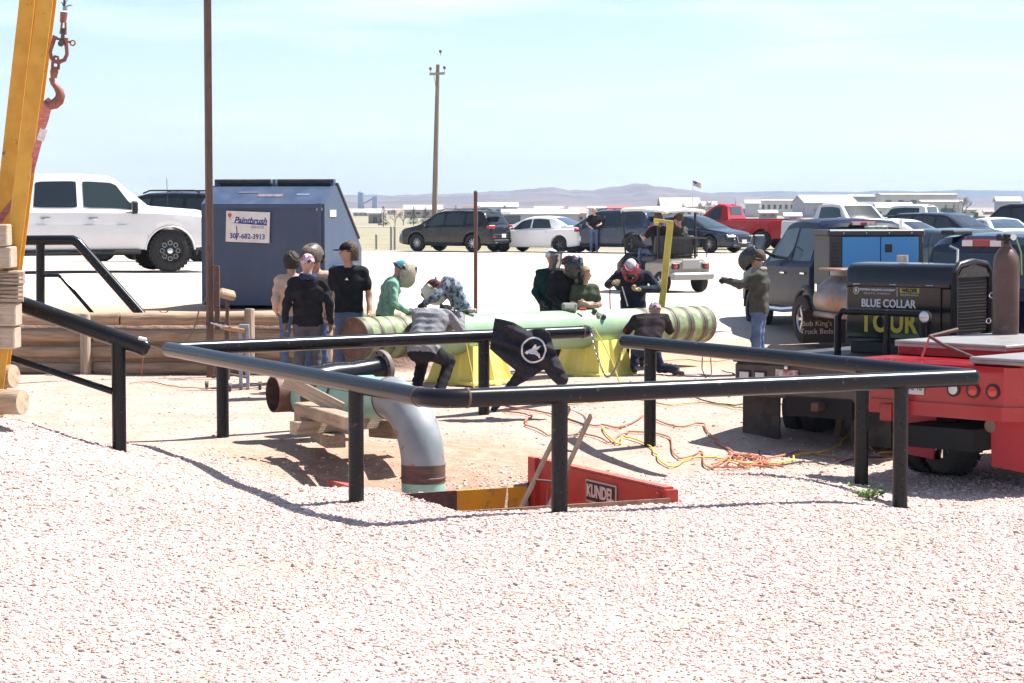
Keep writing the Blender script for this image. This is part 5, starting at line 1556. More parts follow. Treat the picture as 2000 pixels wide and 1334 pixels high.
        MB().tube([(x1 + .03, -.48, .66), (x1 + .03, -.36, .42), (x1 + .03, .36, .42), (x1 + .03, .48, .66)], .012, 6).build('grille_trim', chrome, t)
        MB().box((x1 - .06, 0, .28), (.16, W * .74, .10), bev=.04).build('front_lip', trimb, t)
        if plate:
            MB().box((x0 - .05, 0, .60), (.012, .31, .155)).build('licence_plate', plate_m, t); MB().box((x1 + .04, 0, .46), (.012, .31, .155)).build('licence_plate', plate_m, t)
    elif kind == 'pickup':
        L, W, Hh, r, wb, cabx = dims or (5.85, 2.02, 1.92, .40, 3.65, -.75)
        x0, x1 = -L / 2, L / 2; wf, wr = x1 - .98, x1 - .98 - wb
        bz, bt = 1.30, 1.24
        cow = x1 - 1.42
        top = [(x0, .98), (x0 + .02, bz - .02), (x0 + .04, bz), (cabx - .02, bz), (cabx, bz + .06), (cabx + .10, Hh - .09), (cabx + .28, Hh - .01), ((cabx + cow) / 2 - .1, Hh + .01), (cow - .75, Hh - .03), (cow - .62, Hh - .08), (cow, 1.35), (cow + .12, 1.32), (x1 - .35, 1.25), (x1 - .08, 1.17), (x1, .95)]
        belt = [(x0, .95), (x0 + .03, bz - .015), (cabx, bz - .015), (cabx + .1, bt), (cow, bt - .02), (x1 - .6, 1.18), (x1 - .1, 1.10), (x1, .88)]
        c = Car(top, belt, [(x0, W * .485), (x0 + .1, W * .493), (0, W * .5), (x1 - .9, W * .498), (x1 - .3, W * .47), (x1, W * .40)], (wr, wf), r, .44, tumble=.24, arch=1.2)
        c.body(t, pt)
        MB().box(((x0 + cabx) / 2 + .02, 0, bz + .012), (cabx - x0 - .22, W - .26, .03), bev=.01).build('bed_shade_sheet', trimb, t)  # dark sheet standing in for the shaded inside of the open bed
        c.screen(t, cow - .60, cow - .03, m=glass or glass_dk)
        MB().box((cabx + .05, 0, bz + .36), (.02, W * .56, .36), rot=(0, R(9), 0), bev=.008).build('rear_window', glass_dk, t)
        MB().box((cabx + .16, 0, Hh - .02), (.05, .40, .05), bev=.01).build('brake_light', tail_r, t)
        crew = (cow - cabx) > 2.3
        mid = cabx + (cow - cabx) * .46 if crew else cabx + .3
        c.side_window(t, mid + .05, cow - .18, m=glass or glass_lt, slant_b=-.44)
        if crew: c.side_window(t, cabx + .20, mid - .08, m=glass_dk, slant_a=.06)
        for sd in (1, -1):
            c.line(t, [(mid, .02), (mid, 1)], sd); c.line(t, [(cow - .02, .05), (cow, .98)], sd)
            if crew: c.line(t, [(cabx + .2, .05), (cabx + .2, 1)], sd)
            c.line(t, [(cabx - .01, .02), (cabx - .01, .98)], sd, w=.02)
            MB().tube([c.side_pt(x, -.12, .02, sd, True) for x in (wr + .6, 0, wf - .62)], .05, 8).build('running_board', trimb, t)
        c.handles(t, [mid + .22] + ([cabx + .42] if crew else []), .80, chrome); c.mirrors(t, cow - .30, .10, trimb, (.12, .20, .26))
        c.arches(t, pt, .022)
        c.lamps(t, x0 + .02, W * .44, 1.08, (.10, .14, .36), tail_r, 'tail_light'); c.lamps(t, x1 - .14, W * .40, 1.02, (.18, .24, .24), lamp_w, 'headlight', rot=.3)
        MB().box((x0 - .07, 0, .62), (.18, W * .92, .20), bev=.04).build('rear_bumper', chrome, t)
        MB().box((x1 + .0, 0, .60), (.26, W * .92, .24), bev=.06).build('front_bumper', pt if style == 'offroad' else chrome, t)
        MB().box((x1 - .0, 0, .92), (.08, W * .58, .28), bev=.03).build('grille', chrome, t)
        MB().box((0, 0, .50), (L * .86, W * .5, .18)).build('chassis', under_m, t)
        if plate: MB().box((x0 - .17, 0, .64), (.012, .31, .155)).build('licence_plate', plate_m, t)
    MB().box((0, 0, r * .98), (wb - 2.2 * r, W * .82, .16)).build('underbody', under_m, t)
    for wx in c.wheels: MB().cyl((wx, -W * .38, r), (wx, W * .38, r), .05, n=8).build('axle', under_m, t)
    c.fit_wheels(t, .26 if kind == 'pickup' else .22, style)
    return t, c

WHITEP = paint('white', (.78, .78, .79)); NAVY = paint('navy', (.018, .026, .055)); BLACKP = paint('black', (.012, .013, .016), 1); BLUEGR = paint('bluegrey', (.035, .05, .085), 1)
REDP = paint('red', (.42, .012, .018)); SILV = paint('silver', (.52, .53, .56)); GREENP = paint('green', (.02, .05, .05)); REDB = paint('bed_red', (.36, .014, .022), 1)
# white crew cab pickup at the left
t, c = mkcar('pickup_truck', 'white crew cab pickup with chrome offroad wheels at left', 'pickup truck', 190, 46.2, 20, WHITEP, 'pickup', 'offroad', dims=(5.95, 2.04, 1.96, .42, 3.75, -.95), cladding=True)
tx = XatY(325, 46.0); hd_ = R(20); t.location = (tx - .33 - math.cos(hd_) * 2.0, 46.8 - math.sin(hd_) * 2.0 + .6, 0); t.location.z = gz(t.location.x, t.location.y) + .02
MB().box((-.2, -1.035, .92), (2.6, .02, .05)).build('side_moulding', WHITEP, t); MB().box((2.72, -.90, 1.02), (.14, .04, .16), bev=.015).build('marker_light', mat('amber', (.6, .2, .03), .3), t)
MB().tube([(2.0, -.75, 1.1), (1.98, -.75, 1.9)], .006, 5).build('antenna', trimb, t)
t, c = mkcar('parked_suv', 'black suv half hidden behind the white pickup hood', 'suv', 322, 60, 160, BLACKP, 'suv', 'dark', rails=True, dims=(4.9, 1.95, 1.80, .38, 2.85))
t, c = mkcar('parked_suv', 'black crossover parked on the lot edge with bright alloy wheels', 'suv', 889, 93, 148, BLACKP, 'suv', 'alloy', rails=True)
t, c = mkcar('parked_sedan', 'white sedan parked between the black crossover and bald man', 'car', 1056, 92.5, 148, WHITEP, 'sedan', 'dark')
t, c = mkcar('parked_suv', 'blue grey suv parked behind the bald man', 'suv', 1194, 91, 148, BLUEGR, 'suv', 'dark', rails=True, dims=(4.72, 1.86, 1.70, .38, 2.79))
t, c = mkcar('parked_sedan', 'dark blue sedan facing right behind the golf cart', 'car', 1356, 92, -42, paint('deepblue', (.018, .026, .045), 1), 'sedan', 'alloy', dims=(4.9, 1.84, 1.46, .35, 2.83))
t, c = mkcar('pickup_truck', 'bright red regular cab pickup beyond the dark blue sedan', 'pickup truck', 1441, 99, 150, REDP, 'pickup', 'alloy', dims=(5.7, 2.02, 1.95, .41, 3.4, .05))
t, c = mkcar('pickup_truck', 'silver pickup with white roof facing right beyond the black helmet', 'pickup truck', 1648, 88, -64, SILV, 'pickup', 'alloy', dims=(5.85, 2.04, 1.96, .41, 3.6, -.75))
t, c = mkcar('parked_sedan', 'white sedan roof showing behind the dark blue welding truck', 'car', 1762, 74, -48, WHITEP, 'sedan', 'alloy', glass=glass_dk)
t, c = mkcar('parked_suv', 'dark green hatchback seen right of the blue welder', 'suv', 1824, 46.5, 112, GREENP, 'suv', 'alloy', dims=(4.2, 1.74, 1.42, .32, 2.5))
t, c = mkcar('parked_suv', 'dark navy suv facing right in the far row', 'suv', 1852, 80, -46, paint('midnight', (.014, .018, .03)), 'suv', 'alloy', dims=(4.8, 1.9, 1.62, .36, 2.8), glass=glass_dk)
t, c = mkcar('pickup_truck', 'white van roofed truck in the last row above the navy suv', 'pickup truck', 1790, 98, 150, paint('white2', (.68, .68, .68)), 'pickup', 'alloy')
t, c = mkcar('parked_suv', 'large black suv cut by the right photo edge', 'suv', 1985, 86, 150, paint('black2', (.012, .012, .014)), 'suv', 'alloy', dims=(5.3, 2.0, 1.95, .40, 3.0), glass=glass_dk)
t, c = mkcar('parked_sedan', 'small white car between the navy suv and the black suv', 'car', 1938, 82, 100, paint('white3', (.68, .68, .68)), 'sedan', 'alloy')

# ------------------------------------------------------------------ work trucks
def cab_truck(name, label, px, Y, hd, pt, bed_len, z=None, Hh=2.0, style='alloy', rearwheels=True, mirror=True):
    """crew cab + chassis; origin under the cab's rear wall"""
    t = thing(name, label, 'truck'); place(t, px, Y, hd, z)
    cab, hood = 2.35, 1.45
    x1 = cab + hood; W = 2.02; bt = 1.30; cow = cab
    top = [(0, bt - .02), (.02, bt + .05), (.12, Hh - .12), (.22, Hh - .05), (.40, Hh), (cab / 2, Hh + .02), (cow - .75, Hh - .02), (cow - .62, Hh - .07), (cow, bt + .03), (cow + .12, bt - .02), (x1 - .35, 1.2), (x1 - .08, 1.12), (x1, .9)]
    belt = [(0, bt - .03), (cow, bt - .05), (x1 - .6, 1.14), (x1 - .1, 1.05), (x1, .85)]
    c = Car(top, belt, [(0, W * .46), (.08, W * .492), (1, W * .5), (x1 - .9, W * .5), (x1 - .3, W * .47), (x1, W * .4)], (x1 - .95,), .42, .50, tumble=.24, arch=1.2)
    c.body(t, pt, 'cab')
    c.screen(t, cow - .6, cow - .03, m=glass_dk)
    MB().box((.075, 0, bt + .36), (.02, 1.36, .42), rot=(0, R(10), 0), bev=.008).build('rear_window', glass_dk, t)
    bl = MB().box((.15, 0, Hh - .045), (.05, .46, .07), bev=.015).build('brake_light', tail_r, t)
    for y in (-.13, .13): MB().box((.12, y, Hh - .045), (.012, .14, .05)).build('cargo_lens', lamp_w, bl)
    c.side_window(t, .22, 1.02, m=glass_lt); c.side_window(t, 1.12, cow - .18, m=glass_lt, slant_b=-.44)
    for sd in (1, -1):
        c.line(t, [(1.07, .02), (1.07, 1)], sd); c.line(t, [(.16, .05), (.16, 1)], sd)
        MB().tube([c.side_pt(x, -.1, .02, sd, True) for x in (.1, 1.2, 2.2)], .05, 8).build('running_board', chrome, t)
    c.handles(t, (.36, 1.28), .80, chrome)
    for sd in (1, -1):
        p = Vector((cow - .45, sd * (W / 2 + .22), bt + .28))
        q = MB().box(p, (.10, .22, .38), bev=.03).build('tow_mirror', trimb, t)
        MB().box(p + Vector((-.055, 0, .0)), (.008, .18, .32)).build('mirror_glass', chrome, q)
        MB().cyl(p + Vector((0, -sd * .1, -.1)), (cow - .40, sd * (W / 2 - .1), bt + .08), .03, n=8).build('mirror_arm', trimb, q)
    c.arches(t, pt)
    c.fit_wheels(t, .28, style)
    MB().box((-bed_len / 2 + 1.8, 0, .62), (bed_len + 2.8, .9, .22)).build('chassis', under_m, t)
    return t, c

# blue welding truck with raw steel bed
hd = 104
t, c = cab_truck('welding_truck', 'dark blue welding truck with raw steel bed behind the green pipe', 1690, 38.6, hd, mat('paint_deep_navy', (.006, .011, .03), .32, spec=.16), 2.9, Hh=2.02)
bt_steel = mat('raw_steel_bed', (.22, .19, .18), .42, metal=.55, c2=(.30, .26, .24), nscale=2.5, c3=(.26, .15, .10), n3=2.4, lo3=.52, hi3=.7)
MB().box((-1.4, 0, .92), (2.6, 1.9, .10), bev=.02).build('bed_deck', rustd, t)
for sd in (1, -1):
    rows = []
    for f in np.linspace(0, 1, 9):
        y_ = sd * (1.10 + .30 * math.sin(math.pi * min(1, f * 1.15 + .1)) ** .5)
        zz = .50 + f * .74
        rows.append([(-2.3 + .14, sd * .55, zz), (-2.3, y_ - sd * .16, zz), (-2.1, y_, zz), (-1.15, y_, zz), (-1.0, y_ - sd * .05, zz), (-.95, sd * .6, zz)])
    rows.append([(-1.65, sd * .8, 1.235)] * 6)
    o = MB().grid(rows).build('side_box', bt_steel, t, smooth=45)
    MB().box((-1.6, sd * 1.05, 1.25), (.95, .5, .035), bev=.012).build('box_lid', mat('lid_rust', (.26, .14, .10), .5, c2=(.2, .13, .1), nscale=5), o)
    MB().tube([(-2.3, sd * 1.2, .52), (-2.1, sd * 1.36, .52), (-1.15, sd * 1.36, .52), (-1.0, sd * 1.26, .52)], .05, 10).build('side_rub_rail', bt_steel, o)
    MB().box((-1.3, sd * 1.41, .95), (.10, .02, .13), bev=.005).build('latch', chrome, o)
    MB().tube([(-.55 + .50 * math.cos(a), sd * 1.30, .40 + .52 * math.sin(a)) for a in np.linspace(0, math.pi, 12)], .055, 8).build('fender', trimb, t)
    for k, y_ in enumerate((1.02, .76)): add_wheel(t, -.55, sd * (y_ + .26), .40, .22, 'steel', sd)
    mf = MB().box((-1.02, sd * 1.16, .30), (.03, .74, .54)).build('mud_flap', mat('flap_brown', (.035, .028, .024), .8), t)
    if sd == 1:
        cream = mat('flap_letters', (.55, .47, .38), .7)
        lettering("Bob King's", .125, cream, mf, (-1.038, 1.29, .35), (0, -1, 0), (0, 0, 1), depth=.001)
        lettering('Truck Beds', .125, cream, mf, (-1.038, 1.29, .22), (0, -1, 0), (0, 0, 1), depth=.001)
# blue welder on its bed
wd_ = thing('welding_machine', 'bright blue engine welder mounted across the welding truck bed', 'welder', tuple(t.matrix_basis @ Vector((-.62, .22, .97))), R(hd))
wb_ = mat('welder_blue', (.02, .26, .62), .35, coat=.3); wg = mat('welder_grey', (.035, .038, .043), .5)
MB().box((0, 0, .50), (.70, 1.66, 1.0), bev=.02).build('case', wg, wd_)
MB().box((0, 0, 1.05), (.74, 1.72, .14), bev=.03).build('top_cover', wg, wd_)
for y in (.28, -.40): MB().box((-.362, y, .53), (.02, .665, .88), bev=.006).build('blue_panel', wb_, wd_)
MB().box((-.378, -.20, .74), (.012, .12, .16), bev=.004).build('latch', trimb, wd_)
for k in range(10): MB().box((-.358, .735, .18 + .075 * k), (.015, .12, .03)).build('louver', trimb, wd_)
for k in range(4): MB().ball((-.38, .6 - .4 * k, 1.05), .015, 8, 5).build('bolt', chrome, wd_)
MB().box((-.2, -.05, 1.15), (.16, .36, .08), bev=.01).build('tray', mat('tray_mix', (.5, .5, .42), .5, c2=(.1, .3, .28), nscale=12), wd_)
MB().cyl((.1, -.62, 1.1), (.1, -.62, 1.32), .03, n=10).build('exhaust', chrome, wd_)

# black flatbed truck with the show welder
hd = 50
tb = thing('flatbed_truck', 'black flatbed truck tail with deck and pipe rail behind the guard rail', 'truck')
TLc = Vector((2.62, 27.0, 0)); hv_ = Vector((math.cos(R(hd)), math.sin(R(hd)), 0)); rv_ = Vector((hv_.y, -hv_.x, 0))
tb.location = TLc + rv_ * 1.2; tb.location.z = gz(3.6, 26.2) ; tb.rotation_euler = (0, 0, R(hd))
zd = .90 - tb.location.z
deckm = mat('deck_black', (.022, .022, .025), .6, c2=(.05, .045, .045), nscale=5, c3=(.10, .085, .075), n3=8, lo3=.62, hi3=.75)
sidem = mat('bed_dark_brown', (.085, .068, .058), .45, c2=(.06, .05, .045), nscale=4, coat=.2)
MB().box((1.7, 0, zd - .03), (3.4, 2.4, .06), bev=.008).build('deck', deckm, tb)
MB().box((.06, 0, zd - .26), (.12, 2.36, .40), bev=.03).build('tail_board', sidem, tb)
for sd in (1, -1): MB().box((1.75, sd * 1.14, zd - .20), (3.2, .08, .28), bev=.02).build('side_skirt', sidem, tb)
ov = mat('oval_lens', (.62, .6, .6), .2, coat=.5)
for y in (1.02, .80): 
    f_ = MB().box((-.008, y, zd - .22), (.03, .17, .14), bev=.05).build('lamp_surround', trimb, tb)
    MB().box((-.02, y, zd - .22), (.02, .13, .10), bev=.035).build('oval_lamp', ov, f_)
lp = MB().box((-.02, .42, zd - .20), (.012, .31, .16)).build('licence_plate', mat('plate_mix', (.6, .58, .56), .5, c2=(.35, .1, .12), nscale=18), tb)
MB().ball((-.03, .42, zd - .09), .03, 8, 5).build('plate_lamp', chrome, tb)
for y in (.95, -.55): MB().box((.25, y, zd - .72), (.03, .52, .5)).build('mud_flap', mat('flap_dark', (.03, .028, .027), .8, c2=(.07, .06, .055), nscale=7), tb)
for sd in (1, -1):
    for y_ in (.98, .72): add_wheel(tb, 1.25, sd * y_, .40, .22, 'steel', sd)
MB().box((2.3, 0, .52), (4.6, .9, .24)).build('chassis', under_m, tb)
MB().box((-.02, -.05, zd - .52), (.34, .10, .10), rot=(0, 0, .1), bev=.01).build('hitch', rustd, tb)
for sd in (-.3, .25): MB().box((.9, sd, .35), (.08, .08, .5), rot=(0, .2, 0)).build('spring_hanger', rustd, tb)
# bent pipe guard on the deck
pg_ = [(1.05, .40, zd), (1.05, .40, zd + .46), (1.05, .34, zd + .53), (1.05, -.80, zd + .53)]
MB().tube(pg_, .042, 12).build('pipe_guard', blk, tb)
MB().cyl((1.05, -.28, zd), (1.05, -.28, zd + .52), .04, n=12).build('guard_post', blk, tb)
MB().cyl((1.05, -.76, zd), (1.05, -.76, zd + .52), .04, n=12).build('guard_post', blk, tb)
lg_ = MB().lathe((1.0, -.82, zd + .50), (-1, 0, 0), [(-.06, .05), (0, .075), (.03, .08), (.035, .07)], 16).build('work_lamp', trimb, tb)
MB().lathe((.965, -.82, zd + .50), (-1, 0, 0), [(0, .066), (.006, .05), (.008, 0)], 16).build('lamp_lens', lamp_w, lg_)
for y in (.5, -.1): MB().box((.3, y, zd + .006), (.1, .06, .012), bev=.003).build('deck_plate', rust, tb)
# its cab
c2 = Car([(0, 1.36), (.02, 1.42), (.12, 2.06), (.25, 2.15), (.5, 2.18), (1.2, 2.2), (1.65, 2.14), (2.35, 1.44), (2.5, 1.38), (3.4, 1.28), (3.75, 1.15), (3.85, .95)], [(0, 1.34), (2.35, 1.33), (3.3, 1.2), (3.8, 1.05), (3.85, .9)],
         [(0, .93), (.08, 1.0), (1, 1.02), (3.0, 1.02), (3.6, .95), (3.85, .8)], (2.95,), .44, .58, tumble=.24, arch=1.2)
cabp = paint('ram_navy', (.010, .016, .04))
class Off:
    pass
cabroot = link('cab', None, tb); cabroot.location = (3.75, 0, .28)
c2.body(cabroot, cabp, 'cab_shell')
MB().box((.07, 0, 1.74), (.02, 1.40, .46), rot=(0, R(9), 0), bev=.008).build('rear_window', glass_dk, cabroot)
MB().box((.115, 0, 2.085), (.05, .56, .10), bev=.02).build('brake_light', tail_r, cabroot)
for y in (-.2, .2): MB().box((.085, y, 2.085), (.012, .15, .075)).build('cargo_lens', lamp_w, cabroot)
c2.screen(cabroot, 1.75, 2.32); c2.side_window(cabroot, .25, 1.02, m=glass_lt); c2.side_window(cabroot, 1.12, 2.15, m=glass_lt, slant_b=-.44)
for sd in (1, -1): add_wheel(tb, 3.75 + 2.95, sd * .86, .44, .28, 'alloy', sd)
MB().box((.25, .45, 2.22), (.5, .2, .06), bev=.02).build('roof_antenna', trimb, cabroot)

wd_.scale = (1, 1, .82)
sw = thing('welding_machine', 'black show welder lettered for a welding tour on the flatbed', 'welder')
Wd, Wl, Wh = .84, 1.46, 1.0
sw.location = tb.location + hv_ * (1.55 + Wd / 2) + rv_ * (0.13) + Vector((0, 0, zd + .14)); sw.rotation_euler = (0, 0, R(hd))
swm = mat('show_black', (.008, .008, .010), .16, coat=.35, spec=.4)
MB().box((0, 0, -.07), (Wd * .9, Wl * .94, .14), bev=.01).build('skid_base', trimb, sw)
# lower case, rounded top hood running across the bed (local y = along the case, -x faces the tail)
MB().box((0, 0, .36), (Wd, Wl, .64), bev=.02).build('case', swm, sw)
rows = []
for k in range(9):
    a = math.pi * k / 8
    z = .68 + .28 * math.sin(a) ** .30; x_ = -Wd / 2 * math.copysign(abs(math.cos(a)) ** .30, math.cos(a))
    rows.append([(x_, -Wl / 2, z), (x_, Wl / 2 - .04, z), (x_ * .97, Wl / 2, z - .03)])
m = MB(); m.grid(rows); m.add([r_[0] for r_ in rows], [tuple(range(9))]); m.add([r_[2] for r_ in rows], [tuple(range(9))])
m.build('hood', swm, sw, smooth=50)
MB().box((-Wd / 2 - .012, .02, .40), (.024, 1.22, .56), bev=.008).build('side_door', swm, sw)
MB().box((-Wd / 2 - .02, .0, .70), (.02, 1.40, .03)).build('hood_seam', rustd, sw)
for y in (.55, .05, -.45): MB().cyl((-Wd / 2 - .035, y - .05, .70), (-Wd / 2 - .035, y + .05, .70), .012, n=8).build('hinge', chrome, sw)
MB().cyl((-.12, .12, .97), (-.12, .12, 1.05), .07, n=16).build('filler_cap', mat('cap_metal', (.5, .42, .38), .4, metal=.5), sw)
# radiator end (local -y)
MB().tube([(-Wd / 2, -Wl / 2 - .03, .10), (-Wd / 2, -Wl / 2 - .03, .86), (-Wd / 2 + .09, -Wl / 2 - .03, .95), (0, -Wl / 2 - .03, .985), (Wd / 2 - .09, -Wl / 2 - .03, .95), (Wd / 2, -Wl / 2 - .03, .86), (Wd / 2, -Wl / 2 - .03, .10)], .04, 10).build('radiator_shell', blkr, sw)
MB().prism([(-Wd / 2 + .03, -Wl / 2 - .055, .80), (-Wd / 2 + .13, -Wl / 2 - .055, .91), (0, -Wl / 2 - .055, .955), (Wd / 2 - .13, -Wl / 2 - .055, .91), (Wd / 2 - .03, -Wl / 2 - .055, .80)], (0, .04, 0)).build('radiator_top', blkr, sw)
MB().box((0, -Wl / 2 - .01, .47), (Wd - .06, .02, .68)).build('radiator_core', mat('rad_core', (.03, .03, .032), .7), sw)
m = MB()
nx3, nz3 = 16, 17
for i in range(nx3):
    for j in range(nz3):
        x_ = -Wd / 2 + .06 + (Wd - .12) * (i + .5 * (j % 2)) / nx3; z_ = .17 + .61 * j / nz3
        m.box((x_, -Wl / 2 - .03, z_), (.034, .02, .012), rot=(0, .5 if j % 2 else -.5, 0))
m.build('grille_mesh', mat('grille_blk', (.028, .028, .03), .4), sw, smooth=0)
sw.children[-1]['kind'] = 'stuff'
wht = mat('decal_white', (.66, .66, .68), .5); ylw = mat('decal_yellow', (.52, .43, .05), .5)
fx_ = -Wd / 2 - .026
lettering('BLUE COLLAR', .135, wht, sw, (fx_, .12, .47), (0, -1, 0), (0, 0, 1), bold=.003, sx=.88)
lettering('TOUR', .33, ylw, sw, (fx_, .12, .235), (0, -1, 0), (0, 0, 1), bold=.012, sx=.82, space=1.08)
lettering('WESTERN WELDING ACADEMY', .036, wht, sw, (fx_, .28, .635), (0, -1, 0), (0, 0, 1), bold=.001)
lettering('GILLETTE, WYOMING', .030, wht, sw, (fx_, .28, .59), (0, -1, 0), (0, 0, 1), space=1.3)
rg = MB(); rg.tube([(fx_ - .002, .565 + .035 * math.cos(a), .62 + .04 * math.sin(a)) for a in np.linspace(0, 6.283, 16, endpoint=False)], .005, 5, closed=True); rg.build('logo_ring', wht, sw)
MB().prism([(fx_ - .003, .575, .60), (fx_ - .003, .55, .61), (fx_ - .003, .565, .65), (fx_ - .003, .585, .64)], (.002, 0, 0)).build('logo_figure', wht, sw)
MB().box((fx_, .0, .615), (.003, .006, .11)).build('divider', wht, sw)
MB().box((fx_, -.17, .635), (.003, .26, .06), bev=.001).build('logo_panel', ylw, sw)
lettering('WELDER', .06, mat('decal_dark', (.03, .03, .02), .5), sw, (fx_ - .003, -.17, .635), (0, -1, 0), (0, 0, 1), bold=.004, sx=.9)
lettering('WELDING SUPPLY', .026, wht, sw, (fx_, -.17, .58), (0, -1, 0), (0, 0, 1), space=1.2)
MB().tube([(.15, -Wl / 2 + .25, .95), (.15, -Wl / 2 + .25, 1.12), (.15, -Wl / 2 + .36, 1.16)], .018, 8).build('exhaust', chrome, sw)
for y in (.0, .08): MB().tube([(.2, y - .05, .95), (.2, y - .05, 1.2)], .006, 5).build('control_rod', trimb, sw)

# red flatbed truck at the right edge
hd3 = 45
tr_ = thing('flatbed_truck', 'red flatbed truck tail with aluminium topped tool boxes at right edge', 'truck')
h3 = Vector((math.cos(R(hd3)), math.sin(R(hd3)), 0)); r3_ = Vector((h3.y, -h3.x, 0))
LC = Vector((3.70, 23.45, 0)); tr_.location = LC + r3_ * .80; tr_.location.z = gz(4.6, 23.2); tr_.rotation_euler = (0, 0, R(hd3))
zt3 = 1.10 - tr_.location.z; zb3 = .60 - tr_.location.z
poly = [(0, .80), (0, -.80), (.36, -1.16), (3.3, -1.16), (3.3, 1.16), (.36, 1.16)]
MB().prism([(x, y, zb3) for x, y in poly], (0, 0, zt3 - zb3 - .002)).build('bed', REDB, tr_, smooth=0)
MB().prism([(x - .03 if x < 1 else x, y, zb3 - .03) for x, y in poly], (0, 0, .14)).build('bumper', REDB, tr_, smooth=0)
alu = mat('aluminium', (.36, .35, .34), .4, metal=.5, c2=(.30, .29, .28), nscale=8)
for (x0_, x1_, y0_, y1_, hh) in ((.95, 2.9, -.2, 1.14, .12), (.12, 1.6, -1.12, -.36, .05)):
    b_ = MB().box(((x0_ + x1_) / 2, (y0_ + y1_) / 2, zt3 + hh / 2), (x1_ - x0_, y1_ - y0_, hh), bev=.01).build('tool_box', REDB, tr_)
    MB().box(((x0_ + x1_) / 2, (y0_ + y1_) / 2, zt3 + hh + .018), (x1_ - x0_ + .05, y1_ - y0_ + .05, .035), bev=.008).build('box_lid', alu, b_)
    MB().box((x0_ - .02, (y0_ + y1_) / 2, zt3 + hh - .012), (.02, y1_ - y0_ + .03, .03)).build('lid_lip', alu, b_)
lred = mat('lens_red', (.55, .03, .02), .2, coat=.6, emit=(.6, .05, .03), estr=.0)
for y, m_ in ((-.22, plate_m), (-.45, lred), (-.68, lred)):
    f_ = MB().lathe((-.002, y, zt3 - .24), (-1, 0, 0), [(-.01, .074), (.012, .078), (.018, .064)], 20).build('lamp_ring', trimb, tr_)
    MB().lathe((-.014, y, zt3 - .24), (-1, 0, 0), [(0, .062), (.012, .045), (.016, 0)], 20).build('tail_light', m_, f_)
pl = MB().box((-.012, .30, zt3 - .23), (.012, .34, .18)).build('licence_plate', mat('plate_wyo', (.55, .60, .66), .5, c2=(.65, .62, .5), nscale=6), tr_)
lettering('39340', .11, mat('plate_ink', (.08, .06, .08), .5), pl, (-.02, .26, zt3 - .245), (0, -1, 0), (0, 0, 1), sx=.85)
lettering('I', .09, mat('plate_ink', (.08, .06, .08), .5), pl, (-.02, .43, zt3 - .245), (0, -1, 0), (0, 0, 1))
MB().box((-.04, .55, zb3 - .02), (.10, .14, .18), bev=.01).build('hitch', REDB, tr_)
for (x_, y_) in ((.58, .62), (.16, -.80)):
    fp = [(x_, y_ - .25, zb3 - .02), (x_, y_ + .25, zb3 - .02), (x_ - .02, y_ + .22, zb3 - .50), (x_ - .02, y_ - .22, zb3 - .54)]
    MB().prism(fp, (.025, 0, 0)).build('mud_flap', mat('flap_red', (.40, .02, .03), .5), tr_, smooth=0)
for sd in (1, -1):
    for y_ in (.92, .62): add_wheel(tr_, 1.25, sd * y_, .42, .26, 'offroad', sd)
MB().cyl((.15, -.55, zb3 - .10), (2.4, -.50, zb3 - .05), .065, n=16).build('exhaust_pipe', mat('exhaust_rust', (.20, .15, .13), .5, metal=.5), tr_)
MB().box((2.2, 0, .52), (4.4, .9, .22)).build('chassis', under_m, tr_)
sp_ = add_wheel(tr_, .42, .18, .34, .24, 'chrome', 1); sp_.location = (.75, .35, .42); sp_.rotation_euler = (0, 0, R(70))
MB().tube([(.25, -.30, zt3 + .06), (.42, .18, zt3 + .16), (.50, .42, zt3 + .24), (.9, .35, zt3 + .30)], .02, 8).build('lid_strut', rustd, tr_)
MB().tube([(.5, .42, zt3 + .24), (.55, .55, zt3 + .02)], .012, 6).build('strut_leg', steel, tr_)
cr = link('cab', None, tr_); cr.location = (3.55, 0, 0)
c2.body(cr, REDP, 'cab_shell'); MB().box((.07, 0, 1.74), (.02, 1.40, .46), rot=(0, R(9), 0), bev=.008).build('rear_window', glass_dk, cr)
c2.screen(cr, 1.75, 2.32); c2.side_window(cr, .25, 1.02, m=glass_dk); c2.side_window(cr, 1.12, 2.15, m=glass_dk, slant_b=-.44)
for sd in (1, -1): add_wheel(tr_, 3.55 + 2.95, sd * .86, .44, .28, 'alloy', sd)
# gas cylinder
gcp = Vector((5.52, 25.45, 1.12))
gc = thing('gas_cylinder', 'brown gas cylinder with black valve standing on the red truck bed', 'gas cylinder', gcp)
brn = mat('cyl_brown', (.10, .05, .042), .4, c2=(.13, .075, .06), nscale=5, c3=(.17, .12, .10), n3=9, lo3=.6, hi3=.75)
MB().lathe((0, 0, 0), (0, 0, 1), [(0, .13), (.02, .145), (.92, .145), (1.0, .135), (1.08, .09), (1.11, .055), (1.14, .05)], 28).build('bottle', brn, gc)
vv = MB().lathe((0, 0, 1.14), (0, 0, 1), [(0, .035), (.05, .03), (.09, .045), (.11, .045), (.12, .02)], 12).build('valve', trimb, gc)
MB().cyl((-.12, -.03, 1.2), (.10, -.03, 1.2), .02, n=8).build('regulator', trimb, vv)
for dx in (-.10, .06): MB().lathe((dx, -.05, 1.22), (0, -1, 0), [(0, .035), (.03, .035), (.03, 0)], 12).build('gauge', [trimb, chrome][dx > 0], vv)
MB().tube([(.1, -.03, 1.2), (.15, -.05, 1.05), (.16, -.05, .8)], .01, 6).build('hose', mat('hose_green', (.25, .4, .12), .5), gc)
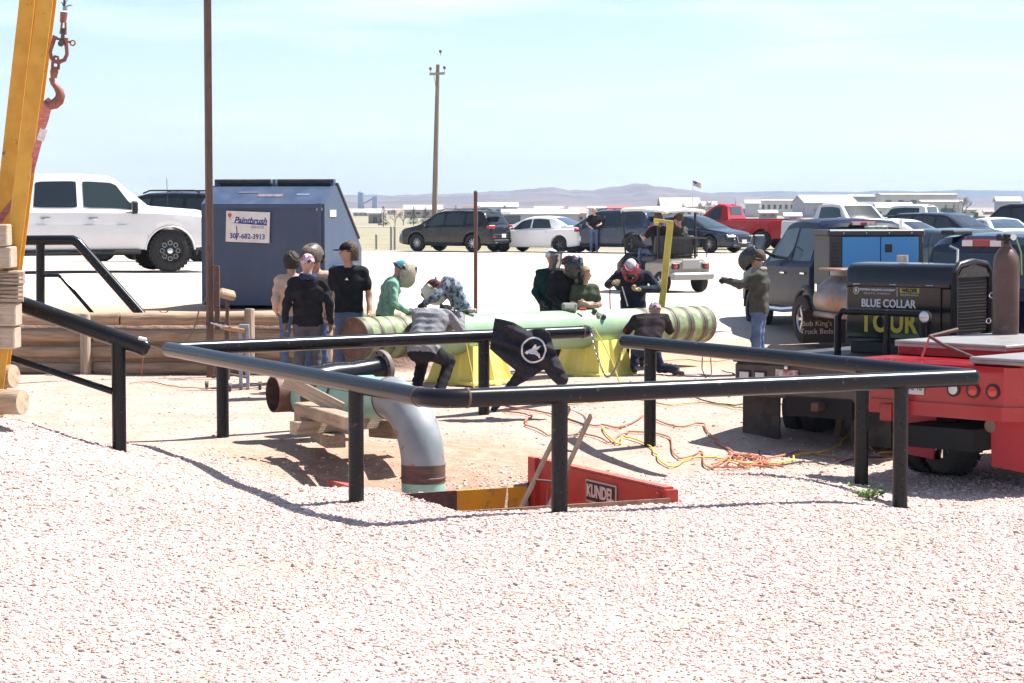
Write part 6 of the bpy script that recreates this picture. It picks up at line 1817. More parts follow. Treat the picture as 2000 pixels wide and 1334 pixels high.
for (px, py) in ((1937, 577), (1931, 627), (1944, 641)):
    q = P(px, py, 26.4)
    MB().tube([q + Vector((.025 * math.cos(a), 0, .03 * math.sin(a))) for a in np.linspace(0, 6.283, 12, endpoint=False)], .009, 6, closed=True).build('lead_hook', chrome, tb).matrix_parent_inverse = tb.matrix_basis.inverted()

# ------------------------------------------------------------------ golf cart
gcx = thing('golf_cart', 'cream golf cart with white roof carrying two riders', 'golf cart'); place(gcx, 1289, 50.5, 122)
cream_p = paint('cream', (.30, .265, .22))
# x forward
rows = []
for x_, w_, z_ in ((-1.15, .42, .52), (-1.12, .52, .66), (-1.0, .56, .72), (-.6, .58, .74), (-.25, .58, .72)):
    rows.append([(x_, -w_, .36), (x_, -w_, z_ - .10), (x_, -w_ + .12, z_), (x_, w_ - .12, z_), (x_, w_, z_ - .10), (x_, w_, .36)])
m = MB(); m.grid(rows); m.add(rows[0], [tuple(range(6))]); m.build('rear_body', cream_p, gcx)
MB().box((-1.2, 0, .36), (.16, 1.12, .16), bev=.05).build('rear_bumper', mat('bumper_grey', (.30, .30, .29), .5), gcx)
for sd in (1, -1):
    l_ = MB().box((-1.13, sd * .40, .58), (.05, .20, .13), bev=.04).build('lamp_housing', trimb, gcx)
    MB().lathe((-1.16, sd * .42, .58), (-1, 0, 0), [(0, .055), (.015, .035), (.018, 0)], 14).build('tail_light', tail_r, l_)
MB().box((-1.14, 0, .62), (.04, .46, .20), bev=.01).build('access_panel', mat('cart_grey', (.35, .35, .34), .6), gcx)
MB().box((.15, 0, .30), (1.0, 1.1, .06)).build('floor', trimb, gcx)
MB().box((-.28, 0, .72), (.5, 1.08, .14), bev=.05).build('seat', mat('cart_seat', (.05, .05, .055), .6), gcx)
MB().box((-.52, 0, 1.02), (.10, 1.06, .42), rot=(0, -.15, 0), bev=.04).build('backrest', mat('cart_seat', (.05, .05, .055), .6), gcx)
rows = []
for x_, w_, z_ in ((.58, .50, .82), (.72, .54, .84), (.95, .50, .72), (1.12, .36, .52)):
    rows.append([(x_, -w_, .30), (x_, -w_, z_ - .12), (x_, -w_ + .14, z_), (x_, w_ - .14, z_), (x_, w_, z_ - .12), (x_, w_, .30)])
m = MB(); m.grid(rows); m.add(rows[0], [tuple(range(6))]); m.add(rows[-1], [tuple(range(6))]); m.build('front_cowl', trimb, gcx)
rf = MB(); rws = []
for x_, z_, w_ in ((-.95, 1.78, .52), (-.9, 1.81, .57), (0, 1.86, .60), (.7, 1.84, .58), (.78, 1.80, .52)):
    rws.append([(x_, -w_, z_ - .03), (x_, -w_ * .8, z_), (x_, 0, z_ + .02), (x_, w_ * .8, z_), (x_, w_, z_ - .03)])
rf.grid(rws); rf.grid([[Vector(p) - Vector((0, 0, .045)) for p in r_] for r_ in rws]); 
edge = [r_[0] for r_ in rws] + rws[-1][1:] + [r_[-1] for r_ in rws[::-1]][1:] + rws[0][::-1][1:-1]
rf.grid([[Vector(p) for p in edge + edge[:1]], [Vector(p) - Vector((0, 0, .045)) for p in edge + edge[:1]]])
rf.build('roof', mat('cart_roof', (.66, .63, .56), .5), gcx)
for sd in (1, -1):
    MB().cyl((.62, sd * .50, .8), (.72, sd * .52, 1.80), .02, n=8).build('front_strut', trimb, gcx)
    MB().box((-.62, sd * .50, 1.28), (.05, .05, 1.08), bev=.01).build('rear_strut', trimb, gcx)
    MB().tube([(-.55, sd * .56, .8), (-.35, sd * .58, .95), (-.1, sd * .58, .93), (-.02, sd * .56, .78)], .015, 6).build('armrest', trimb, gcx)
    for wx in (-.78, .80): add_wheel(gcx, wx, sd * .50, .235, .18, 'steel', sd)
bk = MB()
for k in range(7): bk.tube([(-.72, -.48 + .16 * k, .76), (-.72, -.48 + .16 * k, 1.2)], .012, 5)
for z_ in (.8, 1.0, 1.2): bk.tube([(-.72, -.5, z_), (-.72, .5, z_)], .014, 5); 
for sd in (-.5, .5): bk.tube([(-.72, sd, 1.2), (-1.05, sd, 1.18), (-1.05, sd, .76)], .014, 5)
bk.tube([(-1.05, -.5, 1.18), (-1.05, .5, 1.18)], .014, 5)
bk.build('rear_basket', trimb, gcx); gcx.children[-1]['kind'] = 'stuff'
MB().lathe((.45, .26, 1.02), (-.6, 0, .8), [(-.01, .15), (.0, .17), (.01, .15)], 18).build('steering_wheel', trimb, gcx)
MB().cyl((.45, .26, 1.02), (.66, .26, .72), .02, n=8).build('steering_column', trimb, gcx)

# ------------------------------------------------------------------ people
skin_m = mat('skin', (.46, .27, .20), .55, c2=(.42, .23, .17), nscale=12)
def cloth(name, c, c2=None, ns=9, **kw):
    return mat('cloth_' + name, c, .92, c2=c2 or tuple(v * .8 for v in c), nscale=ns, bump=.25, bscale=35, spec=.2, **kw)
JEANS = cloth('jeans', (.07, .11, .20), (.11, .16, .27)); DKJEANS = cloth('dkjeans', (.018, .025, .05), (.03, .04, .075)); BLKC = cloth('black', (.012, .012, .014), (.022, .022, .025)); TAN = cloth('tan', (.50, .36, .28), (.46, .32, .25))
GRYP = cloth('greypants', (.07, .07, .08), (.10, .10, .11)); SHOE = mat('boot', (.06, .045, .035), .7); GLV_T = cloth('glove_tan', (.48, .36, .22)); GLV_W = cloth('glove_white', (.55, .53, .48)); GLV_B = cloth('glove_black', (.03, .03, .033)); GLV_BR = cloth('glove_brown', (.17, .12, .09))
HEATHER = cloth('heather', (.17, .175, .19), (.26, .265, .28), 60); CAMO = cloth('camo', (.16, .19, .26), (.30, .33, .38), 16, c3=(.05, .06, .10), n3=22, lo3=.5, hi3=.56); PLAID = cloth('plaid', (.13, .33, .26), (.30, .44, .34), 14, c3=(.45, .42, .28), n3=26, lo3=.55, hi3=.65, stretch=(1, 1, .35))
DKGREEN = cloth('dkgreen', (.008, .03, .026), (.014, .045, .038)); NAVYC = cloth('navyjacket', (.02, .022, .036), (.03, .033, .05)); OLIVE = cloth('olivegrey', (.05, .052, .045), (.075, .075, .066)); OLIVE2 = cloth('olive', (.07, .08, .055)); BLKRED = cloth('blackred', (.02, .014, .017), (.03, .024, .026), c3=(.16, .02, .025), n3=7, lo3=.66, hi3=.70)
PATT = cloth('patterned', (.55, .53, .55), (.30, .05, .07), 26, c3=(.04, .05, .14), n3=30, lo3=.52, hi3=.58)
HAIR_D = mat('hair_dark', (.03, .018, .012), .7, bump=.8, bscale=60); HAIR_B = mat('hair_blond', (.34, .22, .11), .7, bump=.8, bscale=60); HAIR_G = mat('hair_brown', (.09, .055, .035), .7, bump=.8, bscale=60)
HELM_B = mat('helmet_black', (.018, .019, .022), .25, c2=(.03, .03, .033), nscale=6, coat=.4); HELM_BR = mat('helmet_brown', (.12, .09, .065), .5, c2=(.08, .06, .045), nscale=10); HELM_W = mat('helmet_white', (.62, .61, .58), .3, c2=(.56, .55, .50), nscale=8, coat=.4); HELM_R = mat('helmet_red', (.20, .02, .03), .35, c2=(.34, .05, .06), nscale=14, coat=.4); HELM_T = mat('helmet_tan', (.40, .36, .28), .5, c2=(.30, .26, .2), nscale=8)
VISOR = mat('visor_dark', (.01, .012, .012), .08, coat=.6); TEALC = cloth('tealcap', (.03, .20, .27), (.05, .26, .34)); CAPB = cloth('capblack', (.012, .012, .015)); WHC = cloth('capwhite', (.62, .62, .64), (.5, .5, .53)); MAROON = cloth('maroon', (.14, .03, .035), (.08, .02, .025), 20)
CLEAR = mat('shield_clear', (.55, .58, .60), .1, alpha=.45, spec=.8)

def hand_mesh(curl):
    """wrist at origin, fingers towards +z, palm towards +y, thumb towards +x"""
    prim = [((-.016, 0, .0), (-.018, .0, .075), .020, .017), ((.016, 0, .0), (.018, 0, .075), .021, .017), ((0, 0, -.02), (0, 0, .03), .024, .022), ((0, .004, .02), (0, .004, .07), .018, .016)]
    for i, (x, l) in enumerate(((.029, .070), (.010, .080), (-.010, .074), (-.029, .056))):
        p = np.array((x, 0, .08)); a = 0.0
        for k, f in enumerate((.42, .32, .26)):
            a += curl * (.8 if k == 0 else 1.0)
            q = p + l * f * np.array((x * .8 if k == 0 else 0, math.sin(a), math.cos(a)))
            prim.append((tuple(p), tuple(q), .0098 - .0008 * k, .0092 - .001 * k)); p = q
    prim.append(((.026, .004, .018), (.052, .016, .045), .013, .011)); prim.append(((.052, .016, .045), (.056, .030, .078), .0105, .0085))
    def fn(X, Y, Z):
        d = None
        for k, (a, b, ra, rb) in enumerate(prim):
            e = rcone(X, Y, Z, a, b, ra, rb); d = e if d is None else smin(d, e, .006 if k > 3 else .012)
        return d
    return surface_net(fn, (-.06, -.04, -.05), (.085, .12, .18), .0062)
HANDS = {}
def hand(curl):
    k = round(curl, 1)
    if k not in HANDS: HANDS[k] = hand_mesh(k)
    return HANDS[k]

def hmat(look, up=(0, 0, 1), c=(0, 0, 0)):
    y = Vector(look).normalized(); x = y.cross(Vector(up)).normalized(); z = x.cross(y)
    M4 = Matrix((x, y, z)).transposed().to_4x4(); M4.translation = Vector(c); return M4

def net_child(name, fn, lo, hi, h, m, par, M4):
    V, F = surface_net(fn, lo, hi, h)
    o = link(name, np_mesh(name, V, F, m), par); o.matrix_local = M4
    return o
def g_cap(par, M4, m, brim=None, back=False):
    s = -1 if back else 1
    def fn(X, Y, Z):
        d = np.maximum(ellip(X, Y, Z, (0, -.004, .035), (.094, .115, .098)), .030 - Z)
        b = np.maximum(np.abs(Z - .036 + (X * X) * 1.5 + .10 * np.maximum(0, s * Y - .1)) - .006, ellip(X, Y, Z, (0, s * .115, .03), (.082, .085, .09)))
        return np.minimum(d, b)
    return net_child('cap', fn, (-.12, -.22, .0), (.12, .22, .16), .009, m, par, M4)
def g_beanie(par, M4, m, low=.02):
    return net_child('skull_cap', lambda X, Y, Z: np.maximum(ellip(X, Y, Z, (0, -.012, .02), (.092, .112, .115)), (low - .35 * np.minimum(0, -Y) * 0 + .25 * np.maximum(0, Y)) - Z + .25 * np.minimum(0, Y)), (-.12, -.15, -.1), (.12, .13, .16), .010, m, par, M4)
def g_hair(par, M4, m, puff=.012, low=-.03, long=0):
    def fn(X, Y, Z):
        d = ellip(X, Y, Z, (0, -.02, .02), (.085 + puff, .102 + puff, .115 + puff))
        if long: d = smin(d, ellip(X, Y, Z, (0, -.07, -.07), (.08, .06, .09)), .03)
        d = d + .006 * np.sin(X * 110 + Z * 60) * np.cos(Y * 120 - Z * 70)
        cut = np.maximum(Y - .055 - .5 * np.maximum(0, Z - .04) , -.2)
        face = np.minimum(np.maximum(-(Y - .02), Z - .062), np.maximum(-(Y + .035), Z - .005))
        return np.maximum(np.maximum(d, low * (1 + 2 * long) - Z), -face * 1.0 - .0)
    return net_child('hair', fn, (-.14, -.17, -.2), (.14, .14, .19), .009, m, par, M4)
def g_helmet(par, M4, m, flip=0.0, visor=True, accent=None):
    def fn(X, Y, Z):
        o = ellip(X, Y, Z, (0, .02, -.03), (.128, .165, .19)); i = ellip(X, Y, Z, (0, .015, -.03), (.116, .150, .178))
        flat = .172 - np.abs(Y)
        o = np.maximum(o, Y - .165)
        d = np.maximum(o, -i)
        d = np.maximum(d, (.35 * np.maximum(Z + .02, 0) - .045) - Y)
        d = np.maximum(d, Z - .115); d = np.maximum(d, -.20 - Z)
        return d
    Mx = M4 @ Matrix.Translation((0, -.0, .045)) @ Matrix.Scale(1.12, 4) @ Matrix.Rotation(flip, 4, 'X') @ Matrix.Translation((0, 0, -.045))
    o = net_child('welding_helmet', fn, (-.15, -.1, -.22), (.15, .2, .14), .011, m, par, Mx)
    if visor:
        v = MB().box((0, .160, .02), (.125, .02, .10), bev=.008).build('visor_frame', trimb, o)
        MB().box((0, .168, .022), (.095, .012, .055), bev=.003).build('visor_lens', VISOR, v)
    MB().tube([(-.118, -.02, .03), (-.08, -.08, .07), (0, -.11, .09), (.08, -.08, .07), (.118, -.02, .03)], .014, 6).build('head_band', trimb, o)
    for sx in (-1, 1): MB().cyl((sx * .112, .0, .045), (sx * .135, .0, .045), .02, n=10).build('knob', accent or trimb, o)
    if accent:
        MB().ball((.085, .115, -.03), (.035, .03, .045), 10, 7).build('decal', accent, o)
    return o
def g_shield(par, M4):
    rows = []
    for z in np.linspace(.10, -.17, 7):
        rows.append([(.125 * math.sin(a), .02 + .135 * math.cos(a) * (1 - .2 * (z < -.1)), z) for a in np.linspace(-1.35, 1.35, 13)])
    o = MB().grid(rows).build('face_shield', mat('shield_grey', (.10, .11, .12), .08, coat=.6, alpha=.75), par, smooth=60); o.matrix_local = M4
    MB().tube([(.128 * math.sin(a), .02 + .138 * math.cos(a), .10) for a in np.linspace(-1.5, 1.5, 12)], .016, 6).build('shield_band', trimb, o)
    return o

def person(label, px, Y, yaw, sc=1.0, J=None, shirt=BLKC, pants=JEANS, glove=None, sleeve='long', shoes=SHOE, look=(0, 1, 0), hup=(0, 0, 1), gear=(), loc=None, res=.0138, curl=(.45, .45), bulk=1.0, hairy=None, palms=None, rootz=None, long_hem=0.0, skinm=None):
    j = dict(pel=(0, 0, .97), wst=(0, 0, 1.10), chs=(0, .0, 1.32), nck=(0, -.01, 1.50), hd=(0, .025, 1.665),
             shl=(-.185, -.005, 1.435), shr=(.185, -.005, 1.435), ell=(-.245, -.03, 1.15), elr=(.245, -.03, 1.15), wrl=(-.255, .06, .915), wrr=(.255, .06, .915),
             hpl=(-.09, 0, .92), hpr=(.09, 0, .92), knl=(-.105, .025, .50), knr=(.105, .025, .50), anl=(-.115, -.02, .085), anr=(.115, -.02, .085), tol=(-.135, .14, .035), tor=(.135, .14, .035))
    if J: j.update(J)
    v = {k: np.array(p, float) for k, p in j.items()}
    SK, SH, PT, SO, SL = 0, 1, 2, 3, 4
    b = bulk
    prims = []
    def add(cl, a, c, ra, rb, k=.04): prims.append((cl, a, c, ra, rb, k))
    sd_ = v['shr'] - v['shl']; sd_ /= np.linalg.norm(sd_)
    hp_ = v['hpr'] - v['hpl']; hp_ /= np.linalg.norm(hp_)
    for s, e, f, g in (('hpl', 'knl', 'anl', 'tol'), ('hpr', 'knr', 'anr', 'tor')):
        add(PT, v[s], v[e], .088 * b, .066 * b, .03); add(PT, v[e], v[f] + (0, 0, .02), .066 * b, .056 * b, .025)
        add(SO, v[f] - (0, 0, .01), v[g], .046, .036, .02); add(SO, v[f] - (0, 0, .03), v[f] - (0, 0, .035) + (v[f] - v[g]) * .2, .045, .04, .02)
    add(6, v['pel'] - hp_ * .065, v['pel'] + hp_ * .065, .108 * b, .108 * b, .05)
    for s in (-1, 1):
        add(SH, v['pel'] + (0, 0, .03 - long_hem) + hp_ * .055 * s * b, v['wst'] + sd_ * .06 * s * b, .108 * b, .103 * b, .05)
        add(SH, v['wst'] + sd_ * .06 * s * b, v['chs'] + sd_ * .085 * s, .104 * b, .118 * b, .05)
        add(SH, v['chs'] + sd_ * .085 * s, (v['nck'] * .45 + v['chs'] * .55) + sd_ * .075 * s, .116 * b, .095 * b, .05)
    add(SH, v['shl'] * .86 + v['shr'] * .14, v['shr'] * .86 + v['shl'] * .14, .068, .068, .05)
    for s, e, w in (('shl', 'ell', 'wrl'), ('shr', 'elr', 'wrr')):
        if sleeve == 'long':
            add(SL, v[s], v[e], .064 * b, .054 * b, .03); add(SL, v[e], v[w] - (v[w] - v[e]) * .06, .054 * b, .043 * b, .02)
        else:
            m_ = v[s] + (v[e] - v[s]) * .62
            add(SL, v[s], m_, .066 * b, .066 * b, .03); add(SK, m_, v[e], .046, .041, .012); add(SK, v[e], v[w], .041, .030, .02)
        add(SK, v[e] + (v[w] - v[e]) * .6, v[w], .034, .030, .01)
    add(SK, v['nck'] - (0, 0, .02), v['hd'] - (0, .0, .04), .056, .052, .02)
    hl = np.array(Vector(look).normalized()); hm4 = hmat(look, hup, v['hd'])
    M3 = [[hm4[r][c_] for c_ in range(3)] for r in range(3)]
    hz_ = np.array([hm4[r][2] for r in range(3)]); hx_ = np.array([hm4[r][0] for r in range(3)])
    def head(X, Y, Z):
        d = ellip(X, Y, Z, v['hd'] + hz_ * .022 - hl * .008, (.077, .095, .098), M3)
        d = smin(d, ellip(X, Y, Z, v['hd'] - hz_ * .055 + hl * .022, (.058, .066, .066), M3), .035)
        d = smin(d, rcone(X, Y, Z, v['hd'] + hl * .088 + hz_ * .012, v['hd'] + hl * .108 - hz_ * .026, .009, .014), .012)
        for s in (-1, 1): d = smin(d, ellip(X, Y, Z, v['hd'] + hx_ * .079 * s - hl * .006, (.010, .022, .032), M3), .006)
        return d
    allp = np.array([p for q in prims for p in (q[1], q[2])] + [v['hd']])
    lo = allp.min(0) - .17; hi = allp.max(0) + .17
    lo[2] = min(lo[2], -.01) if loc is None and False else lo[2]
    def fn(X, Y, Z, want=False):
        d = head(X, Y, Z); best = d.copy(); cl = np.zeros(X.shape, int)
        for c_, a, e, ra, rb, k in prims:
            q = rcone(X, Y, Z, a, e, ra, rb)
            if want:
                m_ = q < best; best = np.where(m_, q, best); cl = np.where(m_, c_, cl)
            d = smin(d, q, k)
        if want: return cl
        hd_d = np.sqrt((X - v['hd'][0]) ** 2 + (Y - v['hd'][1]) ** 2 + (Z - v['hd'][2]) ** 2)
        amp = np.clip((hd_d - .16) / .08, 0, 1) * (1 if sleeve == 'long' else .7)
        f = .010 * np.abs(np.sin(X * 17 + Z * 13 + 2 * np.sin(Y * 11 + Z * 5))) + .008 * np.abs(np.sin(Z * 27 - X * 12 + Y * 15 + 1.5 * np.sin(X * 9))) + .003 * np.sin(Y * 60 + Z * 33) - .009
        return d + f * amp
    V, F = surface_net(fn, lo, hi, res)
    for _ in range(2):
        acc = np.zeros_like(V); cn = np.zeros(len(V))
        for a_, b_ in ((0, 1), (1, 2), (2, 3), (3, 0)):
            np.add.at(acc, F[:, a_], V[F[:, b_]]); np.add.at(acc, F[:, b_], V[F[:, a_]]); np.add.at(cn, F[:, a_], 1); np.add.at(cn, F[:, b_], 1)
        V = V * .5 + .5 * acc / cn[:, None]
    C = V[F].mean(1)
    cl = fn(C[:, 0], C[:, 1], C[:, 2], True)
    axh = v['wst'] - v['pel']; axh = axh / np.linalg.norm(axh); th_ = ((C - v['pel']) @ axh) + long_hem + .03
    cl = np.where(cl == 6, np.where(th_ > 0, SH, PT), np.where((cl == SH) & (th_ < 0), PT, cl)); cl = np.where((cl == PT) & (th_ > .03) & (axh[2] > .9), SH, cl)
    mats_ = [skinm or skin_m, shirt, pants, shoes, shirt, glove or skin_m]
    mi = cl
    VV, FF, MI = [V], [F], [mi]; off = len(V)
    for n_, (e, w) in enumerate((('ell', 'wrl'), ('elr', 'wrr'))):
        hv, hf = hand(curl[n_])
        d = v[w] - v[e]; d /= np.linalg.norm(d)
        pn = np.array((palms or ((.9, .25, 0), (-.9, .25, 0)))[n_], float); pn = pn - d * (pn @ d); pn /= np.linalg.norm(pn)
        side = np.cross(pn, d)
        th = 1 if n_ == 0 else -1
        g_ = 1.16 if glove else 1.0
        W_ = v[w] + g_ * (hv[:, :1] * th * side * (1) + hv[:, 1:2] * pn + hv[:, 2:3] * d)
        f2 = hf + off
        if (np.linalg.det(np.stack([th * side, pn, d])) < 0): f2 = f2[:, ::-1]
        VV.append(W_); FF.append(f2); MI.append(np.full(len(hf), 5)); off += len(hv)
        if glove:    # cuff
            pass
    me = np_mesh('person', np.concatenate(VV), np.concatenate(FF), mats_, np.concatenate(MI))
    o = link('person', me, None, label, 'person')
    if loc is None:
        q = Pg(px, Y); loc = (q.x, q.y, q.z)
        zmin = min(v['tol'][2], v['tor'][2]) - .036
    o.location = loc; o.rotation_euler = (0, 0, R(yaw)); o.scale = (sc, sc, sc)
    # face
    if not any(g[0] in ('helmet',) and len(g) < 3 for g in gear):
        e_ = MB()
        for s in (-1, 1): e_.ball((s * .030, .079, .018), (.012, .008, .007), 8, 5)
        eo = e_.build('eyes', mat('eye_dark', (.03, .025, .02), .3), o); eo.matrix_local = hm4
        mo = MB().ball((0, .083, -.062), (.022, .006, .005), 8, 5).build('mouth', mat('lips', (.32, .13, .11), .5), o); mo.matrix_local = hm4
    for g in gear:
        k = g[0]
        if k == 'cap': g_cap(o, hm4, g[1], back=len(g) > 2)
        elif k == 'beanie': g_beanie(o, hm4, g[1])
        elif k == 'hair': g_hair(o, hm4, g[1], *(g[2:]))
        elif k == 'helmet': g_helmet(o, hm4, g[1], *(g[2:]))
        elif k == 'shield': g_shield(o, hm4)
    return o

UP_ = 1.25
# group beside the dumpster
person('person in tan shirt with dark curly hair, back turned by the dumpster', 571, 31.3, 20, 1.0, dict(wrr=(.20, .12, .95), wrl=(-.18, .16, 1.0)), TAN, JEANS, gear=(('hair', HAIR_D, .03, -.09),), look=(.1, 1, -.1))
person('person in tan shirt with brown welding helmet flipped up behind the black jacket', 619, 31.7, 160, 1.02, None, TAN, JEANS, GLV_BR, gear=(('hair', HAIR_G), ('helmet', HELM_BR, UP_, False)), look=(.2, 1, 0))
person('person in black jacket and grey cargo trousers with a patterned skull cap', 602, 29.9, 8, 1.04, dict(ell=(-.27, -.05, 1.16), elr=(.27, -.05, 1.16), wrl=(-.29, .02, .93), wrr=(.29, .04, .92)), BLKC, GRYP, GLV_BR, gear=(('beanie', PATT),), look=(-.05, 1, -.12), bulk=1.08, long_hem=.06, curl=(.6, .6))
b_jkt = bpy.data.objects[[o.name for o in bpy.data.objects if o.name.startswith('person')][-1]]
MB().tube([(.085 * math.cos(a), .07 * math.sin(a) - .02, 1.505 + .015 * math.sin(a * 3)) for a in np.linspace(0, 6.283, 14, endpoint=False)], .035, 8, closed=True).build('neck_scarf', cloth('navyscarf', (.03, .045, .10)), b_jkt)
tallp = person('tall person in black t-shirt and black cap looking left', 682, 30.7, 172, 1.10, dict(ell=(-.25, -.02, 1.15), elr=(.25, -.02, 1.15), wrl=(-.27, .08, .93), wrr=(.28, .08, .93), hd=(0.0, .03, 1.67)), BLKC, JEANS, sleeve='short', gear=(('hair', HAIR_G, .008, -.05, .5), ('cap', CAPB)), look=(.95, .25, .02), curl=(.7, .7))
MB().prism([(-.02, .118, 1.335), (.02, .118, 1.335), (0, .118, 1.365)], (0, .014, 0)).build('shirt_print', mat('print_white', (.75, .75, .75), .8), tallp)
person('person in green plaid shirt with teal cap bending over the pipe end', 752, 31.05, -82, 1.0, dict(chs=(0, .08, 1.30), nck=(0, .13, 1.45), hd=(0, .22, 1.565), shl=(-.19, .10, 1.39), shr=(.19, .10, 1.39), wst=(0, .03, 1.1), ell=(-.26, .12, 1.12), elr=(.26, .10, 1.12), wrl=(-.16, .30, 1.0), wrr=(.16, .30, 1.0)), PLAID, DKJEANS, GLV_BR, gear=(('beanie', TEALC), ('helmet', HELM_T, .55)), look=(0, .8, -.6), hup=(0, .6, .8), bulk=1.05)
# welders at the pipe
person('welder in blue camouflage with white and maroon helmet welding on the pipe', 903, 32.0, 100, 1.0, dict(pel=(0, -.05, .90), wst=(0, .03, 1.05), chs=(0, .14, 1.28), nck=(0, .27, 1.37), hd=(0, .40, 1.28), shl=(-.19, .20, 1.38), shr=(.19, .20, 1.38), ell=(-.27, .42, 1.16), elr=(.27, .40, 1.14), wrl=(-.12, .55, 1.08), wrr=(.14, .52, 1.06), hpl=(-.09, -.05, .86), hpr=(.09, -.05, .86), knl=(-.11, .06, .48), knr=(.11, .06, .48)), CAMO, BLKC, GLV_B, gear=(('beanie', MAROON), ('helmet', HELM_W, .0, True, mat('decal_gold', (.5, .34, .05), .4))), look=(.25, .8, -.75), hup=(0, .6, .7), curl=(1.1, 1.1), palms=((.3, .2, -1), (-.3, .2, -1)), bulk=1.06)
gs = person('person in heather grey sweatshirt and black trousers bending towards the pipe', 840, 29.75, -18, 1.0, dict(pel=(0, -.24, .64), wst=(0, -.16, .80), chs=(0, .02, 1.0), nck=(.03, .20, 1.10), hd=(.10, .34, 1.06), shl=(-.21, .10, 1.08), shr=(.21, .12, 1.06), ell=(-.30, .34, .98), elr=(.32, .30, .88), wrl=(-.14, .52, .98), wrr=(.24, .52, 1.05), hpl=(-.11, -.22, .60), hpr=(.11, -.22, .60), knl=(-.17, .18, .46), knr=(.20, .18, .45), anl=(-.15, -.12, .085), anr=(.17, -.08, .085), tol=(-.17, .04, .035), tor=(.19, .08, .035)), HEATHER, BLKC, GLV_B, gear=(('beanie', BLKC), ('helmet', HELM_B)), look=(.75, .6, -.5), bulk=1.28, curl=(1.0, 1.0), long_hem=.05)
person('person in dark green jacket with grey face shield behind the pipe', 1078, 34.1, 190, 1.0, dict(ell=(-.24, -.02, 1.15), elr=(.25, -.02, 1.15), wrl=(-.2, .15, 1.0), wrr=(.2, .15, 1.0)), DKGREEN, DKJEANS, GLV_B, gear=(('beanie', WHC), ('shield',)), look=(-.65, .75, -.1), bulk=1.08)
person('person in black jacket with black welding helmet raising a hand to it', 1101, 33.75, 212, .99, dict(nck=(0, .03, 1.47), hd=(-.04, .10, 1.60), ell=(-.27, .10, 1.14), wrl=(-.14, .24, 1.36), elr=(.26, .02, 1.13), wrr=(.18, .2, 1.0)), BLKC, DKJEANS, GLV_B, gear=(('beanie', MAROON), ('helmet', HELM_B, .12)), look=(-.6, .85, .05), curl=(.9, .7), palms=((0, .6, .6), (-.9, .25, 0)))
person('blond youth in dark shirt standing with arms crossed', 1142, 33.7, 196, .86, dict(ell=(-.25, .05, 1.14), elr=(.25, .05, 1.14), wrl=(.06, .20, 1.18), wrr=(-.06, .22, 1.13), hd=(0, .03, 1.67)), OLIVE2, JEANS, sleeve='short', gear=(('hair', HAIR_B, .014, -.04),), look=(-.85, .4, -.05), palms=((0, -1, 0), (0, -1, 0)))
person('welder in navy jacket with red helmet and tan gloves looking down at the pipe', 1236, 34.55, 176, 1.02, dict(chs=(0, .07, 1.27), nck=(0, .15, 1.41), hd=(.03, .22, 1.48), shl=(-.21, .09, 1.37), shr=(.21, .09, 1.37), ell=(-.36, .14, 1.16), elr=(.36, .12, 1.22), wrl=(-.10, .36, 1.16), wrr=(.28, .34, 1.26)), NAVYC, DKJEANS, GLV_T, gear=(('beanie', WHC), ('helmet', HELM_R)), look=(0, .55, -.85), hup=(0, .85, .5), curl=(.9, 1.1), palms=((.3, .3, .8), (-.5, -.3, -.6)), bulk=1.1)
MB().cyl(P(1215, 560, 34.0), P(1226, 598, 33.9), .009, n=6).build('welding_rod', steel, label='thin bare welding rod held by the navy jacket welder', cat='rod')
MB().tube([P(1192, 556, 34.1), P(1191, 580, 34.1), P(1192, 606, 34.1)], .010, 6).build('welding_lead', cb_, label='black lead hanging from the tan glove of the navy welder', cat='cord')
kn = person('kneeling person in black and red jacket with patterned cap by the pipe', 1262, 32.9, -4, 1.0, dict(pel=(.0, -.14, .40), wst=(.02, -.06, .53), chs=(.05, .10, .71), nck=(.08, .22, .83), hd=(.12, .29, .91), shl=(-.15, .15, .80), shr=(.26, .13, .81), ell=(-.28, .28, .62), elr=(.34, .30, .63), wrl=(-.12, .40, .74), wrr=(.18, .44, .75), hpl=(-.10, -.14, .36), hpr=(.10, -.14, .36), knl=(-.16, .24, .40), anl=(-.17, .12, .085), tol=(-.19, .27, .035), knr=(.20, .02, .10), anr=(.42, -.36, .09), tor=(.52, -.46, .05)), BLKRED, DKJEANS, GLV_B, gear=(('beanie', PATT),), look=(.1, .9, -.4), bulk=1.15, curl=(1, 1), long_hem=.02)
std = person('person in grey shop jacket with black helmet flipped up beside the trucks', 1482, 33.0, 72, 1.01, dict(ell=(-.33, .22, 1.30), elr=(.30, .24, 1.28), wrl=(-.16, .46, 1.36), wrr=(.12, .48, 1.34), hd=(0, .035, 1.66)), OLIVE, JEANS, GLV_B, gear=(('hair', HAIR_G), ('helmet', HELM_B, .95, False)), look=(.1, 1, -.12), bulk=1.12, long_hem=.06, curl=(1.2, 1.2), palms=((.6, -.2, -.8), (-.6, -.2, -.8)))
MB().tube([(.085 * math.cos(a), .07 * math.sin(a) - .01, 1.525) for a in np.linspace(0, 6.283, 14, endpoint=False)], .03, 8, closed=True).build('neck_scarf', cloth('checkscarf', (.45, .42, .36), (.12, .11, .10), 40), std)
person('bald person in black polo and jeans standing by the blue grey suv', 1160, 90.2, 186, 1.0, dict(ell=(-.29, .02, 1.16), elr=(.29, .02, 1.16), wrl=(-.16, .22, 1.10), wrr=(.18, .2, 1.02)), BLKC, JEANS, sleeve='short', look=(.1, .9, -.45), res=.02, shoes=mat('shoe_pale', (.5, .48, .45), .6))
arc_ = P(843, 607, 31.3)
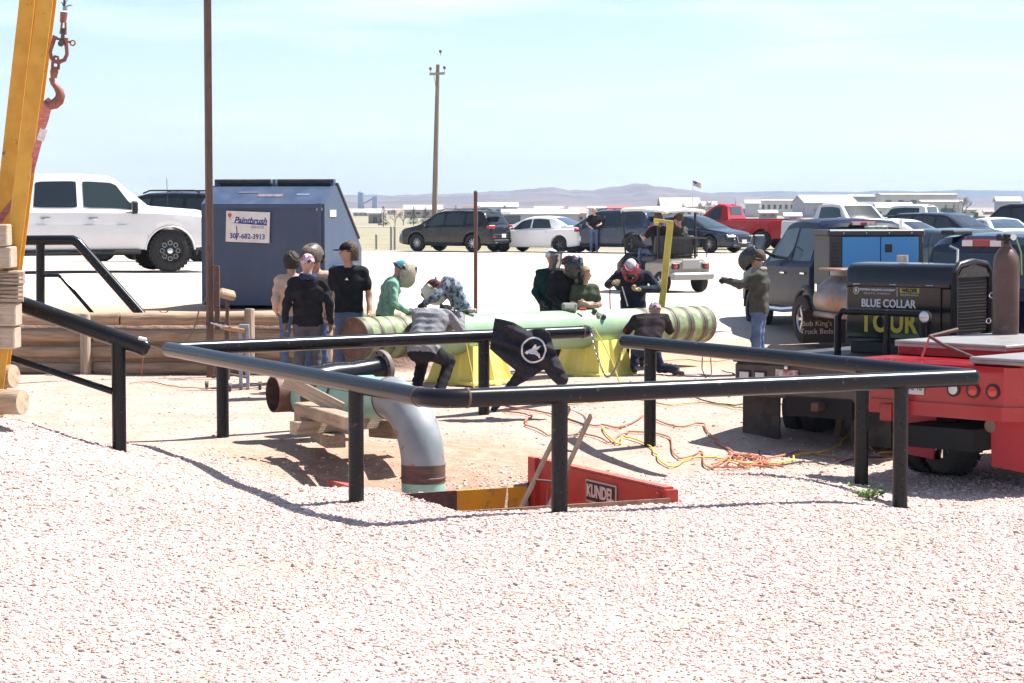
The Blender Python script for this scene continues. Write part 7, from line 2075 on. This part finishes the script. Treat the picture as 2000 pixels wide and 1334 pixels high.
MB().ball(arc_, .012, 8, 6).build('welding_arc', mat('arc_light', (.8, .9, 1), .5, emit=(.7, .85, 1), estr=30), label='tiny bright welding arc in front of the white helmet', cat='arc')
# golf cart riders
SEAT = dict(pel=(0, -.08, .10), wst=(0, -.10, .25), chs=(0, -.08, .46), nck=(0, -.06, .64), hd=(0, -.03, .80), shl=(-.185, -.06, .575), shr=(.185, -.06, .575), hpl=(-.10, -.02, .07), hpr=(.10, -.02, .07), knl=(-.13, .40, .12), knr=(.13, .40, .12), anl=(-.13, .50, -.30), anr=(.13, .50, -.30), tol=(-.14, .66, -.36), tor=(.14, .66, -.36),
            ell=(-.25, .12, .36), elr=(.25, .12, .36), wrl=(-.14, .38, .42), wrr=(.14, .38, .42))
cm = Matrix.Translation(gcx.location) @ Matrix.Rotation(gcx.rotation_euler.z, 4, 'Z')
cyaw = math.degrees(gcx.rotation_euler.z) - 90
person('golf cart driver in black t-shirt and jeans at the wheel', 0, 0, cyaw, 1.0, SEAT, BLKC, JEANS, sleeve='short', gear=(('hair', HAIR_G),), look=(.0, 1, 0), loc=tuple(cm @ Vector((-.26, .28, .80))), res=.018, curl=(.9, .9))
person('golf cart passenger in dark jacket and black cap', 0, 0, cyaw, .97, SEAT, OLIVE, DKJEANS, gear=(('hair', HAIR_G), ('cap', CAPB)), look=(-.35, 1, -.05), loc=tuple(cm @ Vector((-.26, -.28, .80))), res=.018)
HAZE = 1.3e-4

# ------------------------------------------------------------------ haze
hm = bpy.data.materials.new('haze'); hm.use_nodes = True
nt = hm.node_tree; nt.nodes.clear()
ho = nt.nodes.new('ShaderNodeOutputMaterial'); hv = nt.nodes.new('ShaderNodeVolumePrincipled')
hv.inputs['Color'].default_value = (0.52, 0.71, 1.0, 1); hv.inputs['Density'].default_value = HAZE
hv.inputs['Anisotropy'].default_value = 0.2
nt.links.new(hv.outputs[0], ho.inputs['Volume'])
hz = MB().box((0, 3200, 60), (10800, 6700, 136)).build('haze', hm, smooth=0, kind='stuff')
